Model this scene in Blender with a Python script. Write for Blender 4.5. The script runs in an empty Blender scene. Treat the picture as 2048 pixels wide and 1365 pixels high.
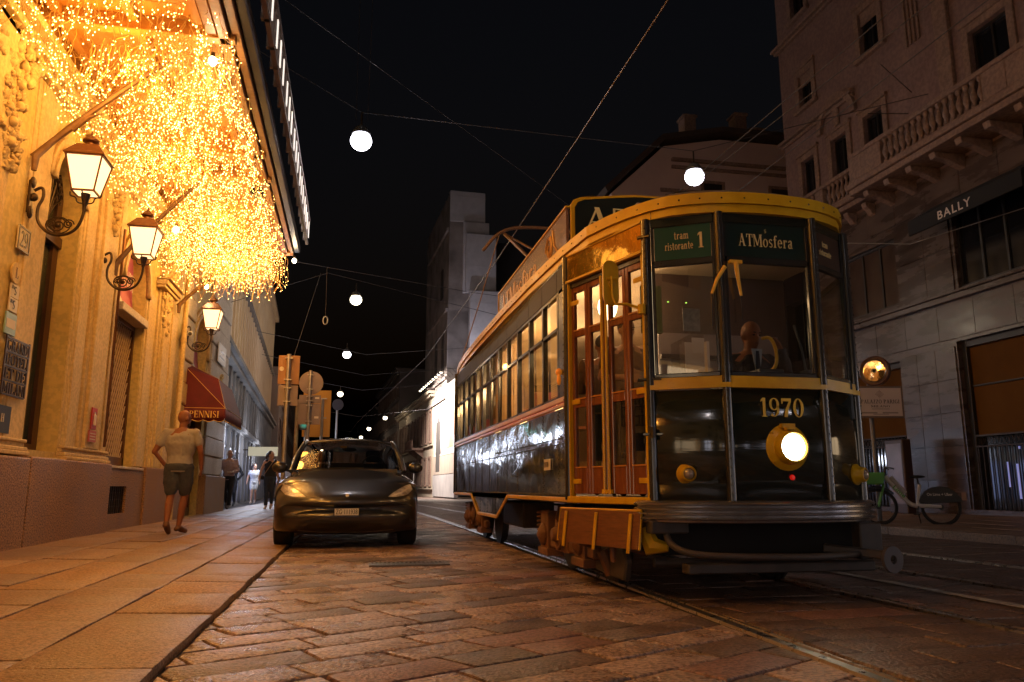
import bpy, bmesh, math, random
from mathutils import Vector, Matrix, noise
from math import sin, cos, pi, radians
R = random.Random(7)
S = bpy.context.scene
C = S.collection

# ---------------- camera ----------------
cd = bpy.data.cameras.new('camera'); cam = bpy.data.objects.new('camera', cd); C.objects.link(cam)
cam.location = (0, 0, 0.79); cam.rotation_euler = (radians(90 + 10.64), 0, radians(-11.54))
cd.sensor_width = 36; cd.lens = 1560 / 2048 * 36; cd.clip_start = .05; cd.clip_end = 2000
S.camera = cam
# ---------------- night sky ----------------
w = bpy.data.worlds.new('World'); S.world = w; w.use_nodes = True
nt = w.node_tree; bg = nt.nodes['Background']
sky = nt.nodes.new('ShaderNodeTexSky'); sky.sky_type = 'NISHITA'; sky.sun_disc = False
sky.sun_elevation = radians(-3.2); sky.sun_rotation = radians(200)
nt.links.new(sky.outputs[0], bg.inputs[0]); bg.inputs[1].default_value = .055
S.view_settings.view_transform = 'Standard'; S.view_settings.look = 'None'
S.view_settings.exposure = .3; S.view_settings.gamma = 1; S.view_settings.use_curve_mapping = False
S.cycles.max_bounces = 6; S.cycles.transparent_max_bounces = 16
S.cycles.sample_clamp_indirect = .7; S.cycles.sample_clamp_direct = 10; S.cycles.caustics_reflective = False; S.cycles.caustics_refractive = False
S.cycles.use_denoising = True

# ---------------- materials ----------------
MATS = {}
def mat(name, c, rough=.6, metal=0, c2=None, ns=8, bump=0, bs=40, emit=None, es=0, coat=0, spec=.5, det=6, stretch=None, speck=None, rv=0, sample=True, orand=0):
    if name in MATS: return MATS[name]
    m = bpy.data.materials.new(name); m.use_nodes = True; t = m.node_tree; b = t.nodes['Principled BSDF']
    b.inputs['Base Color'].default_value = (*c, 1); b.inputs['Roughness'].default_value = rough
    b.inputs['Metallic'].default_value = metal; b.inputs['Specular IOR Level'].default_value = spec
    if coat: b.inputs['Coat Weight'].default_value = coat; b.inputs['Coat Roughness'].default_value = .05
    if emit: b.inputs['Emission Color'].default_value = (*emit, 1); b.inputs['Emission Strength'].default_value = es
    N = t.nodes.new; L = t.links.new
    tc = N('ShaderNodeTexCoord'); co = tc.outputs['Object']
    if stretch:
        mp = N('ShaderNodeMapping'); mp.inputs['Scale'].default_value = stretch; L(co, mp.inputs[0]); co = mp.outputs[0]
    nz = N('ShaderNodeTexNoise'); nz.inputs['Scale'].default_value = ns; nz.inputs['Detail'].default_value = det; nz.inputs['Roughness'].default_value = .6
    L(co, nz.inputs['Vector'])
    if c2:
        mr = N('ShaderNodeValToRGB'); mr.color_ramp.elements[0].position = .33; mr.color_ramp.elements[1].position = .67
        mr.color_ramp.elements[0].color = (*c, 1); mr.color_ramp.elements[1].color = (*c2, 1)
        L(nz.outputs[0], mr.inputs[0]); out = mr.outputs[0]
        if speck:
            n3 = N('ShaderNodeTexNoise'); n3.inputs['Scale'].default_value = speck[0]; n3.inputs['Detail'].default_value = 2; L(co, n3.inputs['Vector'])
            r3 = N('ShaderNodeMapRange'); r3.inputs[1].default_value = .42; r3.inputs[2].default_value = .57; r3.inputs[3].default_value = 1 - speck[1]; r3.inputs[4].default_value = 1 + speck[1]
            L(n3.outputs[0], r3.inputs[0]); mx = N('ShaderNodeVectorMath'); mx.operation = 'SCALE'; L(out, mx.inputs[0]); L(r3.outputs[0], mx.inputs['Scale']); out = mx.outputs[0]
        if orand:
            oi = N('ShaderNodeObjectInfo'); r4 = N('ShaderNodeMapRange'); r4.inputs[3].default_value = 1 - orand; r4.inputs[4].default_value = 1 + orand * .7
            L(oi.outputs['Random'], r4.inputs[0]); m4 = N('ShaderNodeVectorMath'); m4.operation = 'SCALE'; L(out, m4.inputs[0]); L(r4.outputs[0], m4.inputs['Scale']); out = m4.outputs[0]
        L(out, b.inputs['Base Color'])
    if rv:
        r = N('ShaderNodeMapRange'); r.inputs[1].default_value = .3; r.inputs[2].default_value = .7
        r.inputs[3].default_value = max(.02, rough - rv); r.inputs[4].default_value = min(1, rough + rv); L(nz.outputs[0], r.inputs[0]); L(r.outputs[0], b.inputs['Roughness'])
    if bump:
        n2 = N('ShaderNodeTexNoise'); n2.inputs['Scale'].default_value = bs; n2.inputs['Detail'].default_value = 3; L(co, n2.inputs['Vector'])
        bp = N('ShaderNodeBump'); bp.inputs['Strength'].default_value = 1; bp.inputs['Distance'].default_value = bump
        L(n2.outputs[0], bp.inputs['Height']); L(bp.outputs[0], b.inputs['Normal'])
    if not sample: m.cycles.emission_sampling = 'NONE'
    MATS[name] = m; return m
def glass(name, tint=(1, 1, 1), fac=.12, rough=.02, k=.9):
    if name in MATS: return MATS[name]
    m = bpy.data.materials.new(name); m.use_nodes = True; t = m.node_tree; t.nodes.clear()
    N = t.nodes.new; L = t.links.new
    o = N('ShaderNodeOutputMaterial'); mx = N('ShaderNodeMixShader'); tr = N('ShaderNodeBsdfTransparent'); g = N('ShaderNodeBsdfGlossy')
    tr.inputs[0].default_value = (*tint, 1); g.inputs['Roughness'].default_value = rough
    fr = N('ShaderNodeFresnel'); ge = N('ShaderNodeNewGeometry'); im = N('ShaderNodeMapRange'); im.inputs[3].default_value = 1.5; im.inputs[4].default_value = 1 / 1.5
    L(ge.outputs['Backfacing'], im.inputs[0]); L(im.outputs[0], fr.inputs[0])
    ad = N('ShaderNodeMath'); ad.operation = 'MULTIPLY_ADD'; ad.inputs[1].default_value = k; ad.inputs[2].default_value = fac; ad.use_clamp = True
    L(fr.outputs[0], ad.inputs[0]); L(ad.outputs[0], mx.inputs[0]); L(tr.outputs[0], mx.inputs[1]); L(g.outputs[0], mx.inputs[2]); L(mx.outputs[0], o.inputs[0])
    MATS[name] = m; return m

M = {}
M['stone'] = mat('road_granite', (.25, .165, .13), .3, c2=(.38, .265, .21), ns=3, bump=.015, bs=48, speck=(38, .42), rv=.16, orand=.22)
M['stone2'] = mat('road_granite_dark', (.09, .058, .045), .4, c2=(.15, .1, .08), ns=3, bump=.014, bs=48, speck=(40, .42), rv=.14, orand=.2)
M['stone3'] = mat('road_porphyry', (.17, .085, .068), .45, c2=(.23, .13, .105), ns=4, bump=.012, bs=50, speck=(40, .35))
M['slab'] = mat('sidewalk_granite', (.2, .12, .075), .46, c2=(.3, .185, .12), ns=1.4, bump=.009, bs=62, speck=(44, .3), rv=.16, orand=.16)
M['slab2'] = mat('sidewalk_granite_yellowish', (.25, .145, .07), .52, c2=(.36, .215, .11), ns=1.5, bump=.009, bs=62, speck=(44, .3), rv=.16, orand=.16)
M['joint'] = mat('joint_sand', (.03, .023, .018), .95, c2=(.08, .06, .05), ns=20, bump=.01, bs=60)
M['rail'] = mat('rail_steel', (.72, .68, .64), .3, 1, c2=(.5, .44, .4), ns=12, rv=.1)
M['railgroove'] = mat('rail_groove', (.03, .025, .02), .8)
M['stucco'] = mat('cream_stucco', (.56, .4, .13), .75, c2=(.64, .48, .18), ns=1.6, bump=.003, bs=30, speck=(14, .1))
M['stucco2'] = mat('cream_stucco_moulding', (.6, .43, .19), .7, c2=(.68, .51, .25), ns=3, bump=.002, bs=40, speck=(20, .1))
M['plinth'] = mat('plinth_granite', (.24, .125, .052), .5, c2=(.34, .19, .088), ns=2.5, bump=.006, bs=45, speck=(50, .5), rv=.12, orand=.1)
M['lstone'] = mat('light_stone', (.5, .43, .37), .7, c2=(.6, .53, .46), ns=2, bump=.003, bs=30, speck=(30, .12))
M['iron'] = mat('wrought_iron', (.035, .025, .02), .42, .7, c2=(.06, .04, .03), ns=20)
M['bronze'] = mat('brown_metal', (.12, .055, .03), .4, .6, c2=(.17, .08, .04), ns=14)
M['bamboo'] = mat('strut_metal', (.14, .08, .045), .5, .4, c2=(.2, .12, .07), ns=12)
M['white'] = mat('white_paint', (.78, .76, .72), .5)
M['black'] = mat('black_paint', (.012, .012, .014), .35)
M['rubber'] = mat('rubber', (.02, .02, .02), .8)
M['dark'] = mat('dark_interior', (.02, .016, .014), .8)
M['awn'] = mat('red_canvas', (.085, .002, .006), .7, c2=(.12, .004, .009), ns=5, bump=.002, bs=90)
M['gold'] = mat('gold_lettering', (.75, .48, .12), .45)
M['pink'] = mat('pink_banner', (.42, .08, .14), .6, c2=(.55, .16, .22), ns=3)
M['creamp'] = mat('cream_print', (.7, .62, .5), .6)
M['winglass'] = glass('window_glass', (.5, .5, .5), .1)
M['darkglass'] = mat('dark_window_glass', (.01, .01, .012), .06, spec=.8)
M['plasterR'] = mat('palazzo_plaster', (.18, .11, .098), .85, c2=(.23, .145, .125), ns=1.2, bump=.003, bs=25, speck=(9, .12))
M['stoneR'] = mat('palazzo_stone', (.2, .125, .095), .8, c2=(.25, .16, .12), ns=2, bump=.004, bs=20, speck=(12, .15))
M['marble'] = mat('brown_marble', (.042, .027, .021), .28, c2=(.115, .078, .062), ns=1.6, stretch=(1, .5, 2.2), bump=.001, bs=30, det=10, rv=.1)
M['gold_panel'] = mat('ochre_panel', (.1, .042, .006), .75, c2=(.13, .056, .008), spec=.1, ns=1)

# ---------------- mesh builder ----------------
ROOTM = {}
class MB:
    def __init__(s): s.v = []; s.f = []; s.mi = []; s.cur = 0
    def m(s, i): s.cur = i; return s
    def add(s, vs, fs):
        n = len(s.v); s.v += [tuple(p) for p in vs]
        for f in fs: s.f.append(tuple(n + i for i in f)); s.mi.append(s.cur)
        return s
    def box(s, x0, x1, y0, y1, z0, z1):
        return s.add([(x0, y0, z0), (x1, y0, z0), (x1, y1, z0), (x0, y1, z0), (x0, y0, z1), (x1, y0, z1), (x1, y1, z1), (x0, y1, z1)],
                     [(0, 3, 2, 1), (4, 5, 6, 7), (0, 1, 5, 4), (1, 2, 6, 5), (2, 3, 7, 6), (3, 0, 4, 7)])
    def obox(s, c, u, v, wd, a, b, d):     # oriented box: centre, axes, half sizes
        c, u, v, wd = map(Vector, (c, u, v, wd)); P = []
        for k in (-1, 1):
            for i, j in ((-1, -1), (1, -1), (1, 1), (-1, 1)): P.append(c + u * a * i + v * b * j + wd * d * k)
        return s.add(P, [(0, 3, 2, 1), (4, 5, 6, 7), (0, 1, 5, 4), (1, 2, 6, 5), (2, 3, 7, 6), (3, 0, 4, 7)])
    def bar(s, p, q, wd, h, up=(0, 0, 1)):
        p, q = Vector(p), Vector(q); d = (q - p); L = d.length; d.normalize(); u = Vector(up); r = d.cross(u)
        if r.length < 1e-4: r = Vector((1, 0, 0))
        r.normalize(); u = r.cross(d)
        return s.obox((p + q) / 2, r, d, u, wd / 2, L / 2, h / 2)
    def tube(s, pts, r, n=8, cap=True, flat=1):
        pts = [Vector(p) for p in pts]; K = len(pts); rs = r if isinstance(r, (list, tuple)) else [r] * K
        V = []; prev = None
        for i, p in enumerate(pts):
            d = (pts[min(i + 1, K - 1)] - pts[max(i - 1, 0)])
            if d.length < 1e-9: d = Vector((0, 0, 1))
            d.normalize()
            a = prev if prev else (Vector((0, 0, 1)) if abs(d.z) < .9 else Vector((1, 0, 0)))
            u = (a - d * a.dot(d))
            if u.length < 1e-5: u = d.orthogonal()
            u.normalize(); prev = u; w_ = d.cross(u)
            for k in range(n):
                t = 2 * pi * k / n; V.append(p + (u * cos(t) + w_ * sin(t) * flat) * rs[i])
        F = [(i * n + k, i * n + (k + 1) % n, (i + 1) * n + (k + 1) % n, (i + 1) * n + k) for i in range(K - 1) for k in range(n)]
        if cap: F += [tuple(range(n))[::-1], tuple((K - 1) * n + k for k in range(n))]
        return s.add(V, F)
    def lathe(s, prof, c=(0, 0, 0), ax=(0, 0, 1), n=16, sq=False, off=0):   # prof: list (r, h)
        c, ax = Vector(c), Vector(ax).normalized(); u = ax.orthogonal().normalized()
        if abs(ax.z) > .99: u = Vector((1, 0, 0))
        w_ = ax.cross(u); V = []
        for r, h in prof:
            for k in range(n):
                t = 2 * pi * (k + off) / n; V.append(c + ax * h + (u * cos(t) + w_ * sin(t)) * r)
        K = len(prof)
        F = [(i * n + k, i * n + (k + 1) % n, (i + 1) * n + (k + 1) % n, (i + 1) * n + k) for i in range(K - 1) for k in range(n)]
        F += [tuple(range(n))[::-1], tuple((K - 1) * n + k for k in range(n))]
        return s.add(V, F)
    def ell(s, c, r, n=12, m=8, rot=None):
        c = Vector(c); V = []
        for i in range(m + 1):
            a = pi * i / m
            for k in range(n):
                t = 2 * pi * k / n; p = Vector((r[0] * sin(a) * cos(t), r[1] * sin(a) * sin(t), r[2] * cos(a)))
                V.append(c + (rot @ p if rot else p))
        return s.add(V, [(i * n + k, (i + 1) * n + k, (i + 1) * n + (k + 1) % n, i * n + (k + 1) % n) for i in range(m) for k in range(n)])
    def prism(s, poly, o, u, v, d):         # polygon (a,b) in plane o+u*a+v*b extruded by vector d
        o, u, v, d = map(Vector, (o, u, v, d)); n = len(poly)
        A = [o + u * a + v * b for a, b in poly]; B = [p + d for p in A]
        ar = sum(poly[i][0] * poly[(i + 1) % n][1] - poly[(i + 1) % n][0] * poly[i][1] for i in range(n))
        return s.add(A + B, [tuple(range(n))[::-1], tuple(range(n, 2 * n))] + [(i, (i + 1) % n, n + (i + 1) % n, n + i) for i in range(n)])
    def sheet(s, rows):                     # rows of points
        n = len(rows[0]); V = [p for r in rows for p in r]
        return s.add(V, [(i * n + k, i * n + k + 1, (i + 1) * n + k + 1, (i + 1) * n + k) for i in range(len(rows) - 1) for k in range(n - 1)])
    def build(s, name, mats, parent=None, smooth=False, bevel=0, seg=1, label=None, kind=None, solid=0, subsurf=0, fixn=True):
        me = bpy.data.meshes.new(name); me.from_pydata(s.v, [], s.f)
        mats = mats if isinstance(mats, (list, tuple)) else [mats]
        for m_ in mats: me.materials.append(m_)
        if len(mats) > 1: me.polygons.foreach_set('material_index', s.mi)
        if fixn and len(s.f) < 60000:
            bm = bmesh.new(); bm.from_mesh(me); bmesh.ops.recalc_face_normals(bm, faces=bm.faces); bm.to_mesh(me); bm.free()
        if smooth:
            me.polygons.foreach_set('use_smooth', [True] * len(me.polygons))
            if smooth != 'all': me.set_sharp_from_angle(angle=radians(40))
        me.update(); o = bpy.data.objects.new(name, me); C.objects.link(o)
        if parent:
            o.parent = parent
            if parent.name in ROOTM: o.matrix_parent_inverse = ROOTM[parent.name].inverted()
        if solid:
            md = o.modifiers.new('s', 'SOLIDIFY'); md.thickness = solid; md.offset = 0
        if bevel:
            md = o.modifiers.new('b', 'BEVEL'); md.width = bevel; md.segments = seg; md.limit_method = 'ANGLE'; md.angle_limit = radians(40)
        if subsurf:
            md = o.modifiers.new('ss', 'SUBSURF'); md.levels = subsurf; md.render_levels = subsurf
        if label: o['label'] = label
        if kind: o['kind'] = kind
        return o
def thing(name, label, cat, loc=(0, 0, 0), rotz=0, group=None, world=True, kind=None):
    o = bpy.data.objects.new(name, None); C.objects.link(o); o.empty_display_size = .2
    o.location = loc; o.rotation_euler = (0, 0, rotz)
    if label: o['label'] = label
    if cat: o['category'] = cat
    if group: o['group'] = group
    if kind: o['kind'] = kind
    if world: ROOTM[o.name] = Matrix.Translation(Vector(loc)) @ Matrix.Rotation(rotz, 4, 'Z')
    return o
def tag(o, label, cat, group=None, kind=None):
    if label: o['label'] = label
    if cat: o['category'] = cat
    if group: o['group'] = group
    if kind: o['kind'] = kind
    return o
KIDS = {}
def copy_tree(o, parent=None):
    c = o.copy(); C.objects.link(c)
    if parent: c.parent = parent
    for ch in [k for k in C.objects if k.parent == o]: copy_tree(ch, c)
    return c
def light(name, loc, e, col, r=.1, kind='POINT', parent=None, rot=None, spot=None, blend=.5, size=None):
    l = bpy.data.lights.new(name, kind); l.energy = e; l.color = col
    if kind in ('POINT', 'SPOT'): l.shadow_soft_size = r
    if kind == 'SPOT': l.spot_size = spot; l.spot_blend = blend
    if kind == 'AREA': l.shape = 'RECTANGLE'; l.size = size[0]; l.size_y = size[1]
    o = bpy.data.objects.new(name, l); C.objects.link(o); o.location = loc
    if rot: o.rotation_euler = rot
    if parent:
        o.parent = parent
        if parent.name in ROOTM: o.matrix_parent_inverse = ROOTM[parent.name].inverted()
    return o
def smoothline(pts, it=2, closed=False):
    pts = [Vector(p) for p in pts]
    for _ in range(it):
        q = [] if closed else [pts[0]]
        n = len(pts)
        for i in range(n if closed else n - 1):
            a, b = pts[i], pts[(i + 1) % n]; q += [a * .75 + b * .25, a * .25 + b * .75]
        if not closed: q.append(pts[-1])
        pts = q
    return pts
# ---------------- lettering ----------------
def ell2(cx, cy, rx, ry, w_, t_, a0=0, a1=360, n=20):
    P = []; Q = []
    k = max(4, int(n * (a1 - a0) / 360)); out = []
    for i in range(k + 1):
        a = radians(a0 + (a1 - a0) * i / k)
        P.append((cx + rx * cos(a), cy + ry * sin(a))); Q.append((cx + (rx - w_) * cos(a), cy + (ry - t_) * sin(a)))
    for i in range(k): out.append([P[i], P[i + 1], Q[i + 1], Q[i]])
    return out
def stm(x, y0, y1, w_=.15, b=1, t=1, s=.07):
    o = [[(x, y0), (x + w_, y0), (x + w_, y1), (x, y1)]]
    if b: o.append([(x - s, y0), (x + w_ + s, y0), (x + w_ + s, y0 + .05), (x - s, y0 + .05)])
    if t: o.append([(x - s, y1 - .05), (x + w_ + s, y1 - .05), (x + w_ + s, y1), (x - s, y1)])
    return o
def hb(x0, x1, y, t=.055): return [[(x0, y), (x1, y), (x1, y + t), (x0, y + t)]]
def dg(x0, y0, x1, y1, w_): return [[(x0, y0), (x0 + w_, y0), (x1 + w_, y1), (x1, y1)]]
def ball(x, y, r=.075): return [[(x + r * cos(a * pi / 4), y + r * sin(a * pi / 4)) for a in range(8)]]
def sr(x, w_=.2, y=0): return hb(x, x + w_, y, .045)
GL = {
 'A': (.8, dg(.06, 0, .36, 1, .06) + dg(.54, 0, .3, 1, .15) + hb(.16, .6, .3) + sr(-.02) + sr(.5, .28)),
 'T': (.72, stm(.29, 0, 1, t=0) + hb(.02, .71, .945) + [[(.02, .72), (.07, .72), (.1, 1), (.02, 1)], [(.66, .72), (.71, .72), (.71, 1), (.63, 1)]]),
 'M': (1.0, stm(.06, 0, 1, .06) + stm(.76, 0, 1) + dg(.38, .1, .06, 1, .14) + dg(.42, .1, .76, 1, .06)),
 'P': (.68, stm(.08, 0, 1) + ell2(.3, .75, .32, .25, .14, .05, -90, 90) + hb(.15, .3, .95) + hb(.15, .3, .5)),
 'E': (.68, stm(.08, 0, 1) + hb(.1, .6, 0) + hb(.1, .6, .945) + hb(.2, .48, .48) + [[(.55, .0), (.6, 0), (.63, .26), (.58, .2)], [(.55, 1), (.6, 1), (.6, .75), (.56, .8)], [(.45, .38), (.49, .36), (.49, .64), (.45, .62)]]),
 'N': (.8, stm(.07, 0, 1, .055) + stm(.66, 0, 1, .055, b=0) + dg(.6, 0, .07, 1, .15)),
 'I': (.35, stm(.1, 0, 1)), 'J': (.5, stm(.25, .2, 1, b=0) + ell2(.2, .2, .2, .2, .12, .05, 180, 360)),
 'S': (.58, ell2(.29, .74, .24, .26, .1, .05, 20, 220) + ell2(.29, .27, .24, .27, .1, .05, -150, 60) + dg(.36, .36, .1, .62, .16)),
 'L': (.62, stm(.08, 0, 1) + hb(.1, .56, 0) + [[(.5, 0), (.57, 0), (.6, .28), (.55, .22)]]),
 'Z': (.62, hb(.04, .56, 0) + hb(.06, .56, .945) + dg(.04, 0, .4, 1, .15)),
 'O': (.84, ell2(.42, .5, .38, .51, .15, .05)), '0': (.66, ell2(.33, .5, .3, .51, .15, .05)),
 'R': (.74, stm(.08, 0, 1) + ell2(.3, .75, .3, .25, .14, .05, -90, 90) + hb(.15, .3, .95) + hb(.15, .3, .5) + dg(.56, 0, .3, .5, .15) + sr(.56, .18)),
 'G': (.82, ell2(.42, .5, .38, .51, .15, .05, 40, 320) + stm(.58, .08, .45, b=0)),
 'D': (.8, stm(.08, 0, 1) + ell2(.28, .5, .46, .5, .15, .05, -90, 90) + hb(.15, .3, .95) + hb(.15, .3, 0)),
 'H': (.84, stm(.08, 0, 1) + stm(.6, 0, 1) + hb(.15, .65, .48)),
 '1': (.42, stm(.15, 0, 1, .15, t=0) + [[(.02, .78), (.15, .86), (.15, 1), (.05, .9)]]),
 '9': (.64, ell2(.31, .68, .28, .33, .13, .05) + ell2(.25, .4, .34, .4, .13, .05, -90, 30) + ball(.18, .1)),
 '7': (.6, hb(.04, .58, .84, .16) + [[(.04, .84), (.04, .7), (.09, .7), (.12, .84)]] + [[(.16, 0), (.34, 0), (.4, .35), (.58, .84), (.46, .84), (.22, .35)]]),
 '2': (.6, ell2(.3, .74, .26, .27, .13, .05, -30, 170) + dg(.04, .08, .42, .6, .13) + hb(.04, .56, 0, .12)),
 '8': (.64, ell2(.32, .76, .24, .25, .11, .05) + ell2(.32, .28, .28, .29, .13, .05)),
 'o': (.6, ell2(.3, .33, .27, .35, .12, .05)),
 's': (.46, ell2(.23, .49, .18, .19, .08, .05, 20, 220) + ell2(.23, .18, .19, .19, .09, .05, -150, 60) + dg(.28, .24, .08, .4, .14)),
 'f': (.42, stm(.12, 0, .8, .13, t=0) + ell2(.32, .8, .2, .2, .12, .05, 60, 180) + ball(.38, .93, .06) + hb(.02, .38, .62)),
 'e': (.56, ell2(.28, .33, .25, .35, .12, .05, 0, 320) + hb(.1, .5, .33)),
 'r': (.48, stm(.08, 0, .66, .13, t=0) + ell2(.34, .46, .16, .2, .08, .05, 50, 180) + ball(.42, .58, .07)),
 'a': (.56, stm(.34, 0, .48, .13, b=0, t=0) + ell2(.28, .46, .2, .21, .1, .05, 0, 170) + ell2(.24, .18, .2, .2, .12, .05) + hb(.34, .54, 0)),
 't': (.42, stm(.12, .08, .9, .13, t=0, b=0) + hb(.02, .38, .62) + ell2(.28, .12, .16, .14, .1, .05, 180, 330)),
 'm': (.98, stm(.08, 0, .66, .12, t=0) + stm(.4, 0, .5, .12, t=0) + stm(.72, 0, .5, .12, t=0) + ell2(.36, .48, .16, .2, .1, .05, 0, 180) + ell2(.68, .48, .16, .2, .1, .05, 0, 180)),
 'n': (.68, stm(.08, 0, .66, .12, t=0) + stm(.42, 0, .5, .12, t=0) + ell2(.37, .48, .17, .2, .1, .05, 0, 180)),
 'i': (.32, stm(.09, 0, .66, .13, t=0) + ball(.15, .86)), 'é': (.5, []), ' ': (.35, []), '.': (.2, ball(.1, .06, .06))}
def serif_w(t, sp=.06): return sum(GL[c][0] + sp for c in t) - sp
def serif(mb, t, o, u, v, h, width=None, d=.004, sp=.06, n=None):
    o, u, v = Vector(o), Vector(u).normalized(), Vector(v).normalized(); nn = u.cross(v)
    W = serif_w(t, sp); kx = (width / W) if width else h; x = 0; i = 0
    for c in t:
        for poly in GL[c][1]:
            mb.prism([((x + a) * kx, b * h) for a, b in poly], o + nn * (.0002 * (i % 7)), u, v, nn * d); i += 1
        x += GL[c][0] + sp
    return mb
def sans(name, t, o, u, v, h, m, parent, width=None, ext=.002, sp=1, bold=0):
    c = bpy.data.curves.new(name, 'FONT'); c.body = t; c.size = 1; c.extrude = 0; c.space_character = sp; c.offset = bold; c.resolution_u = 3
    ob = bpy.data.objects.new(name, c); C.objects.link(ob); bpy.context.view_layer.update()
    me = bpy.data.meshes.new_from_object(ob.evaluated_get(bpy.context.evaluated_depsgraph_get())); C.objects.unlink(ob); bpy.data.objects.remove(ob)
    xs = [q.co.x for q in me.vertices]; ys = [q.co.y for q in me.vertices]
    if not xs: return None
    x0, x1 = min(xs), max(xs); H = .72; u, v = Vector(u).normalized(), Vector(v).normalized(); nn = u.cross(v); kx = (width / (x1 - x0)) if width else h / H
    P = [Vector(o) + u * (q.co.x - x0) * kx + v * q.co.y * h / H + nn * ext for q in me.vertices]
    mb = MB(); mb.add(P, [tuple(f.vertices) for f in me.polygons]); bpy.data.meshes.remove(me)
    return mb.build(name, m, parent)
# ---------------- ground ----------------
tag(MB().box(-200, 200, -60, 400, -.5, -.06).build('ground', M['joint']), 'dark ground far under and beyond the street', None, kind='structure')
road = thing('road', 'stone paved roadway with tram tracks', None, (3, 10, 0), kind='structure')
MB().box(-.9, 9.2, -4, 200, -.2, -.02).build('bed', M['joint'], road)
def clip(P, a, b, c):       # keep a*x+b*y<=c
    out = []
    for i in range(len(P)):
        p, q = P[i], P[(i + 1) % len(P)]; dp, dq = a * p[0] + b * p[1] - c, a * q[0] + b * q[1] - c
        if dp <= 0: out.append(p)
        if (dp < 0 < dq) or (dq < 0 < dp):
            t = dp / (dp - dq); out.append((p[0] + (q[0] - p[0]) * t, p[1] + (q[1] - p[1]) * t))
    return out
def area(P): return abs(sum(P[i][0] * P[(i + 1) % len(P)][1] - P[(i + 1) % len(P)][0] * P[i][1] for i in range(len(P)))) / 2
def stone_mb(mb, P, z, fine=True, inset=.01, zf=None, h=.07, wob=.005, rim=.017):
    n = len(P); cx = sum(p[0] for p in P) / n; cy = sum(p[1] for p in P) / n
    ccw = sum(P[i][0] * P[(i + 1) % n][1] - P[(i + 1) % n][0] * P[i][1] for i in range(n)) > 0
    if not ccw: P = P[::-1]
    Q = list(P)
    for i in range(n):
        p, q = P[i], P[(i + 1) % n]; dx, dy = q[0] - p[0], q[1] - p[1]; L = math.hypot(dx, dy)
        if L < 1e-4: continue
        nx, ny = dy / L, -dx / L; Q = clip(Q, nx, ny, nx * p[0] + ny * p[1] - inset * R.uniform(.5, 1.5))
    if len(Q) < 3 or area(Q) < .004: return False
    if fine:
        E_ = []
        for i in range(len(Q)):
            p, q = Q[i], Q[(i + 1) % len(Q)]; L = math.hypot(q[0] - p[0], q[1] - p[1]); k = max(1, min(8, int(L / .075)))
            for j in range(k):
                t = j / k; jt = wob if j else wob * .6
                E_.append((p[0] + (q[0] - p[0]) * t + R.uniform(-jt, jt), p[1] + (q[1] - p[1]) * t + R.uniform(-jt, jt)))
        Q = E_
    n = len(Q); cx = sum(p[0] for p in Q) / n; cy = sum(p[1] for p in Q) / n
    tx, ty = R.uniform(-.007, .007), R.uniform(-.007, .007); zz = z + R.uniform(-.003, .003)
    Z = lambda p: zz + (zf(p[0]) if zf else 0) + tx * (p[0] - cx) + ty * (p[1] - cy)
    def tow(p, d):
        L = math.hypot(cx - p[0], cy - p[1]) + 1e-6; return (p[0] + (cx - p[0]) * d / L, p[1] + (cy - p[1]) * d / L)
    r2 = [tow(p, rim) for p in Q]; r1 = [tow(p, rim * .3) for p in Q]
    V = [(p[0], p[1], Z(p)) for p in r2] + [(p[0], p[1], Z(p) - rim * .2) for p in r1] + [(p[0], p[1], Z(p) - rim * .8) for p in Q] + [(p[0], p[1], Z(p) - h) for p in Q]
    F = [tuple(range(n))]
    for k in range(3): F += [(k * n + i, (k + 1) * n + i, (k + 1) * n + (i + 1) % n, k * n + (i + 1) % n) for i in range(n)]
    mb.add(V, F); return True
LR = [(-2, 2.12), (3, 2.19), (4.3, 2.22), (7, 2.26), (12, 2.30), (25, 2.2), (60, .55), (90, -.9)]
def railx(y, off=0):
    for i in range(len(LR) - 1):
        if y <= LR[i + 1][0] or i == len(LR) - 2:
            a, b = LR[i], LR[i + 1]; return a[1] + (b[1] - a[1]) * (y - a[0]) / (b[0] - a[0]) + off
RAILS = [0, 1.48, 2.95, 4.34]
stones = []      # (distance, polygon)
def rows(ang, pitch, phase, l0, l1, bounds, region, pull=0):
    e1 = (cos(ang), sin(ang)); e2 = (-sin(ang), cos(ang)); x0, x1, y0, y1 = bounds
    cs = [(x, y) for x in (x0, x1) for y in (y0, y1)]
    a0, a1 = min(e1[0] * x + e1[1] * y for x, y in cs), max(e1[0] * x + e1[1] * y for x, y in cs)
    b0, b1 = min(e2[0] * x + e2[1] * y for x, y in cs), max(e2[0] * x + e2[1] * y for x, y in cs)
    b = b0 - ((b0 - phase) % pitch)
    while b < b1:
        a = a0 - R.random() * l1
        sk = 0
        while a < a1:
            L = R.uniform(l0, l1); s2 = R.uniform(-.035, .035)
            P = [(a, b), (a + L, b), (a + L + s2, b + pitch), (a + sk, b + pitch)]; sk = s2
            P = [(e1[0] * p + e2[0] * q, e1[1] * p + e2[1] * q) for p, q in P]
            for hp in region: 
                P = clip(P, *hp)
                if not P: break
            if P and area(P) > .008:
                cx = sum(p[0] for p in P) / len(P); cy = sum(p[1] for p in P) / len(P); stones.append((math.hypot(cx, cy), P, cx, cy))
            a += L
        b += pitch
def between(xa, xb):    # half-planes for a strip, plus y limits handled by bounds
    return [(-1, 0, -xa), (1, 0, xb)]
rows(radians(27), .285, 3.857, .38, .72, (-.78, 2.2, 1.6, 14), between(-.785, 2.17) + [(0, 1, 14), (0, -1, -1.6)])
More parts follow.
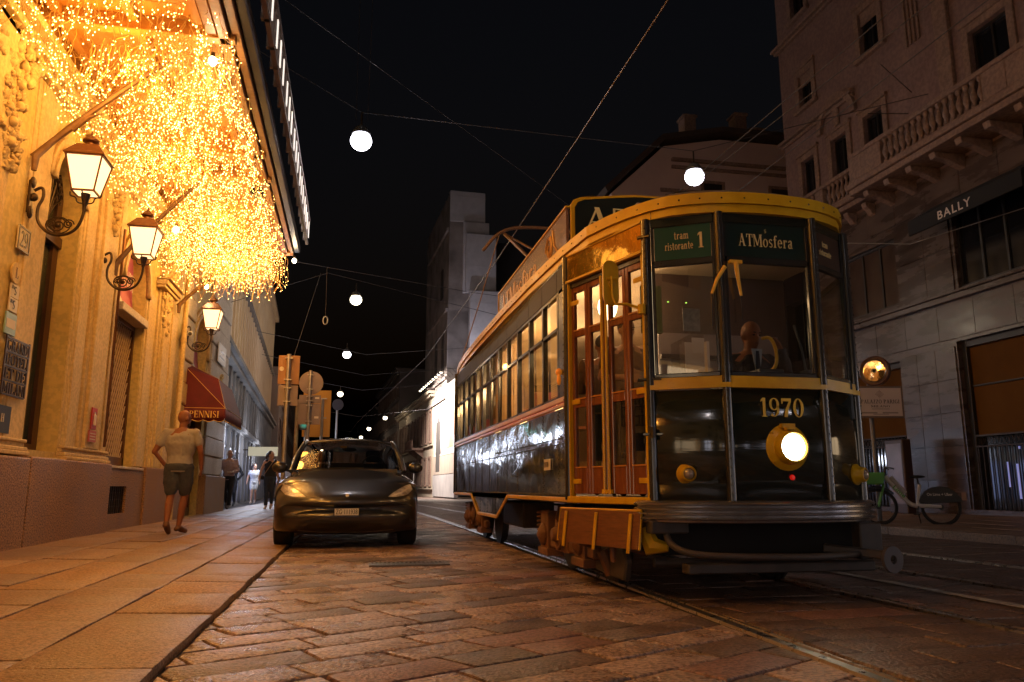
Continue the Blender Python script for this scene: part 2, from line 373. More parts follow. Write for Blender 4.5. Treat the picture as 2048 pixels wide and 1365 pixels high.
rows(radians(27), .285, 3.857, .38, .72, (-.78, 2.2, 14, 46), between(-.785, 2.18) + [(0, 1, 46), (0, -1, -14)])
rows(radians(2), .31, .1, .42, .8, (2.3, 3.7, 1.6, 24), between(2.345, 3.66) + [(0, 1, 24), (0, -1, -1.6)])
rows(radians(-3), .31, .2, .42, .8, (3.8, 5.2, 1.6, 22), between(3.80, 5.13) + [(0, 1, 22), (0, -1, -1.6)])
rows(radians(2), .33, .1, .45, .8, (5.2, 6.6, 1.6, 22), between(5.28, 6.52) + [(0, 1, 22), (0, -1, -1.6)])
rows(radians(12), .33, .1, .45, .8, (6.6, 9.1, 1.6, 22), between(6.67, 9.12) + [(0, 1, 22), (0, -1, -1.6)])
def seen(cx, cy): return -.85 < math.atan2(cx, cy) - radians(11.54) < .62 and not (2.3 < cx < 3.7 and cy > 5.4)
stones.sort(key=lambda s: s[0] + (0 if seen(s[2], s[3]) else 500))
far = [MB(), MB(), MB()]
for i, (d, P, cx, cy) in enumerate(stones):
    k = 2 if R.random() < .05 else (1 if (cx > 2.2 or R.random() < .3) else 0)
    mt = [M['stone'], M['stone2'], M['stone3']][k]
    if i < 298:
        mb = MB()
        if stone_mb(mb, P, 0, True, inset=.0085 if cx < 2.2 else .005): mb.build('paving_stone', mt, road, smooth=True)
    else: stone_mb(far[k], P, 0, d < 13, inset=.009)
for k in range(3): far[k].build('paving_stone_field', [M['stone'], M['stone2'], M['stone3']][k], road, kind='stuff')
MB().box(-.9, 2.1, 46, 200, -.1, -.004).build('far_paving', M['stone'], road)
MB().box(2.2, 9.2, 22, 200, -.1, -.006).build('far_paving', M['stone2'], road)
# rails, each a head with a groove and a lip
for k, off in enumerate(RAILS):
    t = thing('tram_rail', ['near left grooved rail of the tram track left of centre', 'grooved rail under the far side of the tram', 'near rail of the second tram track', 'far rail of the second tram track'][k], None, (2.2 + off, 8, 0), kind='structure')
    A = MB(); G = MB()
    ys = [-2, 0, 1, 2, 3, 4.3, 6, 8, 10, 12, 16, 20, 25, 32, 40, 50, 60, 75, 90]
    for a, b, z in ((-.034, .024, .011), (.058, .076, .009)):
        A.sheet([[(railx(y, off) + a - .006, y, z - .02), (railx(y, off) + a, y, z), (railx(y, off) + b, y, z), (railx(y, off) + b + .004, y, z - .025)] for y in ys])
    G.sheet([[(railx(y, off) + .02, y, -.02), (railx(y, off) + .06, y, -.02)] for y in ys])
    G.sheet([[(railx(y, off) - .05, y, -.008), (railx(y, off) - .03, y, -.004)] for y in ys])
    A.build('rail_head', M['rail'], t, smooth=True); G.build('groove', M['railgroove'], t)
ln = MB(); ys = [1.5 + .25 * i for i in range(70)]
ln.sheet([[(4.2 + .035 * min(y, 10) + R.uniform(-.012, .012), y, .0125), (4.29 + .035 * min(y, 10) + R.uniform(-.015, .015), y, .0125)] for y in ys])
tag(ln.build('painted_line', mat('worn_line_paint', (.5, .46, .4), .7, c2=(.24, .21, .18), ns=9, bump=.002), solid=.004), 'worn whitish painted line between the two tram tracks', None, kind='structure')
# drain grate
t = thing('drain_grate', 'cast iron slotted drain grate in the paving in front of the car', 'drain grate', (.63, 8.45, 0))
g = MB(); g.box(.22, 1.04, 8.27, 8.3, -.03, .016); g.box(.22, 1.04, 8.6, 8.63, -.03, .016); g.box(.22, .25, 8.3, 8.6, -.03, .016); g.box(1.01, 1.04, 8.3, 8.6, -.03, .016)
gm = mat('cast_iron', (.09, .075, .065), .4, .8, c2=(.15, .12, .1), ns=15)
g.build('frame', gm, t); MB().box(.25, 1.01, 8.3, 8.6, -.03, .008).build('pit_shade_plate', M['black'], t)  # black plate under the bars stands in for the shade below
for k in range(17): MB().box(.268 + k * .0445, .288 + k * .0445, 8.3, 8.6, .008, .0155).build('bar', gm, t)
# ---------------- left sidewalk ----------------
zl = lambda x: .03 + .031 * (-.8 - x)
sw = thing('left_sidewalk', 'granite slab sidewalk in front of the hotel', None, (-2.2, 8, 0), kind='structure')
MB().add([(-.83, -4, -.2), (-.83, 200, -.2), (-.83, 200, -.0), (-.83, -4, -.0), (-9, -4, .09), (-9, 200, .09), (-9, -4, -.2), (-9, 200, -.2)], [(0, 1, 2, 3), (3, 2, 5, 4), (6, 4, 5, 7)]).build('bed', M['joint'], sw)
cols = [(-.79, -1.38), (-1.38, -1.915), (-1.915, -2.43), (-2.43, -2.98), (-2.98, -3.75)]
js = [[2.55, 3.78, 5.32, 6.27, 6.94, 7.43, 8.55, 9.4, 10.6, 11.8, 12.7, 13.9, 15.1], [2.9, 4.0, 5.02, 6.5, 7.45, 8.9, 10.1, 11.3, 12.6, 14], [3.2, 4.7, 5.62, 6.4, 7.0, 8.5, 9.6, 11.1, 12.3, 13.4], [3.4, 5.0, 6.6, 7.4, 8.8, 10.2, 11.4, 13.0], [4, 5.6, 7.3, 8.6, 10.4, 11.9, 13.6]]
fs = MB(); cnt = 0
for (x1, x0), jj in zip(cols, js):
    jj = [0.6, 1.7] + jj
    while jj[-1] < 60: jj.append(jj[-1] + R.uniform(.8, 1.5))
    for a, b in zip(jj, jj[1:]):
        P = [(x0, a + R.uniform(-.02, .02)), (x1, a), (x1, b), (x0, b + R.uniform(-.02, .02))]
        if b < 26:
            mb = MB()
            if stone_mb(mb, P, 0, True, .0085, zl, .06, .0055, .014): mb.build('slab', M['slab2'] if R.random() < .3 else M['slab'], sw, smooth=True)
        else: stone_mb(fs, P, 0, False, .007, zl, .06)
fs.build('slab_field', M['slab'], sw, kind='stuff')
MB().add([(-.8, 60, .03), (-12, 60, .3), (-18, 200, .3), (-7, 200, .03)], [(0, 1, 2, 3)]).build('far_paving', M['slab'], sw)
# ---------------- right sidewalk ----------------
zr = lambda x: .12 + .014 * (x - 9.4)
sr_ = thing('right_sidewalk', 'sidewalk with stone kerb in front of the palazzo', None, (11, 12, 0), kind='structure')
MB().add([(9.15, -4, -.2), (9.15, 54, -.2), (9.15, 54, .08), (9.15, -4, .08), (20, -4, .2), (20, 54, .2)], [(0, 1, 2, 3), (3, 2, 5, 4)]).build('bed', M['joint'], sr_)
y = 5.
while y < 26:
    L = R.uniform(.9, 1.4); mb = MB(); stone_mb(mb, [(9.12, y), (9.4, y), (9.4, y + L), (9.12, y + L)], .125, True, .004, None, .2, .003, .015); mb.build('kerbstone', M['slab'], sr_, smooth=True); y += L
ss = MB()
for c in range(5):
    x0 = 9.4 + c * .92; y = 4 + R.random()
    while y < 26:
        L = R.uniform(.7, 1.3); P = [(x0, y), (x0 + .92, y), (x0 + .92, y + L), (x0, y + L)]
        if y < 18: mb = MB(); stone_mb(mb, P, 0, True, .006, zr, .06, .004, .012); mb.build('slab', M['slab'], sr_, smooth=True)
        else: stone_mb(ss, P, 0, False, .006, zr, .06)
        y += L
ss.build('slab_field', M['slab'], sr_, kind='stuff')
MB().box(9.15, 16, 26, 54, -.1, .11).build('far_paving', M['slab'], sr_)
MB().add([(7.3, 54, .08), (16, 54, .08), (16, 200, .08), (1, 200, .08)], [(0, 1, 2, 3)]).build('far_paving', M['slab'], sr_)
# ---------------- hotel ----------------
WX = -3.8
def facade(mb, O, u, n, L, H, ops, depth, ledge=True):
    """front sheet with openings (a0,a1,z0,z1) and their reveals"""
    O, u, n = Vector(O), Vector(u), Vector(n); z = Vector((0, 0, 1))
    xs = sorted({0, L} | {o[0] for o in ops} | {o[1] for o in ops}); zs = sorted({0, H} | {o[2] for o in ops} | {o[3] for o in ops})
    P = lambda a, b, d=0: O + u * a + z * b - n * d
    for i in range(len(xs) - 1):
        for j in range(len(zs) - 1):
            ca, cb = (xs[i] + xs[i + 1]) / 2, (zs[j] + zs[j + 1]) / 2
            if any(o[0] < ca < o[1] and o[2] < cb < o[3] for o in ops): continue
            mb.add([P(xs[i], zs[j]), P(xs[i + 1], zs[j]), P(xs[i + 1], zs[j + 1]), P(xs[i], zs[j + 1])], [(0, 1, 2, 3)])
    for a0, a1, b0, b1 in ops:
        for (p, q) in (((a0, b0), (a1, b0)), ((a1, b0), (a1, b1)), ((a1, b1), (a0, b1)), ((a0, b1), (a0, b0))):
            mb.add([P(*p), P(*q), P(*q, depth), P(*p, depth)], [(0, 1, 2, 3)])
    return mb
hot = thing('hotel_building', 'cream stuccoed hotel with pilasters, carved ornament and granite plinth', 'building', (-3.8, 12, .1))
ops = [(10.2 - 2, 11.32 - 2, 1.24, 5.2), (13.42 - 2, 14.98 - 2, 1.12, 5.0), (19.4 - 2, 21.3 - 2, .1, 5.0)]
mb = MB(); facade(mb, (WX, 2, 0), (0, 1, 0), (1, 0, 0), 22.6, 14, ops, .35)
mb.add([(WX, 24.6, 0), (WX - 9, 24.6, 0), (WX - 9, 24.6, 14), (WX, 24.6, 14), (WX - 9, 2, 14), (WX, 2, 14), (WX - 9, 2, 0), (WX, 2, 0)], [(0, 1, 2, 3), (3, 2, 4, 5), (4, 2, 1, 6), (5, 4, 6, 7)])
mb.build('wall', M['stucco'], hot, fixn=False)
# plinth blocks (granite), deeper at the entrance pier
for (y0, y1, x1, z1, tz) in ((2, 7.2, -3.64, 1.13, .0), (7.21, 10.1, -3.64, 1.13, .0), (10.11, 13.3, -3.64, 1.15, .0), (15.6, 17.55, -3.68, 1.16, 0), (17.95, 19.3, -3.66, 1.1, 0), (21.4, 24.65, -3.62, 1.1, 0)):
    MB().box(WX - .1, x1, y0, y1, -.05, z1).build('plinth_block', M['plinth'], hot, bevel=.02, seg=2)
pl = MB(); facade(pl, (-3.72, 13.3, -.05), (0, 1, 0), (1, 0, 0), 2.3, 1.13, [(.18, 1.22, .42, .86)], .16); pl.build('plinth_block', M['plinth'], hot)
MB().box(-3.796, -3.79, 13.4, 14.6, .3, .9).build('vent_shade_plate', M['dark'], hot)  # dark plate puts the shade inside the vent into colour
for k in range(9): MB().box(-3.765, -3.75, 13.5 + k * .12, 13.512 + k * .12, .372, .808).build('vent_bar', M['iron'], hot)
for k in range(3): MB().box(-3.775, -3.766, 13.48, 14.52, .48 + k * .11, .492 + k * .11).build('vent_bar', M['iron'], hot)
# base mouldings
for (y0, y1) in ((2, 10.12), (11.35, 13.3)):
    b = MB()
    for i, (dx, z0, z1) in enumerate(((.13, 1.151, 1.2), (.1, 1.2, 1.25), (.06, 1.25, 1.3), (.085, 1.3, 1.34))): b.box(WX - .02, WX + dx, y0 - .002 * i, y1 + .002 * i, z0, z1)
    b.build('base_moulding', M['stucco2'], hot, bevel=.012, seg=2)
b = MB().box(WX - .3, WX + .1, 13.36, 15.5, 1.09, 1.135); b.build('window_sill', M['lstone'], hot, bevel=.01)
# pilasters: stepped vertical profiles
def pilaster(y0, y1, z0, z1, d=.07, steps=3, nm='pilaster', m_='stucco2'):
    b = MB(); w_ = (y1 - y0) / 2 / (steps + 1.5)
    for i in range(steps): b.box(WX - .02, WX + d * (i + 1) / steps, y0 + w_ * i, y1 - w_ * i, z0, z1 - .003 * i)
    b.build(nm, M[m_], hot, bevel=.008)
pilaster(11.34, 11.95, 1.34, 5.6, .05); pilaster(12.0, 12.9, 1.34, 5.7, .09, 2); pilaster(13.0, 13.36, 1.34, 5.6, .04, 2)
pilaster(9.5, 10.16, 1.34, 5.6, .03, 2); pilaster(7.7, 8.9, 1.34, 5.7, .1, 2)
pilaster(15.0, 15.7, 1.16, 4.35, .05, 2); pilaster(15.85, 16.75, 1.16, 4.6, .12, 3); pilaster(16.9, 17.5, 1.16, 4.35, .06, 2)
for (y0, y1) in ((15.75, 16.85),):
    c = MB()
    for dx, z0, z1 in ((.16, 4.6, 4.66), (.2, 4.66, 4.76), (.26, 4.76, 4.8)): c.box(WX - .02, WX + dx, y0 - dx * .4, y1 + dx * .4, z0, z1)
    c.build('capital', M['stucco2'], hot, bevel=.01)
# rusticated blocks
for (y0, y1, zt, mm) in ((18.15, 19.25, 5.6, 'stucco2'), (21.55, 24.6, 7.9, 'lstone')):
    z = 1.12; k = 0
    while z < zt:
        h = .5; MB().box(WX - .05, WX + (.09 if k % 2 else .06), y0 + (0 if k % 2 else .12 * (y1 - y0) / 2), y1, z + .012, z + h - .012).build('rusticated_block', M[mm], hot, bevel=.025, seg=2); z += h; k += 1
c = MB()
for dx, z0, z1 in ((.12, 7.9, 8.0), (.22, 8.0, 8.15), (.36, 8.15, 8.3), (.28, 8.3, 8.4)): c.box(WX - .02, WX + dx, 21.4, 24.6 + dx, z0, z1)
c.build('cornice', M['lstone'], hot)
# upper cornice under the canopy
c = MB()
for dx, z0, z1 in ((.1, 5.62, 5.7), (.18, 5.7, 5.8), (.3, 5.8, 5.9), (.24, 5.9, 5.96)): c.box(WX - .02, WX + dx, 2, 19.6, z0, z1)
c.build('cornice', M['stucco2'], hot, bevel=.01)
# archivolts over the openings
def arch(yc, r, zs, w_, d, nm='archivolt', m_='stucco2'):
    b = MB(); n = 18
    for j, (r0, r1, dd) in enumerate(((r, r + w_ * .5, d), (r + w_ * .5, r + w_, d * .6))):
        rows_ = []
        for i in range(n + 1):
            a = pi * i / n; rows_.append([(WX, yc - r0 * cos(a), zs + r0 * sin(a)), (WX + dd, yc - r0 * cos(a), zs + r0 * sin(a)), (WX + dd, yc - r1 * cos(a), zs + r1 * sin(a)), (WX, yc - r1 * cos(a), zs + r1 * sin(a))])
        b.sheet(rows_)
    b.build(nm, M[m_], hot, smooth=True, solid=.004)
# spandrels that round the tops of the openings
def spandrel(y0, y1, zs, zt):
    yc, r = (y0 + y1) / 2, (y1 - y0) / 2; n = 16; b = MB()
    for s in (0, 1):
        for i in range(n):
            a, a2 = pi * i / n, pi * (i + 1) / n; p, q = (yc - r * cos(a), zs + r * sin(a)), (yc - r * cos(a2), zs + r * sin(a2)); x = WX - .001 - s * .28
            b.add([(x, p[0], p[1]), (x, q[0], q[1]), (x, q[0], zt + .01), (x, p[0], zt + .01)], [(0, 1, 2, 3)])
    for i in range(n):
        a, a2 = pi * i / n, pi * (i + 1) / n; p, q = (yc - r * cos(a), zs + r * sin(a)), (yc - r * cos(a2), zs + r * sin(a2))
        b.add([(WX - .001, *p), (WX - .001, *q), (WX - .281, *q), (WX - .281, *p)], [(0, 1, 2, 3)])
    b.build('arch_spandrel', M['stucco'], hot)
spandrel(10.2, 11.32, 4.6, 5.2); arch(10.76, .56, 4.6, .16, .07); spandrel(13.42, 14.98, 4.2, 5.0); arch(14.2, .78, 4.2, .2, .08); spandrel(19.4, 21.3, 4.03, 5.0); arch(20.35, .95, 4.03, .2, .08)
# entrance glazing with fanlight grille
win = MB(); 
for b in ((-4.12, -4.04, 10.2, 10.28, 1.24, 5.2), (-4.12, -4.04, 11.14, 11.32, 1.24, 5.2), (-4.12, -4.04, 10.28, 11.14, 1.24, 1.34), (-4.12, -4.0, 10.2, 11.32, 4.0, 4.14)): win.box(*b)
wo = win.build('window_frame', mat('dark_brown_wood', (.045, .02, .01), .4, c2=(.07, .03, .015), ns=12), hot)
MB().box(-4.1, -4.09, 10.25, 11.2, 1.3, 5.2).build('pane', mat('dim_window', (.03, .04, .025), .08, spec=.8, c2=(.06, .07, .04), ns=1.1), wo)
g = MB(); yc, zc = 10.72, 4.62
for k in range(9):
    a = pi * k / 8; g.tube([(-4.02, yc, zc - .4), (-4.02, yc + .25 * cos(a), zc - .1 + .2 * sin(a)), (-4.02, yc + .48 * cos(a + .15), zc + .05 + .5 * sin(a))], .012, 5)
for rr in (.16, .3, .44): g.tube([(-4.02, yc + rr * cos(pi * i / 12), zc + rr * sin(pi * i / 12) - .05) for i in range(13)], .01, 5)
for k in range(14):
    a = pi * (k + .5) / 14; c_ = (-4.0, yc + .37 * cos(a), zc + .33 * sin(a)); g.tube([(c_[0], c_[1] + .07 * cos(t * .7 + a) * (1 - t / 12), c_[2] + .07 * sin(t * .7 + a) * (1 - t / 12)) for t in range(10)], .009, 5)
g.build('fanlight_grille', M['iron'], wo)
# collapsible lattice grille window
fr = MB()
for b in ((-4.0, -3.93, 13.42, 13.5, 1.14, 3.64), (-4.0, -3.93, 14.9, 14.98, 1.14, 3.64), (-4.0, -3.93, 13.42, 14.98, 1.14, 1.3), (-4.0, -3.93, 13.42, 14.98, 3.56, 3.64)): fr.box(*b)
gw = fr.build('grille_window', M['bronze'], hot)
MB().box(-4.14, -4.12, 13.42, 14.98, 1.13, 3.7).build('pane', mat('shop_dark_pane', (.05, .03, .02), .1, c2=(.1, .06, .04), ns=1.5, spec=.8), gw)
la = MB(); st = .115; n = int(1.5 / st)
def seg_clip(y0, z0, y1, z1, Y0, Y1, Z0, Z1):
    t0, t1 = 0, 1
    for p, q, lo, hi in ((y0, y1, Y0, Y1), (z0, z1, Z0, Z1)):
        d = q - p
        if abs(d) < 1e-9: continue
        a, b = sorted(((lo - p) / d, (hi - p) / d)); t0, t1 = max(t0, a), min(t1, b)
    return (y0 + (y1 - y0) * t0, z0 + (z1 - z0) * t0, y0 + (y1 - y0) * t1, z0 + (z1 - z0) * t1) if t1 > t0 else None
for s in (-1, 1):
    for k in range(-28, 60):
        y_ = 13.48 + k * st; r_ = seg_clip(y_, 1.3, y_ + s * 1.5, 1.3 + 2.7, 13.48, 14.92, 1.3, 3.58)
        if r_: la.bar((-3.97 + s * .008, r_[0], r_[1]), (-3.97 + s * .008, r_[2], r_[3]), .008, .018, (1, 0, 0))
la.build('lattice', mat('lattice_metal', (.55, .4, .25), .5), gw, kind='stuff')
MB().box(-4.1, -3.72, 13.38, 15.02, 3.64, 3.78).build('lintel', M['lstone'], hot, bevel=.01)
# printed banners above the shop windows
def banner(y0, y1, z0, z1, txt, lbl):
    n = 10; b = MB(); b.sheet([[(-3.97 - .06 * sin(pi * j / n), y0, z0 + (z1 - z0) * j / n), (-3.97 - .06 * sin(pi * j / n), y1, z0 + (z1 - z0) * j / n)] for j in range(n + 1)])
    o = b.build('window_banner', M['pink'], None, solid=.004); tag(o, lbl, 'banner', 'pink banners above the shop windows')
    s = MB(); serif(s, txt, (-3.955 + .0, y0 + .22, z0 + .42), (0, 1, 0), (0, 0, 1), .3, width=(y1 - y0) * .7); s.build('lettering', M['creamp'], o)
    q = MB(); q.sheet([[(-3.966 + .012 * 0, y0 + .12, z0 + .04), (-3.966, y1 - .5, z0 + .04)], [(-3.996, y0 + .3, z0 + .28), (-3.996, y1 - .9, z0 + .28)]]); q.build('printed_figure', M['creamp'], o)
banner(13.45, 14.95, 3.8, 4.95, 'PENNISI', 'crimson pink banner above the lattice grille window')
banner(19.42, 21.28, 3.75, 4.95, 'PENNISI', 'crimson pink banner above the red shop awning')
# shop door under the awning
dr = MB()
for b in ((-4.05, -3.95, 19.4, 19.5, .1, 3.7), (-4.05, -3.95, 21.2, 21.3, .1, 3.7), (-4.05, -3.95, 20.3, 20.4, .1, 3.7), (-4.05, -3.95, 19.4, 21.3, 3.6, 3.74), (-4.05, -3.95, 19.4, 21.3, .1, .3)): dr.box(*b)
d_ = dr.build('shop_door', M['bronze'], hot); MB().box(-4.02, -4.01, 19.45, 21.25, .2, 3.65).build('pane', M['darkglass'], d_)
# carved ornament: curled leaves, scrolls and a shell
def leafy(mb, c, s, a, tilt=.5, curl=.5):
    # lobed curled leaf on the wall plane (YZ), rising towards +X
    n = 10; rows_ = []
    for i in range(n + 1):
        t = i / n; wd = s * .42 * sin(pi * min(1, t * .93 + .05)) * (1 + .4 * sin(t * 17)); L = s * t
        x = WX + .05 + s * tilt * sin(t * pi * curl) + .01
        cy, cz = c[0] + cos(a) * L, c[1] + sin(a) * L
        rows_.append([(x - .03, cy - sin(a) * -wd, cz + cos(a) * -wd), (x + .02, cy - sin(a) * -wd * .5, cz + cos(a) * -wd * .5), (x + .0, cy, cz), (x + .02, cy - sin(a) * wd * .5, cz + cos(a) * wd * .5), (x - .03, cy - sin(a) * wd, cz + cos(a) * wd)])
    mb.sheet(rows_)
def scroll(mb, c, r, turns=1.6, hand=1, r0=.03):
    pts = []; n = 22
    for i in range(n): a = turns * 2 * pi * i / n; q = r * (1 - i / n * .85); pts.append((WX + .06 + .04 * i / n, c[0] + hand * q * cos(a), c[1] + q * sin(a)))
    mb.tube(pts, [r0 * (1 - .5 * i / n) for i in range(n)], 7)
def ornament(cy, z0, z1, w_, dens, nm='carved_ornament'):
    b = MB(); k = 0
    while k < dens:
        t = R.random(); z = z1 - (z1 - z0) * t; ww = w_ * (1 - t * .75); y_ = cy + R.uniform(-ww, ww)
        leafy(b, (y_, z), R.uniform(.12, .22) * (1 - .4 * t), R.uniform(0, 2 * pi), R.uniform(.25, .5), R.uniform(.5, .9)); k += 1
    for s_ in (-1, 1): scroll(b, (cy + s_ * w_ * .55, z1 - .15), .17, 1.6, s_, .035)
    for j in range(7): b.ell((WX + .12, cy + R.uniform(-.2, .2) * w_, z1 - .2 - (z1 - z0) * j / 8), (.05, .05, .05), 8, 6)
    return b.build(nm, M['stucco2'], hot, smooth='all', solid=.014)
ornament(8.75, 4.15, 6.0, .62, 120); ornament(16.3, 3.5, 5.4, .55, 90); ornament(12.5, 4.7, 5.5, .35, 36); ornament(23.2, 3.3, 3.9, .15, 12)
# rainwater pipe
t = MB(); t.tube([(-3.66, 17.75, .12), (-3.66, 17.75, 5.6)], .055, 10)
for z in (1.3, 2.6, 3.9, 5.1): t.tube([(-3.66, 17.75, z), (-3.66, 17.75, z + .06)], .068, 10)
t.build('rain_pipe', M['stucco2'], hot, smooth=True)
MB().tube([(-3.72, 13.08, 1.4), (-3.72, 13.08, 4.0), (-3.72, 13.1, 4.9)], .022, 6).build('cable_duct', M['bronze'], hot)
# signs and plaques on the wall
def plate(name, lbl, cat, y0, y1, z0, z1, m_, x=WX + .02, d=.015):
    o = MB().box(x, x + d, y0, y1, z0, z1).build(name, m_); tag(o, lbl, cat); return o
UY = (0, 1, 0); UZ = (0, 0, 1); PX = WX + .037
blk = mat('sign_black', (.02, .02, .02), .4)
o = plate('house_number_plate', 'square house number plate reading 29 by the first wall lantern', 'house number', 9.36, 9.68, 3.44, 3.72, M['creamp']); fr = MB()
for b in ((9.36, 9.68, 3.44, 3.46), (9.36, 9.68, 3.7, 3.72), (9.36, 9.38, 3.46, 3.7), (9.66, 9.68, 3.46, 3.7)): fr.box(WX + .036, WX + .042, *b)
fr.build('frame', blk, o); s = MB(); serif(s, '29', (PX, 9.42, 3.49), UY, UZ, .18, width=.2); s.build('lettering', blk, o)
o = MB().lathe([(.12, 0), (.12, .02)], (WX + .02, 9.42, 3.16), (1, 0, 0), 20).build('round_plaque', M['stucco2']); tag(o, 'small round cream plaque above the square wall plaques', 'plaque')
s = MB(); serif(s, 'L', (WX + .043, 9.39, 3.1), UY, UZ, .12); s.build('lettering', M['bronze'], o)
for (z0, lb) in ((2.88, 'upper'), (2.72, 'lower')):
    o = plate('star_rating_plaque', 'small cream plaque with dark letters, the %s of two under the round plaque' % lb, 'plaque', 9.34, 9.56, z0, z0 + .15, M['creamp'])
    s = MB(); serif(s, 'S', (PX, 9.42, z0 + .03), UY, UZ, .1); serif(s, 'H L', (PX, 9.355, z0 + .09), UY, UZ, .04); s.build('lettering', blk, o)
o = plate('green_plaque', 'pale green square plaque beside the hotel entrance', 'plaque', 9.3, 9.58, 2.46, 2.7, mat('green_plate', (.2, .34, .27), .4, c2=(.26, .4, .33), ns=5))
MB().box(WX + .035, WX + .038, 9.33, 9.55, 2.53, 2.63).build('print_band', M['creamp'], o)
hs = thing('hotel_name_sign', 'dark iron openwork sign reading GRAND HOTEL ET DE MILAN', 'sign', (WX, 9.6, 1.9))
b = MB(); b.box(WX + .05, WX + .065, 9.32, 9.345, 1.8, 2.44); b.box(WX + .05, WX + .065, 9.94, 9.965, 1.8, 2.44)
for z in (2.42, 2.27, 2.112, 1.954, 1.8): b.box(WX + .05, WX + .065, 9.345, 9.94, z - .012, z + .008)
b.build('frame', M['iron'], hs)
for i, tx in enumerate(('GRAND', 'HOTEL', 'ET DE', 'MILAN')):
    s = MB(); serif(s, tx, (WX + .05, 9.37, 2.285 - i * .157), UY, UZ, .118, width=.55, d=.012); s.build('lettering', M['iron'], hs)
o = plate('dark_square_plaque', 'dark blue square plaque with a small emblem under the hotel name sign', 'plaque', 9.3, 9.72, 1.38, 1.68, mat('blue_plate', (.02, .025, .04), .3)); s = MB(); serif(s, 'H', (PX, 9.47, 1.5), UY, UZ, .09); s.build('emblem', M['creamp'], o)
red = mat('sign_red', (.5, .03, .02), .4)
o = plate('extinguisher_sign', 'red upright sign with a white extinguisher symbol on the pilaster', 'sign', 12.25, 12.48, 1.62, 1.93, red, WX + .1)
MB().lathe([(.005, 0), (.026, .01), (.026, .15), (.01, .17), (.01, .2)], (WX + .118, 12.365, 1.67), (0, 0, 1), 10).build('symbol', M['white'], o)
o = plate('fire_notice', 'small pinkish red notice under the extinguisher sign', 'sign', 12.2, 12.52, 1.44, 1.6, mat('sign_pinkred', (.55, .12, .1), .5), WX + .1)
for k in range(3): MB().box(WX + .1155, WX + .118, 12.24, 12.48, 1.47 + k * .04, 1.484 + k * .04).build('print_line', M['creamp'], o)
o = MB().box(WX + .1, WX + .13, 22.3, 23.6, 4.2, 4.75).build('street_name_plaque', M['white'], bevel=.01); tag(o, 'white marble street name plaque on the far stone corner', 'plaque')
s = MB(); s.box(WX + .13, WX + .133, 22.5, 23.4, 4.35, 4.4); s.box(WX + .13, WX + .133, 22.7, 23.2, 4.5, 4.56); s.build('print_line', blk, o)
# security camera
t = thing('security_camera', 'small dark security camera beside the third wall lantern', 'security camera', (WX, 18.0, 4.0))
MB().box(WX + .07, WX + .12, 17.93, 18.07, 3.9, 4.2).build('mount', M['bronze'], t); MB().tube([(WX + .1, 18, 4.1), (WX + .2, 18, 4.14)], .02, 8).build('arm', M['bronze'], t)
MB().tube([(WX + .2, 18.1, 4.16), (WX + .24, 17.84, 4.1)], .055, 12).build('housing', M['white'], t, smooth=True); MB().tube([(WX + .24, 17.84, 4.1), (WX + .245, 17.82, 4.098)], .04, 12).build('lens', M['black'], t)
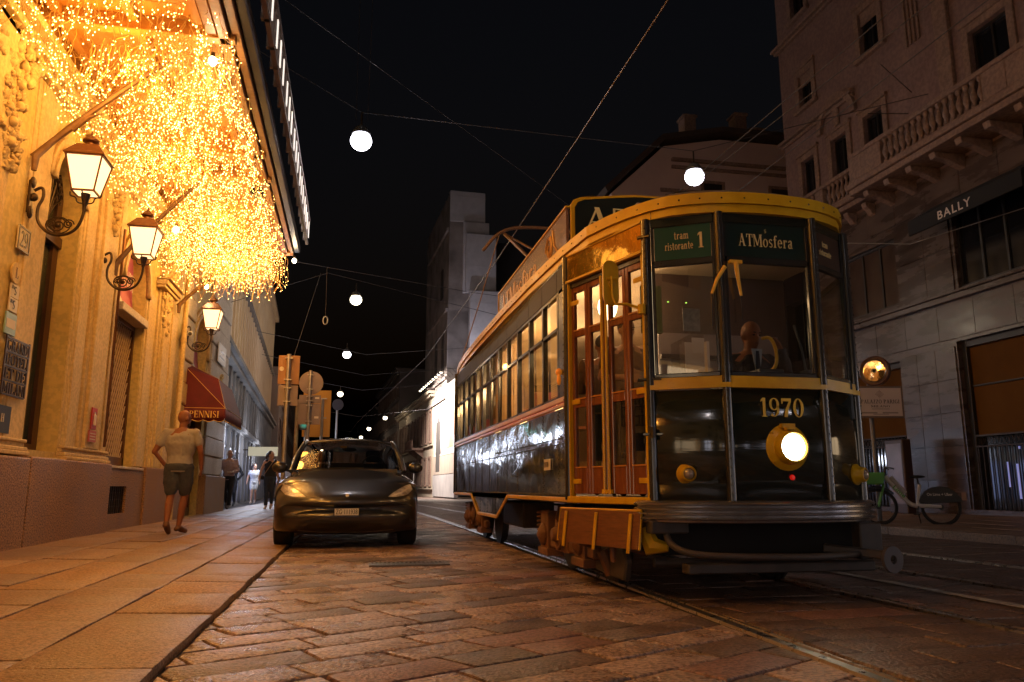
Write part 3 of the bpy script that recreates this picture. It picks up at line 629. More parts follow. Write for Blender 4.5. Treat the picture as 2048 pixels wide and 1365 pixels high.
# ---------------- wall lanterns ----------------
lampglow = mat('lantern_frosted_glass', (.9, .8, .65), .5, emit=(1, .62, .3), es=1.7, c2=(.95, .88, .75), ns=6)
def lantern(y, zc):
    t = thing('wall_lantern', '', 'lantern', (WX + .03, y, zc), group='lanterns along the hotel wall', world=False)
    # local: x out from wall, z up; lantern head centre at x=.62,z=0
    b = MB(); b.box(0, .03, -.05, .05, -.5, -.1); b.ell((.03, 0, -.12), (.03, .06, .07)); b.ell((.03, 0, -.48), (.03, .05, .08)); b.ell((.05, 0, -.3), (.05, .045, .05)); b.build('wall_plate', M['iron'], t, bevel=.008)
    a = MB(); pts = smoothline([(.05, 0, -.22), (.14, 0, -.16), (.16, 0, -.3), (.1, 0, -.42), (.12, 0, -.62), (.3, 0, -.76), (.52, 0, -.7), (.6, 0, -.5), (.6, 0, -.3)], 3); a.tube(pts, .018, 8)
    a.tube([(.6, 0, -.38), (.6, 0, -.22)], [.02, .055], 10)
    for s in (-1, 1): a.tube(smoothline([(.6, 0, -.34), (.6 + s * .09, 0, -.33), (.6 + s * .1, 0, -.26), (.6 + s * .17, 0, -.25), (.6 + s * .17, 0, -.2)], 2), .009, 6)
    for s in (-1, 1): a.tube(smoothline([(.6, 0, -.34), (.6, s * .09, -.33), (.6, s * .1, -.26), (.6, s * .14, -.22)], 2), .008, 6)
    a.build('bracket', M['iron'], t, smooth=True)
    s_ = MB()
    for cx, cz, r in ((.34, -.62, .1), (.26, -.6, .055), (.45, -.6, .06)):
        s_.tube([(cx + r * (1 - i / 26) * cos(i * .55), 0, cz + r * (1 - i / 26) * sin(i * .55)) for i in range(22)], .009, 6)
    s_.tube([(.34 + .13 * cos(i * pi / 8), 0, -.62 + .1 * sin(i * pi / 8)) for i in range(17)], .008, 6); s_.ell((.34, 0, -.62), (.03, .02, .03)); s_.build('scrollwork', M['iron'], t, smooth=True)
    hb_, ht, zb, zt = .115, .19, -.21, .2
    G = MB(); G.add([(.6 + sx * q, sy * q, z) for z, q in ((zb, hb_), (zt, ht)) for sx, sy in ((-1, -1), (1, -1), (1, 1), (-1, 1))], [(0, 1, 5, 4), (1, 2, 6, 5), (2, 3, 7, 6), (3, 0, 4, 7), (3, 2, 1, 0)])
    G.build('lamp_glass', lampglow, t)
    f = MB()
    for sx, sy in ((-1, -1), (1, -1), (1, 1), (-1, 1)): f.tube([(.6 + sx * (hb_ + .004), sy * (hb_ + .004), zb), (.6 + sx * (ht + .004), sy * (ht + .004), zt)], .011, 6)
    for z, q in ((zb, hb_ + .006), (zt, ht + .008)):
        for (a0, a1) in (((-1, -1), (1, -1)), ((1, -1), (1, 1)), ((1, 1), (-1, 1)), ((-1, 1), (-1, -1))): f.bar((.6 + a0[0] * q, a0[1] * q, z), (.6 + a1[0] * q, a1[1] * q, z), .02, .02)
    f.build('frame', M['bronze'], t)
    rf = MB(); rf.lathe([(.31, .2), (.315, .22), (.28, .25), (.17, .36), (.1, .375), (.0, .38)], (.6, 0, 0), (0, 0, 1), 4, off=.5); ro = rf.build('roof', M['bronze'], t, bevel=.006)
    MB().lathe([(.05, .37), (.05, .41), (.09, .43), (.095, .45), (.05, .49), (.02, .52), (.008, .56), (.0, .58)], (.6, 0, 0), (0, 0, 1), 12).build('finial', M['bronze'], ro, smooth=True)
    light('lantern_bulb', (.6, 0, 0), 7, (1, .52, .2), .1, parent=t)
    return t
for i, (y, zc) in enumerate(((9.52, 4.4), (12.2, 4.42), (18.15, 4.5))):
    lt = lantern(y, zc); lt['label'] = ['nearest lit wall lantern, beside the house number 29', 'lit wall lantern between the entrance and the lattice grille window', 'farthest lit wall lantern, above the red awning'][i]
# ---------------- red awning ----------------
t = thing('shop_awning', 'red fabric shop awning with scalloped valance reading PENNISI', 'awning', (-3.8, 20, 2.5))
ya, yb, xo, zb, zt = 18.75, 21.5, -2.86, 2.57, 3.62
A = MB(); W0, W1, W2 = (-3.78, ya + .02, 3.5), (-3.78, ya + .55, zt), (-3.78, yb - .5, zt)
c0, c1, c2, c3 = (-3.78, ya, zb), (xo, ya, zb), (xo, yb, zb), (-3.78, yb, zb); m0, m1 = (-3.1, ya + .3, 3.28), (-3.1, yb - .3, 3.28)
A.add([W0, W1, c0, c1, m0], [(0, 2, 3), (0, 3, 4), (0, 4, 1)]); A.add([W1, W2, m1, m0], [(0, 1, 2, 3)]); A.add([m0, m1, c2, c1], [(0, 1, 2, 3)]); A.add([W2, c2, m1], [(0, 1, 2)]); A.add([W2, c3, c2], [(0, 1, 2)])
A.build('canopy_fabric', M['awn'], t, solid=.006)
def valance(p, q, n, nm):
    p, q = Vector(p), Vector(q); rows_ = [[], []]
    for i in range(n * 8 + 1):
        f = i / (n * 8); w_ = .02 * sin(f * n * 2 * pi + 1); pt = p.lerp(q, f); nn = (q - p).normalized().cross(Vector((0, 0, 1)))
        rows_[0].append(tuple(pt)); rows_[1].append(tuple(pt + nn * w_ + Vector((0, 0, -.27 - .035 * abs(sin(f * n * pi))))))
    b = MB(); b.sheet(rows_); b.build(nm, M['awn'], t, smooth='all', solid=.004)
    MB().tube([tuple(Vector(a) + Vector((0, 0, -.002))) for a in rows_[1]], .008, 4).build('piping', M['gold'], t)
    MB().tube([tuple(Vector(a) + nn * .004) for a in (rows_[0][0], rows_[0][-1])], .006, 4).build('piping', M['gold'], t)
valance(c0, c1, 4, 'valance'); valance(c1, c2, 10, 'valance')
s = MB(); serif(s, 'PENNISI', (-3.62, ya - .03, zb - .22), (1, 0, 0), UZ, .15, width=.64); s.build('lettering', M['gold'], t)
sm = MB(); sm.tube([W0, c1], .006, 4); sm.tube([W1, m0], .006, 4); sm.tube([m0, c1], .006, 4); sm.tube([(-3.78, ya, 2.75), m0], .005, 4); sm.build('seams', M['gold'], t)
# ---------------- entrance canopy ----------------
cn = thing('hotel_canopy', 'large timber ceilinged canopy over the hotel entrance with railing along its edge', 'canopy', (-3.8, 11, 6))
wood = mat('canopy_wood', (.45, .2, .04), .5, c2=(.55, .27, .07), ns=2, stretch=(6, 1, 6), bump=.001)
wood2 = mat('canopy_beam', (.26, .11, .035), .45, c2=(.34, .16, .05), ns=3, stretch=(1, 6, 1))
y0, y1, xe = 1.5, 17.5, -1.5
MB().box(-3.9, xe - .02, y0, y1, 6.12, 6.3).build('roof_deck', wood2, cn)
n = 30
for k in range(n):
    a = y0 + (y1 - y0) * k / n; MB().box(-3.78, xe - .05, a + .006, a + (y1 - y0) / n - .006, 6.085, 6.115).build('ceiling_board', wood, cn)
for y in (2.2, 5.5, 8.8, 12.1, 13.1, 17.35): MB().box(-3.78, xe, y - .07, y + .07, 5.9, 6.086).build('cross_beam', wood, cn, bevel=.01)
for x in (-3.4, -2.6, -1.9): MB().box(x - .05, x + .05, y0, y1, 5.99, 6.08).build('rafter', wood, cn)
for i, (xa, xb, za, zb_) in enumerate(((-1.82, -1.7, 5.93, 6.1), (-1.68, -1.56, 5.9, 6.2), (-1.54, -1.44, 5.95, 6.3))): MB().box(xa, xb, y0, y1 + .02 * i, za, zb_).build('edge_moulding', wood2, cn, bevel=.008)
MB().box(-3.8, -1.44, y1, y1 + .1, 5.93, 6.3).build('edge_moulding', wood2, cn, bevel=.008)
gut = mat('gutter_metal', (.02, .016, .016), .35, .5)
MB().box(-1.43, -1.3, y0, y1 + .1, 6.0, 6.16).build('gutter', gut, cn, bevel=.02)
# railing on top of the canopy edge
lr = MB(); lr.box(-1.2, -1.12, y0, y1 + .2, 6.78, 6.86); lr.box(-1.2, -1.14, y0, y1 + .2, 6.24, 6.29); lr.build('rail', mat('rail_grey', (.3, .25, .24), .6), cn)
y = y0; k = 0; wl = mat('white_lit_strip', (.9, .85, .8), .5, emit=(1, .88, .76), es=.9, sample=False)
while y < y1:
    MB().box(-1.24, -1.14, y, y + .06, 6.24, 6.79).build('baluster', mat('baluster_paint', (.42, .36, .33), .6), cn)
    b = MB().box(-1.135, -1.12, y + .1, y + .17, 6.33, 6.7).build('light_strip', wl, cn)
    y += .48 + .14 * (k % 3 == 2); k += 1
# stay rods, carved like reeds
def stay(p, q, nm='stay_rod'):
    p, q = Vector(p), Vector(q); b = MB(); pts = []; rs = []
    for i in range(13):
        t_ = i / 12; pt = p.lerp(q, t_); pt.z += .05 * sin(pi * t_); pts.append(pt); rs.append(.028 + .012 * (1 - t_) + (.008 if i in (3, 7) else 0))
    b.tube(pts, rs, 8); b.tube([p + Vector((.03, 0, -.16)), p + Vector((.03, 0, .02)), p.lerp(q, .12)], [.03, .05, .03], 8)
    d = (q - p).normalized()
    for f in (.28,): b.tube([p.lerp(q, f) - Vector((0, 0, .02)), p.lerp(q, f + .12) + Vector((0, 0, .0)), p.lerp(q, f + .2) - Vector((0, 0, .06))], [.03, .03, .004], 6)
    b.build(nm, M['bamboo'], cn, smooth=True)
stay((-3.74, 9.42, 4.55), (-2.35, 9.42, 5.93)); stay((-3.74, 12.75, 4.2), (-2.35, 12.75, 5.93)); stay((-3.74, 17.3, 4.6), (-2.35, 17.3, 5.93)); stay((-3.74, 5.5, 4.5), (-2.35, 5.5, 5.93))
sp = thing('floodlight', 'small dark floodlight hanging under the canopy edge', 'floodlight', (-1.75, 13.3, 5.8)); MB().box(-1.85, -1.65, 13.2, 13.42, 5.7, 5.86).build('housing', M['black'], sp, bevel=.01); MB().tube([(-1.75, 13.3, 5.86), (-1.75, 13.3, 5.95)], .015, 6).build('bracket', M['black'], sp)
bulbm = mat('bare_bulb', (1, .95, .8), .4, emit=(1, .85, .55), es=10, sample=False)
for i, (x, y, z, lb, e) in enumerate(((-1.78, 9.0, 5.75, 'bare bulb lamp glowing under the canopy near the outer edge', 25), (-1.42, 17.6, 5.82, 'bare bulb lamp at the far outer corner of the canopy', 12), (-3.3, 17.9, 5.2, 'bare bulb lamp near the far stay rod', 14), (-3.2, 14.2, 5.3, 'bright bulb lamp hidden in the fairy lights by the second lantern', 20))):
    t = thing('bulb_lamp', lb, 'lamp', (x, y, z), group='bulb lamps under the canopy', world=False); MB().ell((0, 0, 0), (.05, .05, .06)).build('bulb', bulbm, t, smooth=True); MB().tube([(0, 0, .05), (0, 0, .11)], .025, 8).build('socket', M['iron'], t)
    light('bulb_light', (0, 0, -.09), e, (1, .7, .38), .06, parent=t)
# ---------------- fairy lights ----------------
fl = thing('fairy_light_curtain', 'dense curtain of golden fairy lights on tangled wires hanging under the canopy', 'fairy lights', (-2.6, 11, 5.9))
bm_, wm_ = MB(), MB()
def dens(x, y):
    v = noise.noise(Vector((x * 1.1, y * .55, 3.1))) + .35 * noise.noise(Vector((x * 3, y * 2, 9)))
    return v
OCT = [(1, 0, 0), (0, 1, 0), (-1, 0, 0), (0, -1, 0), (0, 0, 1), (0, 0, -1)]; OF = [(0, 1, 4), (1, 2, 4), (2, 3, 4), (3, 0, 4), (1, 0, 5), (2, 1, 5), (3, 2, 5), (0, 3, 5)]
nb = 0
for s_ in range(3600):
    y = 2.5 + 15.1 * R.random() ** .75; x = R.uniform(-3.7, -1.62)
    if y > 17.5: continue
    d = dens(x, y)
    edge = (x + 3.7) / 2.1
    if d < -.08 and y < 15 and R.random() < .75: continue
    drop = R.uniform(.12, .42) + max(0, d) * .75 + (.3 if y > 13.5 else 0) * R.random()
    if edge > .9: drop *= .6
    if y > 16: drop = R.uniform(.2, .8)
    p = Vector((x, y, 5.97)); pts = [p.copy()]; dirv = Vector((R.uniform(-1, 1), R.uniform(-1, 1), -.6)); k = 8; st = drop / k * 1.7
    for i in range(k):
        dirv += Vector((R.uniform(-.7, .7), R.uniform(-.7, .7), R.uniform(-1.0, .2))); dirv.z = min(dirv.z, -.1); dirv.normalize(); p = p + dirv * st; p.x = min(max(p.x, -3.74), -1.5); p.z = min(p.z, 5.99); pts.append(p.copy())
    wm_.tube(pts, .0042, 3, cap=False)
    for i in range(1, k + 1):
        if R.random() < (.72 if i < 4 else .25): continue
        q = pts[i] + Vector((R.uniform(-.03, .03), R.uniform(-.03, .03), R.uniform(-.04, .0))); r = R.uniform(.0038, .0068)
        bm_.add([(q.x + a * r, q.y + b * r, q.z + c * r * 1.5) for a, b, c in OCT], OF); nb += 1
wm_.build('wire', mat('fairy_wire', (.7, .42, .12), .5), fl, kind='stuff', fixn=False)
bm_.build('bulb', mat('fairy_bulb', (1, .8, .4), .5, emit=(1, .56, .15), es=30, sample=False), fl, kind='stuff', fixn=False)
FC = (1, .42, .06)
for (x, y, z, e) in ((-2.5, 3.5, 5.4, 330), (-2.6, 6.2, 5.4, 250), (-2.7, 8.8, 5.4, 120), (-2.6, 11.3, 5.35, 110), (-2.4, 13.6, 5.2, 120), (-2.4, 16.0, 5.1, 150), (-2.2, 17.2, 5.0, 70)): light('fairy_glow', (x, y, z), e * .68, FC, .35, parent=fl)
# ---------------- tram ----------------
def bodypaint():
    m = bpy.data.materials.new('tram_black_green'); m.use_nodes = True; t = m.node_tree; b = t.nodes['Principled BSDF']; N = t.nodes.new; L = t.links.new
    b.inputs['Base Color'].default_value = (.02, .022, .02, 1); b.inputs['Roughness'].default_value = .1; b.inputs['Coat Weight'].default_value = .6; b.inputs['Coat Roughness'].default_value = .04
    tc = N('ShaderNodeTexCoord'); n1 = N('ShaderNodeTexNoise'); n1.inputs['Scale'].default_value = 3.2; n1.inputs['Detail'].default_value = 2
    n2 = N('ShaderNodeTexNoise'); n2.inputs['Scale'].default_value = 40; n2.inputs['Detail'].default_value = 2
    mp = N('ShaderNodeMapping'); mp.inputs['Scale'].default_value = (1, .55, .9); L(tc.outputs['Object'], mp.inputs[0]); L(mp.outputs[0], n1.inputs['Vector']); L(tc.outputs['Object'], n2.inputs['Vector'])
    b1 = N('ShaderNodeBump'); b1.inputs['Distance'].default_value = .016; b2 = N('ShaderNodeBump'); b2.inputs['Distance'].default_value = .0006
    L(n1.outputs[0], b1.inputs['Height']); L(n2.outputs[0], b2.inputs['Height']); L(b1.outputs[0], b2.inputs['Normal']); L(b2.outputs[0], b.inputs['Normal']); L(b2.outputs[0], b.inputs['Coat Normal'])
    n3 = N('ShaderNodeTexNoise'); n3.inputs['Scale'].default_value = 6; r = N('ShaderNodeMapRange'); r.inputs[3].default_value = .07; r.inputs[4].default_value = .2; L(n3.outputs[0], r.inputs[0]); L(r.outputs[0], b.inputs['Roughness'])
    return m
TP = bodypaint()
TF = mat('tram_front_paint', (.012, .015, .011), .13, c2=(.017, .02, .014), ns=3, coat=.4, bump=.0035, bs=9, rv=.05, stretch=(.15, .15, 1.6))
TD = mat('tram_frame_black', (.02, .02, .019), .2, coat=.4, bump=.001, bs=14)
TY = mat('tram_yellow', (.56, .3, .004), .34, c2=(.66, .38, .01), ns=7, coat=.05, spec=.3, bump=.0006, bs=30)
TG = mat('tram_gold_board', (.8, .5, .07), .08, .85, c2=(.55, .28, .03), ns=6, bump=.0018, bs=7)
TW = mat('tram_mahogany', (.13, .036, .012), .16, c2=(.22, .07, .022), ns=5, stretch=(6, 6, .6), coat=.3)
TB = mat('tram_step_wood', (.1, .034, .012), .4, c2=(.17, .06, .02), ns=7, stretch=(1, 1, 9), bump=.001, bs=40)
TU = mat('tram_underframe', (.03, .026, .024), .6, c2=(.05, .04, .035), ns=8, bump=.002, bs=40)
TR = mat('rusty_bogie', (.09, .04, .022), .7, c2=(.17, .075, .035), ns=7, bump=.004, bs=40)
TS = mat('bumper_steel', (.42, .4, .4), .26, .85, c2=(.34, .32, .32), ns=10, bump=.0006, bs=30)
TI = mat('tram_interior_beige', (.55, .42, .28), .6, c2=(.62, .48, .33), ns=3)
TGl = glass('tram_glass', (.92, .93, .92), .05)
TGd = glass('tram_side_glass', (.95, .92, .84), .01, .02, .5)
tram = thing('tram', 'old dark green and yellow tram numbered 1970 with wooden folding doors', 'tram', (2.98, 9.5, 0))
TX = 2.98
def V2(*a): return Vector(a)
FP = [(1.81, 6.44), (2.14, 5.38), (2.60, 5.10), (3.36, 5.10), (3.82, 5.38), (4.15, 6.44)]
RP = [(4.15, 13.84), (3.82, 14.9), (3.36, 15.15), (2.6, 15.15), (2.14, 14.9), (1.81, 13.84)]
OUT = FP + RP
def off(P, d, closed=True):
    n = len(P); o = []
    for i in range(n):
        a, b, c = Vector(P[i - 1] if closed or i else P[i]), Vector(P[i]), Vector(P[(i + 1) % n] if closed or i < n - 1 else P[i])
        ns_ = []
        for p, q in ((a, b), (b, c)):
            e = q - p
            if e.length > 1e-6: e.normalize(); ns_.append(Vector((e.y, -e.x)))
        nn = ns_[0] + ns_[-1]; nn.normalize(); k = 1 / max(.5, nn.dot(ns_[0])); o.append(b + nn * d * k)
    return o
# floor, saloon walls
MB().prism([tuple(p) for p in OUT], (0, 0, .66), (1, 0, 0), (0, 1, 0), (0, 0, .06)).build('floor', TU, tram)
# side body panels (left side built piece by piece with seams and rivets)
def side_panels(X, sg):
    ps = [6.44, 6.78] + [7.36 + .6 * i for i in range(11)] + [13.84]
    for i in range(len(ps) - 1):
        a, b = ps[i], ps[i + 1]; low = .70
        k = 6
        q = MB(); q.box(min(X, X - sg * .02), max(X, X - sg * .02), a + .002, b - .002, low, 1.19); q.build('side_panel', TP, tram)
        q = MB(); q.box(min(X, X - sg * .02), max(X, X - sg * .02), a + .002, b - .002, 1.194, 1.475); q.build('side_panel', TP, tram)
    pr = [(9.1, .70), (9.78, .445), (11.2, .445), (11.85, .70)]
    MB().prism(pr, (X - (0 if sg < 0 else .02), 0, 0), (0, 1, 0), (0, 0, 1), (.02, 0, 0)).build('skirt_panel', TP, tram)
    st = MB(); xo = X + sg * .012
    path = [(6.44, .69), (9.06, .69), (9.76, .435), (11.22, .435), (11.9, .69), (13.84, .69)]
    for (a, b), (c, d) in zip(path, path[1:]): st.bar((xo, a, b), (xo, c, d), .02, .04, (0, 0, 1))
    st.build('skirt_edging', TY, tram, bevel=.004)
    rv = MB(); xr = X + sg * .001
    def riv(y, z): rv.lathe([(.0075, 0), (.006, .004), (.002, .0065)], (xr, y, z), (sg, 0, 0), 6)
    for y in ps[1:-1]:
        for j in range(19): riv(y - .018, .73 + j * .04); riv(y + .018, .75 + j * .04)
    y = 6.5
    while y < 13.8: riv(y, 1.165); riv(y, 1.215) if y < 10 else None; riv(y, .728); y += .05
    for j in range(8): riv(9.85 + j * .18, .47)
    for yy in (9.9, 10.5, 11.1):
        for j in range(6): riv(yy, .48 + j * .04)
    rv.build('rivets', TD, tram, kind='stuff', smooth=True)
    b = MB(); b.box(min(xo, xo - sg * .03), max(xo, xo - sg * .03), 6.44, 13.84, 1.485, 1.52); b.box(min(xo, xo + sg * .012), max(xo, xo + sg * .012), 6.44, 13.84, 1.525, 1.57); b.build('waist_strip', TY, tram, bevel=.006)
    # windows
    post = MB(); xi0, xi1 = sorted((X, X - sg * .05))
    wy = [6.78, 7.36] + [7.36 + .6 * i for i in range(1, 11)] + [13.72]
    for y in wy: post.box(xi0, xi1, y - .028, y + .028, 1.56, 2.53)
    post.box(xi0, xi1, 6.44, 6.74, 1.56, 2.8)
    post.box(xi0, xi1, 6.78, 13.84, 2.2, 2.235); post.box(xi0, xi1, 6.78, 13.84, 1.57, 1.6)
    post.build('window_frame', TD, tram, bevel=.004)
    pp = MB()
    for y0, y1 in zip(wy, wy[1:]): 
        for z0, z1 in ((1.6, 2.2), (2.235, 2.53)):
            MB().box(X - sg * .026, X - sg * .022, y0 + .028, y1 - .028, z0, z1).build('window_pane', TGd, tram)
    lb = MB(); lb.box(xi0, xi1, 6.44, 13.84, 2.53, 2.78); lb.build('letter_board', TD, tram)
    for i in range(len(ps) - 1): MB().box(min(X + sg * .004, X), max(X + sg * .004, X), ps[i] + .006, ps[i + 1] - .006, 2.56, 2.765).build('letter_board_panel', mat('letter_board_brown', (.018, .013, .011), .55, spec=.12), tram)
    return wy
wy = side_panels(1.81, -1); side_panels(4.15, 1)
# roof edge band, runs round the whole car
def band(path, d0, d1, z0, z1, nm, m_, closed=True, sm=1):
    P = [Vector((p[0], p[1])) for p in path]
    if sm: P = [Vector((p.x, p.y)) for p in smoothline([(*p, 0) for p in P], sm, closed)]
    a = off(P, d0, closed); b = off(P, d1, closed); rows_ = []
    for i in list(range(len(P))) + ([0] if closed else []):
        rows_.append([(a[i].x, a[i].y, z0), (b[i].x, b[i].y, z0), (b[i].x, b[i].y, z1), (a[i].x, a[i].y, z1), (a[i].x, a[i].y, z0)])
    q = MB(); q.sheet(rows_)
    if not closed:
        for r_ in (rows_[0], rows_[-1]): q.add(r_[:4], [(0, 1, 2, 3)])
    return q.build(nm, m_, tram, smooth=True)
band(OUT, -.04, .065, 2.865, 2.95, 'roof_edge', TY, True, 2); band(OUT, -.04, .045, 2.80, 2.862, 'roof_edge_lip', TY, True, 2)
MB().prism([tuple(p) for p in off(OUT, -.03)], (0, 0, 2.79), (1, 0, 0), (0, 1, 0), (0, 0, .03)).build('ceiling', TI, tram)
# rivets of the roof edge
rv = MB(); P = smoothline([(*p, 0) for p in OUT], 2, True); PO = off([(p.x, p.y) for p in P], .066)
for i in range(0, len(PO)):
    a, b = PO[i], PO[(i + 1) % len(PO)]; L = (b - a).length; n = max(1, int(L / .22)); nn = Vector(((b - a).y, -(b - a).x, 0)).normalized()
    for j in range(n): p = a.lerp(b, (j + .5) / n); rv.lathe([(.008, 0), (.003, .005)], (p.x, p.y, 2.905), nn, 6)
rv.build('rivets', TD, tram, kind='stuff')
rr = []
for k, (d, z) in enumerate(((.05, 2.95), (-.1, 3.03), (-.35, 3.1), (-.7, 3.13), (-1.1, 3.14))):
    cx, cy = TX, 10.1; rr.append([(cx + (p[0] - cx) * (1 + d / 1.17 * .98), cy + (p[1] - cy) * (1 + d / 5.0), z) for p in P + [P[0]]])
q = MB(); q.sheet(rr); q.build('roof', mat('tram_roof_grey', (.12, .1, .09), .6), tram, smooth='all')
MB().box(2.3, 3.66, 6.0, 6.6, 3.1, 3.2).build('roof_box', mat('tram_roof_box', (.25, .2, .19), .6), tram, bevel=.03)
MB().tube([(2.1, 6.2, 2.95), (2.1, 6.2, 3.1), (2.5, 5.55, 3.12), (2.85, 5.4, 3.1), (2.85, 5.4, 2.97)], .009, 6).build('roof_handrail', TD, tram)
# side and front name boards on the roof
adm = mat('name_board_dark', (.014, .02, .018), .18, coat=.5)
admS = mat('name_board_side', (.16, .085, .05), .22, c2=(.22, .12, .07), ns=6, stretch=(1, .3, 6), coat=.5, bump=.001, bs=7)
nb_ = MB().box(1.86, 1.885, 6.62, 10.0, 2.93, 3.33).build('side_name_board', admS, tram)
fr = MB(); fr.box(1.85, 1.895, 6.6, 10.02, 3.33, 3.345); fr.box(1.852, 1.893, 10.0, 10.02, 2.93, 3.33); fr.build('frame', TY, nb_)
txm = mat('side_board_lettering', (.62, .33, .1), .4)
s = MB(); serif(s, 'ATMosfera', (1.858, 9.75, 2.99), (0, -1, 0), UZ, .24, width=1.95); s.build('lettering', txm, nb_)
s = MB()
for k in range(3): s.tube([(1.856, 7.25 + .14 * cos(t_ * .4 + k) * (1 - t_ / 20), 3.12 + .13 * sin(t_ * .4 + k) * (1 - t_ / 20)) for t_ in range(16)], .009, 4)
s.tube([(1.856, 6.9, 2.98), (1.856, 7.05, 3.1), (1.856, 7.1, 3.27)], .012, 4); s.build('ornament', txm, nb_)
fb = [(1.9, 3.0), (1.9, 3.36), (1.93, 3.41), (2.0, 3.44), (2.5, 3.5), (2.98, 3.51), (3.46, 3.5), (3.96, 3.44), (4.03, 3.41), (4.06, 3.36), (4.06, 3.0)]
fo = [((x - TX) * 1.0 + TX, z) for x, z in fb]
f0 = MB().prism([(x, z) for x, z in fo], (0, 6.6, 0), (1, 0, 0), (0, 0, 1), (0, .03, 0)).build('front_name_board', TY, tram, bevel=.005)
MB().prism([((x - TX) * .965 + TX, z - .025 if z > 3.1 else z + .01) for x, z in fb], (0, 6.59, 0), (1, 0, 0), (0, 0, 1), (0, .012, 0)).build('panel', adm, f0)
s = MB(); serif(s, 'ATMosfera', (2.03, 6.588, 3.13), (1, 0, 0), UZ, .215, width=1.9); s.build('lettering', mat('board_lettering', (.8, .68, .3), .5), f0)
# front end: lower panels
def panel(p, q, z0, z1, nm, m_, th=.02, lab=None, bev=.006):
    p, q = Vector((*p, 0)), Vector((*q, 0)); d = (q - p); L = d.length; d.normalize(); n = Vector((d.y, -d.x, 0))
    b = MB(); b.prism([(0, z0), (L, z0), (L, z1), (0, z1)], p - n * th, d, (0, 0, 1), n * th); return b.build(nm, m_, tram, bevel=bev, label=lab)
PO = {}
fronts = [(FP[1], FP[2]), (FP[2], FP[3]), (FP[3], FP[4])]
def cpanel(p, q, z0, z1, bulge):
    p, q = Vector((*p, 0)), Vector((*q, 0)); d = q - p; L = d.length; d.normalize(); n = Vector((d.y, -d.x, 0)); b = MB(); K = 18
    b.sheet([[p + d * L * i / K + n * bulge * (1 - abs(2 * i / K - 1) ** 3) + Vector((0, 0, z)) for i in range(K + 1)] for z in (z0, (z0 + z1) / 2, z1)]); return b.build('front_panel', TF, tram, smooth=True, solid=.004)
cpanel(*fronts[0], .69, 1.48, .02); cpanel(*fronts[1], .69, 1.48, .012); cpanel(*fronts[2], .69, 1.48, .02); cpanel(FP[4], FP[5], .69, 1.48, .02)
rears = [(RP[i], RP[i + 1]) for i in range(5)]
for p, q in rears: panel(p, q, .69, 1.48, 'rear_panel', TP); panel(p, q, 2.45, 2.8, 'rear_header', TP); panel(p, q, 1.48, 2.45, 'rear_window', M['darkglass'])
fpath = [FP[1], FP[2], FP[3], FP[4], FP[5]]
band(fpath, .0, .035, 1.49, 1.525, 'waist_strip', TY, False, 0); band(fpath, .0, .02, 1.527, 1.575, 'waist_strip', TY, False, 0)
# front corner posts, window frames, panes
def post(p, r=.034, z0=.69, z1=2.8, m_=None):
    b = MB(); b.tube([(p[0], p[1], z0), (p[0], p[1], z1)], r, 10); o = b.build('corner_post', m_ or TD, tram, smooth=True)
    rv = MB(); n = Vector((p[0] - TX, p[1] - 6.2, 0)).normalized()
    for j in range(34): rv.lathe([(.008, 0), (.004, .005)], (p[0] + n.x * r * .98, p[1] + n.y * r * .98, .75 + j * .06), n, 6)
    rv.build('rivets', TD, o, kind='stuff'); return o
for p in FP[1:]: post(p)
post(FP[0], .04)
for p in RP: post(p)
for p, q in fronts + [(FP[4], FP[5])]:
    pv, qv = Vector(p), Vector(q); d = (qv - pv).normalized(); a = pv + d * .035; b = qv - d * .035
    panel(a, b, 2.73, 2.865, 'front_header', TF, .03); panel(a, b, 2.42, 2.47, 'window_rail', TD, .035)
    panel(a, b, 1.575, 1.61, 'window_rail', TD, .035); 
    for s0, s1 in ((a, a + d * .022), (b - d * .022, b)): panel(s0, s1, 1.61, 2.73, 'window_stile', TD, .03, bev=.003)
    ai, bi = a + d * .022, b - d * .022; n = Vector((d.y, -d.x))
    panel(ai - n * .018, bi - n * .018, 1.61, 2.42, 'window_pane', TGl, .004, bev=0)
# destination signs in the upper windows
sgm = mat('dest_sign_green', (.006, .02, .016), .25, coat=.3); sgl = mat('dest_lettering', (.62, .46, .2), .5)
def dest(p, q, fn, mm=None):
    pv, qv = Vector(p), Vector(q); d = (qv - pv).normalized(); n = Vector((d.y, -d.x)); a = pv + d * .06 - n * .012; b = qv - d * .06 - n * .012
    o = panel(a, b, 2.47, 2.73, 'destination_sign', mm or sgm, .01, bev=0)
    o3 = Vector((a.x, a.y, 0)) + Vector((n.x, n.y, 0)) * .004; s = MB(); fn(s, o3, Vector((d.x, d.y, 0)), (b - a).length); s.build('lettering', sgl, o)
def d1(s, o, d, L):
    serif(s, 'tram', o + d * .15 + V2(0, 0, 2.625), d, UZ, .06, width=.11); serif(s, 'ristorante', o + d * .08 + V2(0, 0, 2.545), d, UZ, .06, width=.21); serif(s, '1', o + d * .32 + V2(0, 0, 2.545), d, UZ, .12)
def d2(s, o, d, L): serif(s, 'ATMosfera', o + d * .1 + V2(0, 0, 2.555), d, UZ, .095, width=.44); serif(s, 's', o + d * .31 + V2(0, 0, 2.665), d, UZ, .04)
dest(*fronts[0], d1, mat('dest_sign_teal', (.008, .05, .03), .25, coat=.3)); dest(*fronts[1], d2)
dest(*fronts[2], lambda s, o, d, L: (serif(s, 'tram', o + d * .12 + V2(0, 0, 2.62), d, UZ, .05, width=.09), serif(s, 'ristorante', o + d * .06 + V2(0, 0, 2.55), d, UZ, .05, width=.2)), mat('dest_sign_brown', (.03, .014, .01), .3))
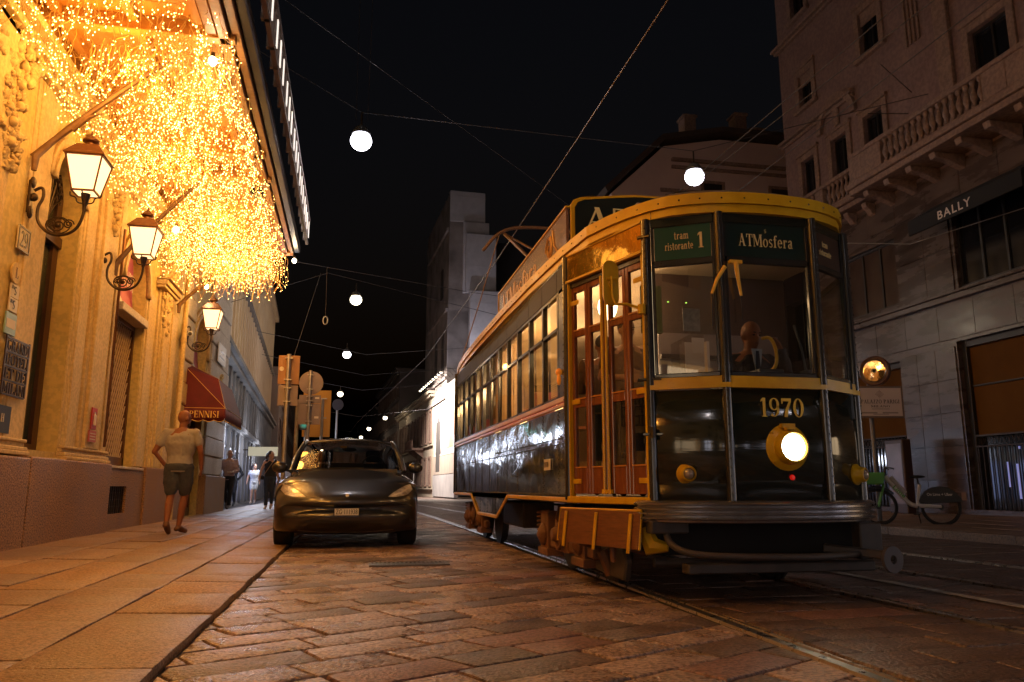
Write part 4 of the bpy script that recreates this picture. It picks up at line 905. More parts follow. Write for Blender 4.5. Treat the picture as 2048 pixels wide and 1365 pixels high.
# number and lights on the front
s = MB(); serif(s, '1970', (2.84, 5.08, 1.285), (1, 0, 0), UZ, .135, width=.345, d=.003); s.build('number', mat('tram_number_yellow', (.75, .5, .04), .4), tram)
hl = MB(); ax = (0, -1, 0); c = (3.035, 5.095, 1.07)
hl.lathe([(.165, -.01), (.165, .012), (.148, .03), (.125, .05), (.122, .085), (.112, .105), (.1, .11), (.093, .1), (.093, .06)], c, ax, 32); ho = hl.build('headlight', TY, tram, smooth=True)
MB().lathe([(.094, .085), (.08, .1), (.05, .11), (.01, .114)], c, ax, 28).build('lens', mat('headlight_glass', (1, 1, 1), .3, emit=(1, .9, .7), es=11), ho, smooth=True)
hb = MB(); hb.box(2.97, 3.07, 5.02, 5.06, 1.205, 1.235); hb.box(2.985, 3.055, 4.985, 5.03, 1.19, 1.205)
for k in range(4): a = pi / 4 + k * pi / 2; hb.lathe([(.01, 0), (.006, .012)], (3.02 + .148 * cos(a), 5.075, 1.07 + .148 * sin(a)), ax, 6)
hb.build('latch', TY, ho)
light('headlight_beam', (3.02, 4.9, 1.07), 6, (1, .85, .6), .06, 'SPOT', tram, (radians(82), 0, radians(180)), radians(100), .6)
MB().lathe([(.02, 0), (.02, .02), (.012, .03)], (3.06, 5.1, .86), ax, 12).build('red_tail_lamp', mat('red_lens', (.6, .01, .01), .25, emit=(1, .02, .01), es=.25), tram, smooth=True)
for (px, py), lab in (((2.345, 5.26), None), ((3.7, 5.28), None)):
    n = Vector((-.22, -.97, 0)).normalized() if px < 3 else Vector((.5, -.86, 0)).normalized()
    o = MB().lathe([(.078, -.05), (.078, .012), (.06, .03), (.055, .06), (.05, .075), (.042, .078), (.04, .06)], (px, py, .885), n, 24).build('marker_lamp', TY, tram, smooth=True)
    MB().lathe([(.04, .06), (.034, .078), (.02, .09), (.005, .094)], (px, py, .885), n, 18).build('lens', mat('marker_lens', (.5, .42, .34), .08, .4, c2=(.25, .2, .16), ns=40), o, smooth=True)
# ribbed bumper round the front
def sweep(path, prof, nm, m_, sm=2, closed=False):
    P = smoothline([(*p, 0) for p in path], sm); P2 = [Vector((p.x, p.y)) for p in P]; rows_ = []
    offs = {}
    for d, z in prof:
        if d not in offs: offs[d] = off(P2, d, False)
    for i in range(len(P2)): rows_.append([(offs[d][i].x, offs[d][i].y, z) for d, z in prof])
    b = MB(); b.sheet(rows_); b.add(rows_[0], [tuple(range(len(prof)))]); b.add(rows_[-1], [tuple(range(len(prof)))]); return b.build(nm, m_, tram, smooth=True)
prof = [(-.02, .70), (.06, .70), (.075, .692)]
for k in range(4): z = .685 - k * .034; prof += [(.09, z), (.098, z - .008), (.09, z - .016), (.07, z - .019), (.066, z - .03)]
prof += [(.05, .545), (-.02, .545)]
sweep([(2.12, 5.5), (2.13, 5.36), (2.6, 5.08), (3.36, 5.08), (3.83, 5.36), (3.92, 5.7), (4.0, 5.95)], prof, 'bumper', TS)
# life guard bar, buffers, coupling
MB().prism([(2.2, 5.6), (3.7, 5.35), (3.95, 6.4), (2.0, 6.4)], (0, 0, .3), (1, 0, 0), (0, 1, 0), (0, 0, .36)).build('underframe_box', mat('underframe_dark', (.008, .007, .007), .9), tram)
g = MB(); g.tube(smoothline([(2.2, 5.35, .52), (2.2, 5.3, .4), (2.3, 5.16, .335), (2.7, 5.02, .325), (3.3, 5.0, .32), (3.72, 5.2, .33)], 3), .024, 10, flat=1); g.build('lifeguard_bar', TU, tram, smooth=True)
for b_ in ((2.08, 2.36, 5.3, 5.42, .47, .56), (3.6, 3.78, 5.14, 5.25, .3, .54), (3.85, 3.96, 5.5, 5.65, .25, .55)): MB().box(*b_).build('bracket', TU, tram, bevel=.01)
g = MB(); g.box(2.3, 3.75, 5.2, 5.32, .2, .27); g.tube([(2.2, 5.6, .25), (3.7, 5.4, .22)], .04, 8); g.build('cross_bar', TU, tram, bevel=.01)
o = MB().bar((3.4, 5.3, .36), (3.8, 4.97, .31), .08, .06).build('coupling_bar', TU, tram, bevel=.01)
d_ = MB(); n = 28; disc = []
for k in range(n): a0, a1 = 2 * pi * k / n, 2 * pi * (k + 1) / n; d_.sheet([[(3.7 + r_ * cos(a), 4.95, .3 + r_ * sin(a) * 1.2) for r_ in (.025, .075)] for a in (a0, a1)])
d_.build('coupling_cover', mat('coupling_grey', (.07, .07, .085), .6), o, solid=.03)
MB().tube([(2.1, 5.5, .5), (2.14, 5.46, .37), (2.24, 5.4, .37)], [.05, .075, .03], 8).build('sand_pipe', TY, tram)
# bogies
def bogie(yc):
    b = thing_part = MB()
    for X, s in ((2.0, -1), (3.96, 1)):
        MB().bar((X, yc - .95, .26), (X, yc + .95, .26), .07, .1).build('bogie_frame', TR, tram, bevel=.015)
        for yy in (yc - .62, yc + .62):
            q = MB(); q.box(X - .06, X + .06, yy - .15, yy + .15, .16, .56); q.lathe([(.11, -.0), (.11, .05), (.07, .08), (.03, .1)], (X + s * .03, yy, .33), (s, 0, 0), 12)
            for a in range(6): q.lathe([(.014, 0), (.01, .02)], (X + s * .075, yy + .085 * cos(a * pi / 3), .33 + .085 * sin(a * pi / 3)), (s, 0, 0), 6)
            q.box(X - .08, X + .08, yy - .19, yy + .19, .13, .2); q.build('axle_box', TR, tram, bevel=.01)
            sp = MB(); sp.tube([(X + .065 * cos(t * .7), yy + .26 + .065 * sin(t * .7), .3 + t * .0048) for t in range(54)], .012, 5); sp.build('coil_spring', TR, tram, smooth=True)
        bm2 = MB(); bm2.box(X - .05, X + .05, yc - .2, yc + .22, .2, .42); bm2.tube(smoothline([(X + s * .05, yc - .1, .5), (X + s * .09, yc - .2, .3), (X + s * .08, yc + .1, .2), (X + s * .05, yc + .2, .45), (X, yc + .25, .62)], 2), .014, 6)
        bm2.lathe([(.12, 0), (.12, .05), (.08, .07), (.05, .12)], (X + s * .02, yc + .02, .36), (s, 0, 0), 14)
        for a in range(8): bm2.box(X + s * .03 - .05, X + s * .03 + .05, yc + .12 * cos(a) - .02, yc + .12 * cos(a) + .02, .36 + .13 * sin(a) - .02, .36 + .13 * sin(a) + .02)
        bm2.build('brake_gear', TR, tram, bevel=.006)
    for yy in (yc - .62, yc + .62):
        for X in (2.27, 3.7): MB().lathe([(.0, -.05), (.33, -.05), (.33, -.03), (.3, -.02), (.3, .05), (.26, .06), (.1, .03), (.0, .05)], (X, yy, .3), (1 if X < 3 else -1, 0, 0), 24).build('wheel', TU, tram, smooth=True)
        MB().tube([(2.27, yy, .3), (3.7, yy, .3)], .05, 8).build('axle', TU, tram)
bogie(7.25); bogie(12.5)
q = MB(); q.box(2.1, 2.5, 9.6, 10.9, .3, .62); q.box(2.4, 3.6, 8.6, 9.1, .3, .6); q.build('equipment_box', TU, tram, bevel=.02)
MB().tube([(1.98, 6.12, .3), (2.05, 6.1, .12)], .05, 8).build('sander', TR, tram)
q = MB(); q.prism([(5.75, .1), (6.45, .12), (6.45, .34), (5.75, .34), (5.68, .25)], (2.02, 0, 0), (0, 1, 0), (0, 0, 1), (.06, 0, 0)); q.build('wheel_guard', TU, tram, bevel=.015)
# entrance: header board, doors, posts, step
A, B = Vector((*FP[0], 0)), Vector((*FP[1], 0)); dd = (B - A).normalized(); nn = Vector((dd.y, -dd.x, 0)); LL = (B - A).length
if nn.x > 0: nn = -nn
def dbox(mb, a0, a1, z0, z1, o0=0, o1=.03):
    return mb.prism([(a0, z0), (a1, z0), (a1, z1), (a0, z1)], A + nn * o0, dd, UZ, nn * (o1 - o0))
hd = MB(); dbox(hd, .03, LL - .03, 2.56, 2.8, -.01, .02); ho = hd.build('header_board', TG, tram, bevel=.006)
q = MB(); dbox(q, .03, LL - .03, 2.545, 2.565, .0, .035); dbox(q, .03, LL - .03, 2.785, 2.8, .0, .03); q.build('moulding', TY, ho)
for a_, b_ in ((.03, .05), (LL - .05, LL - .03)): dbox(MB(), a_, b_, .7, 2.55, -.03, .02).build('door_frame', TY, tram)
q = MB(); dbox(q, .05, LL - .05, 2.5, 2.56, -.05, .0); q.build('door_head', TD, tram)
lw = (LL - .1 - .05) / 4
for k in range(4):
    a0 = .05 + k * lw + (.05 if k > 1 else 0); a1 = a0 + lw - .004; fo_ = (.0, -.045)[k in (0, 3)] if False else -.02
    zt = 2.5
    q = MB(); sw_ = .038; o0, o1 = -.045, -.01 
    dbox(q, a0, a0 + sw_, .74, zt, o0, o1); dbox(q, a1 - sw_, a1, .74, zt, o0, o1)
    for z0, z1 in ((.74, .95), (1.45, 1.52), (2.06, 2.11), (zt - .05, zt)): dbox(q, a0 + sw_, a1 - sw_, z0, z1, o0 + .001, o1 - .001)
    L_ = q.build('door_leaf', TW, tram, bevel=.004)
    gp = MB(); dbox(gp, a0 + sw_, a1 - sw_, .95, 1.45, -.03, -.026); dbox(gp, a0 + sw_, a1 - sw_, 1.52, 2.06, -.03, -.026); dbox(gp, a0 + sw_, a1 - sw_, 2.11, zt - .05, -.03, -.026); gp.build('pane', TGl, L_)
    bd = MB()
    for z in (.955, 1.525, 2.115): dbox(bd, a0 + sw_, a1 - sw_, z - .006, z + .004, -.012, -.004)
    bd.build('glazing_bead', mat('bead_orange', (.5, .2, .03), .35), L_)
    hh = MB()
    for z in ((.84, 1.5, 2.36) if k in (0, 3) else ()):
        x0 = a0 if k == 0 else a1 - .12; dbox(hh, x0, x0 + .12, z - .02, z + .02, -.01, .0)
        for e in (.025, .095): p = A + dd * (x0 + e) + Vector((0, 0, z)); hh.lathe([(.008, 0), (.005, .006)], p, nn, 6)
    if hh.v: hh.build('hinge', TY, L_, bevel=.003)
q = MB()
for a in (LL / 2 - .03, LL / 2 + .03): p = A + dd * a + nn * .012; q.tube([(p.x, p.y, .74), (p.x, p.y, 2.5)], .012, 8)
q.build('door_pole', TY, tram, smooth=True)
q = MB(); dbox(q, LL / 2 - .06, LL / 2 + .06, .745, .775, -.005, .02); q.build('pole_foot', TY, tram)
q = MB(); dbox(q, .0, LL + .0, .665, .72, -.02, .035); q.build('threshold', TY, tram, bevel=.006)
# folding wooden step, hinged below the threshold, leaning outwards
o_ = A + nn * .05; up = (Vector((0, 0, 1)) * .93 - nn * .12).normalized()
bl, bh = LL - .04, .27
q = MB(); rr_ = .03; q.prism([(.0, rr_), (rr_, 0), (bl, 0), (bl, bh - rr_), (bl - rr_, bh), (rr_, bh), (0, bh - rr_)], o_ + nn * .05 + Vector((0, 0, .355)), dd, up, nn * .03)
so = q.build('folding_step', TB, tram, bevel=.005)
q = MB(); e = nn * .082
base = o_ + e + Vector((0, 0, .355))
for i, a in enumerate((.09, bl / 2 - .02, bl - .12)): MB().prism([(a, -.03), (a + .035, -.03), (a + .035, bh - .02), (a, bh - .02)], base, dd, up, nn * .012).build('strap', TY, so, bevel=.003)
q = MB()
for pth in ([(-.004, .01), (-.004, bh), (bl, bh + .004), (bl + .006, 0)],):
    q.tube([base - nn * .01 + dd * a + up * b_ for a, b_ in pth], .009, 6)
q.build('edging', TY, so)
for a in (.2, bl - .25): MB().tube([o_ + dd * a + Vector((0, 0, .36)), o_ + dd * a - nn * .2 + Vector((0, 0, .3))], .02, 6).build('step_bracket', TR, tram)
MB().tube([o_ + dd * (bl * .62) + Vector((0, 0, .37)), o_ + dd * (bl * .62) + Vector((0, 0, .24))], [.03, .02], 8).build('step_spring', TR, tram)
# little lamp and grab handle on the side, plate with number
q = MB().ell((1.785, 6.66, 1.8), (.03, .035, .035)); q.ell((1.78, 6.64, 1.73), (.02, .03, .05)); q.build('side_indicator', mat('amber_lens', (.75, .2, .02), .2, emit=(1, .3, .02), es=.15), tram, smooth=True)
q = MB().box(1.796, 1.806, 7.05, 7.28, .95, 1.05).build('works_plate', M['creamp'], tram); s = MB(); serif(s, '1970', (1.794, 7.26, .975), (0, -1, 0), UZ, .05, width=.16, d=.002); s.build('lettering', blk, q)
# mirror
mo = MB(); pr = [(.068 * cos(a) , .11 + .068 * sin(a)) for a in [pi * i / 10 for i in range(11)]] + [(.068 * cos(a), -.11 + .068 * sin(a)) for a in [pi + pi * i / 10 for i in range(11)]]
mo.prism(pr, (1.882, 5.46, 2.315), (1, .25, 0), (0, 0, 1), (.0, .03, 0)); mm = mo.build('mirror', TY, tram, bevel=.006, seg=2)
q = MB(); q.tube([(1.88, 5.44, 2.36), (1.885, 5.44, 2.2), (1.9, 5.42, 2.14), (1.98, 5.4, 2.14), (2.1, 5.36, 2.09)], .011, 8); q.tube([(2.08, 5.36, 2.06), (2.08, 5.36, 2.13)], .03, 8); q.tube([(1.84, 5.445, 2.34), (1.92, 5.445, 2.345)], .01, 6); q.tube([(1.88 + .025 * cos(t), 5.442, 2.3 + .025 * sin(t)) for t in range(8)], .006, 5); q.build('bracket', TY, mm)
# door handle and hooks at the front post
q = MB(); q.tube([(2.08, 5.4, 1.17), (2.2, 5.33, 1.17)], .012, 6); q.tube([(2.13, 5.33, 1.14), (2.13, 5.33, 1.22)], .02, 6); q.tube([(2.06, 5.42, 1.57), (2.2, 5.32, 1.575)], .013, 6); q.tube([(2.08, 5.4, 2.66), (2.15, 5.33, 2.66)], .014, 6); q.build('hook', TD, tram)
# wipers
wb = mat('wiper_yellow', (.8, .42, .02), .4)
wi = MB(); wi.tube([(2.61, 5.05, 2.37), (2.55, 5.07, 2.27), (2.515, 5.085, 2.17)], [.016, .013, .01], 8); w1 = wi.build('wiper_arm', wb, tram); MB().tube([(2.515, 5.088, 2.17), (2.512, 5.09, 2.06), (2.508, 5.095, 1.93)], .006, 6).build('blade', M['black'], w1)
wi = MB(); wi.box(2.655, 2.75, 5.05, 5.09, 2.4, 2.425); wi.tube([(2.70, 5.055, 2.41), (2.715, 5.06, 2.28), (2.735, 5.065, 2.16)], [.018, .014, .01], 8); w1 = wi.build('wiper_arm', wb, tram); MB().tube([(2.735, 5.07, 2.16), (2.735, 5.07, 1.98)], .006, 6).build('blade', M['black'], w1)
# interior
q = MB(); q.box(2.72, 4.1, 6.75, 6.78, .72, 2.79); sal = q.build('saloon_partition', mat('partition_brown', (.1, .06, .045), .6, c2=(.13, .08, .06), ns=3), tram)
q = MB(); q.box(2.74, 3.95, 6.66, 6.69, .72, 2.2); cab = q.build('cab_partition', mat('cab_panel_pink', (.3, .22, .2), .5, c2=(.36, .27, .24), ns=2), tram)
q = MB(); q.box(2.74, 3.95, 6.6, 6.65, 1.95, 1.99); q.build('cab_rail', mat('brown_rail', (.05, .02, .014), .5), tram)
MB().box(2.14, 2.3, 5.5, 5.54, 1.95, 2.32).build('green_curtain', mat('olive_curtain', (.12, .11, .015), .7, c2=(.16, .15, .03), ns=9), tram)
MB().box(2.17, 2.235, 5.46, 5.475, 1.62, 2.42).build('saloon_glow_strip', mat('saloon_glow_warm', (.85, .72, .5), .6, emit=(1, .78, .45), es=.55), tram)  # glowing strip stands in for saloon light showing through the gap
paper = mat('paper', (.7, .6, .52), .6)
q = MB(); q.box(2.44, 2.6, 5.42, 5.425, 1.63, 1.87); q.box(2.56, 2.58, 5.3, 5.35, 1.6, 1.86); q.box(2.48, 2.58, 5.38, 5.385, 1.78, 1.9); q.build('papers', paper, tram)
MB().box(2.48, 2.62, 5.52, 5.525, 1.98, 2.16).build('notice', mat('notice_grey', (.16, .14, .13), .5, c2=(.3, .26, .24), ns=30), tram)
q = MB(); q.prism([(2.35, 1.62), (2.62, 1.62), (2.62, 1.95), (2.52, 1.95), (2.35, 1.86)], (0, 5.47, 0), (1, 0, 0), UZ, (0, .003, 0)); q.build('plastic_sheet', glass('plastic', (.9, .85, .82), .12, .15), tram)
con = MB(); con.box(2.72, 3.75, 5.3, 5.6, 1.3, 1.58); con.box(2.95, 3.15, 5.25, 5.45, 1.58, 1.66); con.tube([(3.45, 5.4, 1.5), (3.4, 5.4, 1.85), (3.36, 5.42, 2.04)], .012, 6); con.box(3.4, 3.62, 5.35, 5.45, 1.6, 1.68); con.build('control_desk', mat('console_dark', (.02, .025, .028), .4), tram, bevel=.01)
MB().tube(smoothline([(3.02, 5.32, 1.9), (3.07, 5.28, 1.91), (3.1, 5.26, 1.82), (3.1, 5.26, 1.68), (3.04, 5.3, 1.64)], 2), .013, 8).build('brake_handle', TY, tram, smooth=True)
for k in range(3): MB().box(2.36 + k * .16, 2.37 + k * .16, 5.9, 5.91, 2.3, 2.303).build('indicator_light', mat('green_led', (.2, .9, .1), .5, emit=(.5, 1, .1), es=3), tram)
# saloon: blinds, curtains, seats, lamps
def trans(name, c):
    m = mat(name, c, .8); t = m.node_tree; b = t.nodes['Principled BSDF']; o = t.nodes['Material Output']; tl = t.nodes.new('ShaderNodeBsdfTranslucent'); tl.inputs[0].default_value = (*c, 1)
    mx = t.nodes.new('ShaderNodeMixShader'); mx.inputs[0].default_value = .5; t.links.new(b.outputs[0], mx.inputs[1]); t.links.new(tl.outputs[0], mx.inputs[2]); t.links.new(mx.outputs[0], o.inputs[0]); return m
bl_m = trans('blind_slats', (.75, .58, .3))
for i in range(3):
    y0_, y1_ = wy[i] + .035, wy[i + 1] - .035; h = MB()
    z = 1.6
    while z < 2.52:
        h.add([(1.878, y0_, z), (1.878, y1_, z), (1.884, y1_, z + .0165), (1.884, y0_, z + .0165)], [(0, 1, 2, 3)]); z += .0195
    h.build('window_blind', bl_m, tram, kind='stuff')
cu_m = trans('curtain_cream', (.6, .42, .24))
for i in (3, 4, 5, 8):
    y0_, y1_ = wy[i] + .03, wy[i + 1] - .03; rows_ = []
    for s0, s1 in ((y0_, y0_ + .2), (y1_ - .2, y1_)):
        b = MB(); b.sheet([[(1.89 + .014 * sin(12 * k), s0 + (s1 - s0) * k / 12, z) for z in (1.6, 2.1, 2.52)] for k in range(13)]); b.build('curtain', cu_m, tram, smooth='all')
q = MB(); q.box(4.02, 4.04, 6.8, 13.8, .72, 2.79); q.build('far_lining', mat('saloon_lining', (.3, .16, .07), .6), tram)
lmp = mat('table_lamp_shade', (.9, .7, .4), .6, emit=(1, .68, .3), es=1.6)
for y in (8.2, 10.0, 11.8, 13.3):
    MB().box(1.95, 2.5, y - .2, y + .2, 1.4, 1.43).build('table', TW, tram); MB().lathe([(.03, 0), (.01, .02), (.01, .15)], (2.2, y, 1.43), (0, 0, 1), 8).build('lamp_base', TY, tram)
    MB().lathe([(.06, .15), (.035, .24)], (2.2, y, 1.43), (0, 0, 1), 12).build('lamp_shade', lmp, tram)
    q = MB(); q.box(2.0, 2.45, y + .3, y + .36, 1.1, 1.85); q.build('seat_back', mat('seat_velvet', (.15, .02, .02), .8), tram, bevel=.02)
WCOL = (1, .62, .3)
for y in (7.6, 9.4): light('saloon_lamp', (2.4, y, 2.5), 110, WCOL, .1, parent=tram)
for y in (11.6, 13.3): light('saloon_lamp', (3.0, y, 2.65), 3, WCOL, .1, parent=tram)
vl = MB().ell((2.2, 6.5, 2.38), (.09, .09, .12)); vl.build('vestibule_lamp', mat('vestibule_glass', (1, .9, .7), .5, emit=(1, .75, .42), es=7), tram, smooth=True); light('vestibule_light', (2.5, 6.5, 2.5), 4, WCOL, .08, parent=tram)
# drop gear: bow collector on the roof
pc = mat('pantograph_paint', (.22, .13, .07), .5, .3)
q = MB(); YB = 12.1
q.tube(smoothline([(2.0, YB + .1, 4.62), (2.2, YB, 4.88), (2.45, YB, 5.02), (2.98, YB, 5.06), (3.5, YB, 5.02), (3.75, YB, 4.88), (3.95, YB + .1, 4.62)], 2), .028, 8); bo = q.build('collector_bow', pc, tram, smooth=True)
q = MB(); q.tube([(2.35, YB, 4.9), (2.7, YB - 1.3, 3.9), (2.6, YB + .3, 3.15)], .03, 8); q.tube([(3.6, YB, 4.9), (3.3, YB - 1.3, 3.9), (3.4, YB + .3, 3.15)], .03, 8); q.tube([(2.35, YB, 4.9), (3.0, YB - 1.1, 4.1)], .018, 6); q.tube([(2.5, YB + .3, 3.12), (3.5, YB + .3, 3.12)], .04, 8); q.build('collector_arm', pc, bo)
MB().tube([(2.25, YB, 4.86), (2.1, YB + .9, 4.0), (1.84, 13.9, 2.86), (1.84, 14.2, 1.5)], .009, 6).build('pull_rope', mat('rope', (.35, .22, .14), .8), tram)
# ---------------- palazzo on the right ----------------
RX = 14.0
pal = thing('palazzo', 'tall dark palazzo with marble ground floor, balustraded balcony and shuttered shop openings', 'building', (RX, 14, .18))
# y runs 6 -> 22.4
Y0 = 6.0; LEN = 16.4
def O_(y0, y1, z0, z1): return (y0 - Y0, y1 - Y0, z0, z1)
low = [O_(9.0, 12.4, .15, 4.2), O_(13.2, 15.75, .15, 4.2), O_(17.75, 20.3, .15, 4.05), O_(9.2, 12.2, 5.5, 7.5), O_(13.4, 15.5, 5.45, 7.5), O_(17.55, 19.8, 5.54, 7.35)]
mb = MB(); facade(mb, (RX, Y0, 0), (0, 1, 0), (-1, 0, 0), LEN, 8.5, low, .5); mb.build('ground_floor_wall', M['marble'], pal, fixn=False)
up = [O_(12.3 - 3.4, 13.9 - 3.4 + .2, 9.4, 11.35), O_(13.25, 14.35, 9.45, 11.38), O_(17.5, 18.3, 9.0, 11.15), O_(19.1, 19.85, 9.0, 11.15), O_(20.75, 21.45, 9.0, 11.15),
      O_(17.35, 18.15, 12.95, 14.3), O_(20.6, 21.3, 12.93, 14.05), O_(13.3, 14.3, 12.95, 14.35), O_(17.35, 18.15, 16.2, 17.6), O_(20.7, 21.45, 16.2, 17.6), O_(13.3, 14.3, 16.2, 17.6)]
mb = MB(); facade(mb, (RX, Y0, 8.5), (0, 1, 0), (-1, 0, 0), LEN, 11, [(a, b, c - 8.5, d - 8.5) for a, b, c, d in up], .3)
mb.add([(RX, 22.4, 0), (RX + 12, 22.4, 0), (RX + 12, 22.4, 19.5), (RX, 22.4, 19.5), (RX, 6, 0), (RX + 12, 6, 0), (RX + 12, 6, 19.5), (RX, 6, 19.5)], [(0, 1, 2, 3), (4, 5, 6, 7), (3, 2, 6, 7)]); mb.build('upper_wall', M['plasterR'], pal, fixn=False)
# marble cladding panels between the openings
def blocked(y0, y1, z0, z1, ops_): return any(y0 < o[1] + Y0 + .001 and y1 > o[0] + Y0 - .001 and z0 < o[3] + .001 and z1 > o[2] - .001 for o in ops_)
ys = [12.45, 13.15, 15.8, 16.45, 17.1, 17.7, 20.35, 21.0, 21.7, 22.38]; 
for a, b in ((12.45, 13.15), (15.8, 16.45), (16.45, 17.1), (17.1, 17.7), (20.35, 21.3), (21.3, 22.38)):
    z = .2
    while z < 4.1:
        h = .78; MB().box(RX - .03 - R.uniform(0, .004), RX - .001, a + .004, b - .004, z + .004, z + h - .004).build('marble_panel', M['marble'], pal, bevel=.004); z += h
a = 8.2
while a < 22.3:
    b = min(a + 1.15, 22.38)
    MB().box(RX - .03 - R.uniform(0, .005), RX - .001, a + .004, b - .004, 4.28, 5.14).build('marble_panel', M['marble'], pal, bevel=.004)
    MB().box(RX - .03 - R.uniform(0, .005), RX - .001, a + .004, b - .004, 7.65, 8.35).build('marble_panel', M['marble'], pal, bevel=.004) if b > 8 else None
    a += 1.15
for a, b in ((12.3, 13.3), (15.6, 16.5), (16.5, 17.4), (19.9, 21.1), (21.1, 22.38)):
    for z in (5.4, 6.5): MB().box(RX - .03, RX - .001, a + .004, b - .004, z, z + 1.09).build('marble_panel', M['marble'], pal, bevel=.004)
for z0, z1, d, m_ in ((5.18, 5.32, .14, 'stoneR'), (5.32, 5.38, .2, 'stoneR'), (-.1, .3, .06, 'marble')):
    MB().box(RX - d, RX, Y0, 22.4 + d * .5, z0, z1).build('string_course', M['marble'] if d < .15 else M['marble'], pal, bevel=.01)
# door frames and shop fillings
dkm = mat('dark_frame_metal', (.03, .025, .022), .4, .3)
def shopfill(y0, y1, zt, nbar, gate_z):
    f = MB(); x = RX + .12
    for b in ((x, x + .2, y0, y0 + .14, .15, zt), (x, x + .2, y1 - .14, y1, .15, zt), (x, x + .2, y0 + .14, y1 - .14, zt - .16, zt), (x + .05, x + .15, y0 + .14, y1 - .14, 3.1, 3.14)): f.box(*b)
    o = f.build('shop_frame', dkm, pal, bevel=.01)
    MB().box(x + .1, x + .12, y0 + .14, y1 - .14, gate_z, 3.1).build('ochre_panel', M['gold_panel'], o); MB().box(x + .1, x + .12, y0 + .14, y1 - .14, 3.14, zt - .16).build('ochre_panel', M['gold_panel'], o)
    MB().box(x + .16, x + .17, y0 + .14, y1 - .14, .15, gate_z).build('shop_glass', M['darkglass'], o)
    for za, zb_ in ((gate_z - .04, gate_z), (gate_z - .28, gate_z - .25), (.2, .24)): MB().box(x - .02, x + .01, y0 + .14, y1 - .14, za, zb_).build('gate_rail', M['iron'], o)
    for k in range(nbar):
        y = y0 + .2 + (y1 - y0 - .4) * k / (nbar - 1); MB().box(x - .015, x + .005, y - .01, y + .01, .24, gate_z - .28).build('gate_bar', M['iron'], o)
        g2 = MB(); g2.tube([(x - .005, y + .05 * cos(t * pi / 5), gate_z - .145 + .085 * sin(t * pi / 5)) for t in range(11)], .008, 4); g2.build('gate_ring', M['iron'], o)
    return o
s1 = shopfill(13.2, 15.75, 4.2, 17, 1.98); s2 = shopfill(17.75, 20.3, 4.05, 17, 2.13); s3 = shopfill(9.0, 12.4, 4.2, 12, 1.98)
# small lit reflections' sources inside the shop: neon words behind the gate glass
inn = mat('shop_inner_light', (.6, .6, .9), .5, emit=(.35, .4, 1), es=.3)
for i, (y, z0, z1) in enumerate(((14.9, .8, 1.35), (14.65, .55, 1.3), (14.35, .8, 1.3), (14.1, .9, 1.4), (14.55, 1.62, 1.68), (14.2, 1.64, 1.7))): MB().box(RX + .25, RX + .26, y, y + .05, z0, z1).build('display_light', inn, s1)
# upper shop windows on the mezzanine and their fittings
def upwin(y0, y1, z0, z1, bars=2, glassm=None):
    f = MB(); x = RX + .1
    for b in ((x, x + .1, y0, y0 + .07, z0, z1), (x, x + .1, y1 - .07, y1, z0, z1), (x, x + .1, y0 + .07, y1 - .07, z0, z0 + .07), (x, x + .1, y0 + .07, y1 - .07, z1 - .07, z1)): f.box(*b)
    for k in range(1, bars): y = y0 + (y1 - y0) * k / bars; f.box(x + .01, x + .09, y - .03, y + .03, z0 + .07, z1 - .07)
    o = f.build('window', dkm, pal); MB().box(x + .05, x + .06, y0 + .07, y1 - .07, z0 + .07, z1 - .07).build('pane', glassm or M['darkglass'], o); return o
upwin(17.55, 19.8, 5.54, 7.35, 3, mat('room_glow_pane', (.1, .07, .05), .15, c2=(.05, .03, .025), ns=.8)); upwin(13.4, 15.5, 5.45, 7.5, 3); upwin(9.2, 12.2, 5.5, 7.5, 3)
# upper floor windows with stone surrounds and curtains or shutters
curt = mat('window_curtain', (.12, .1, .09), .9, c2=(.06, .05, .045), ns=20, stretch=(1, 6, .3))
for a, b, c, d in up:
    y0, y1, z0, z1 = a + Y0, b + Y0, c, d; o = upwin(y0, y1, z0, z1, 2)
    MB().sheet([[(RX + .17 + .02 * sin(9 * k), y0 + .1 + (y1 - y0 - .2) * k / 14, z) for z in (z0 + .1, z1 - .1)] for k in range(15)]).build('curtain', curt, o)
    q = MB(); w_ = .2
    q.box(RX - .06, RX, y0 - w_, y0, z0 - .02, z1 + w_); q.box(RX - .06, RX, y1, y1 + w_, z0 - .02, z1 + w_); q.box(RX - .06, RX, y0, y1, z1, z1 + w_)
    q.box(RX - .1, RX, y0 - w_ - .04, y1 + w_ + .04, z1 + w_, z1 + w_ + .1); q.box(RX - .14, RX, y0 - w_ - .06, y1 + w_ + .06, z0 - .14, z0 - .02)
    q.build('window_surround', M['stoneR'], pal, bevel=.012)
    if z0 > 12: MB().box(RX + .02, RX + .05, y0 + .02, y1 - .02, z1 - .4, z1).build('rolled_shutter', M['stoneR'], pal)
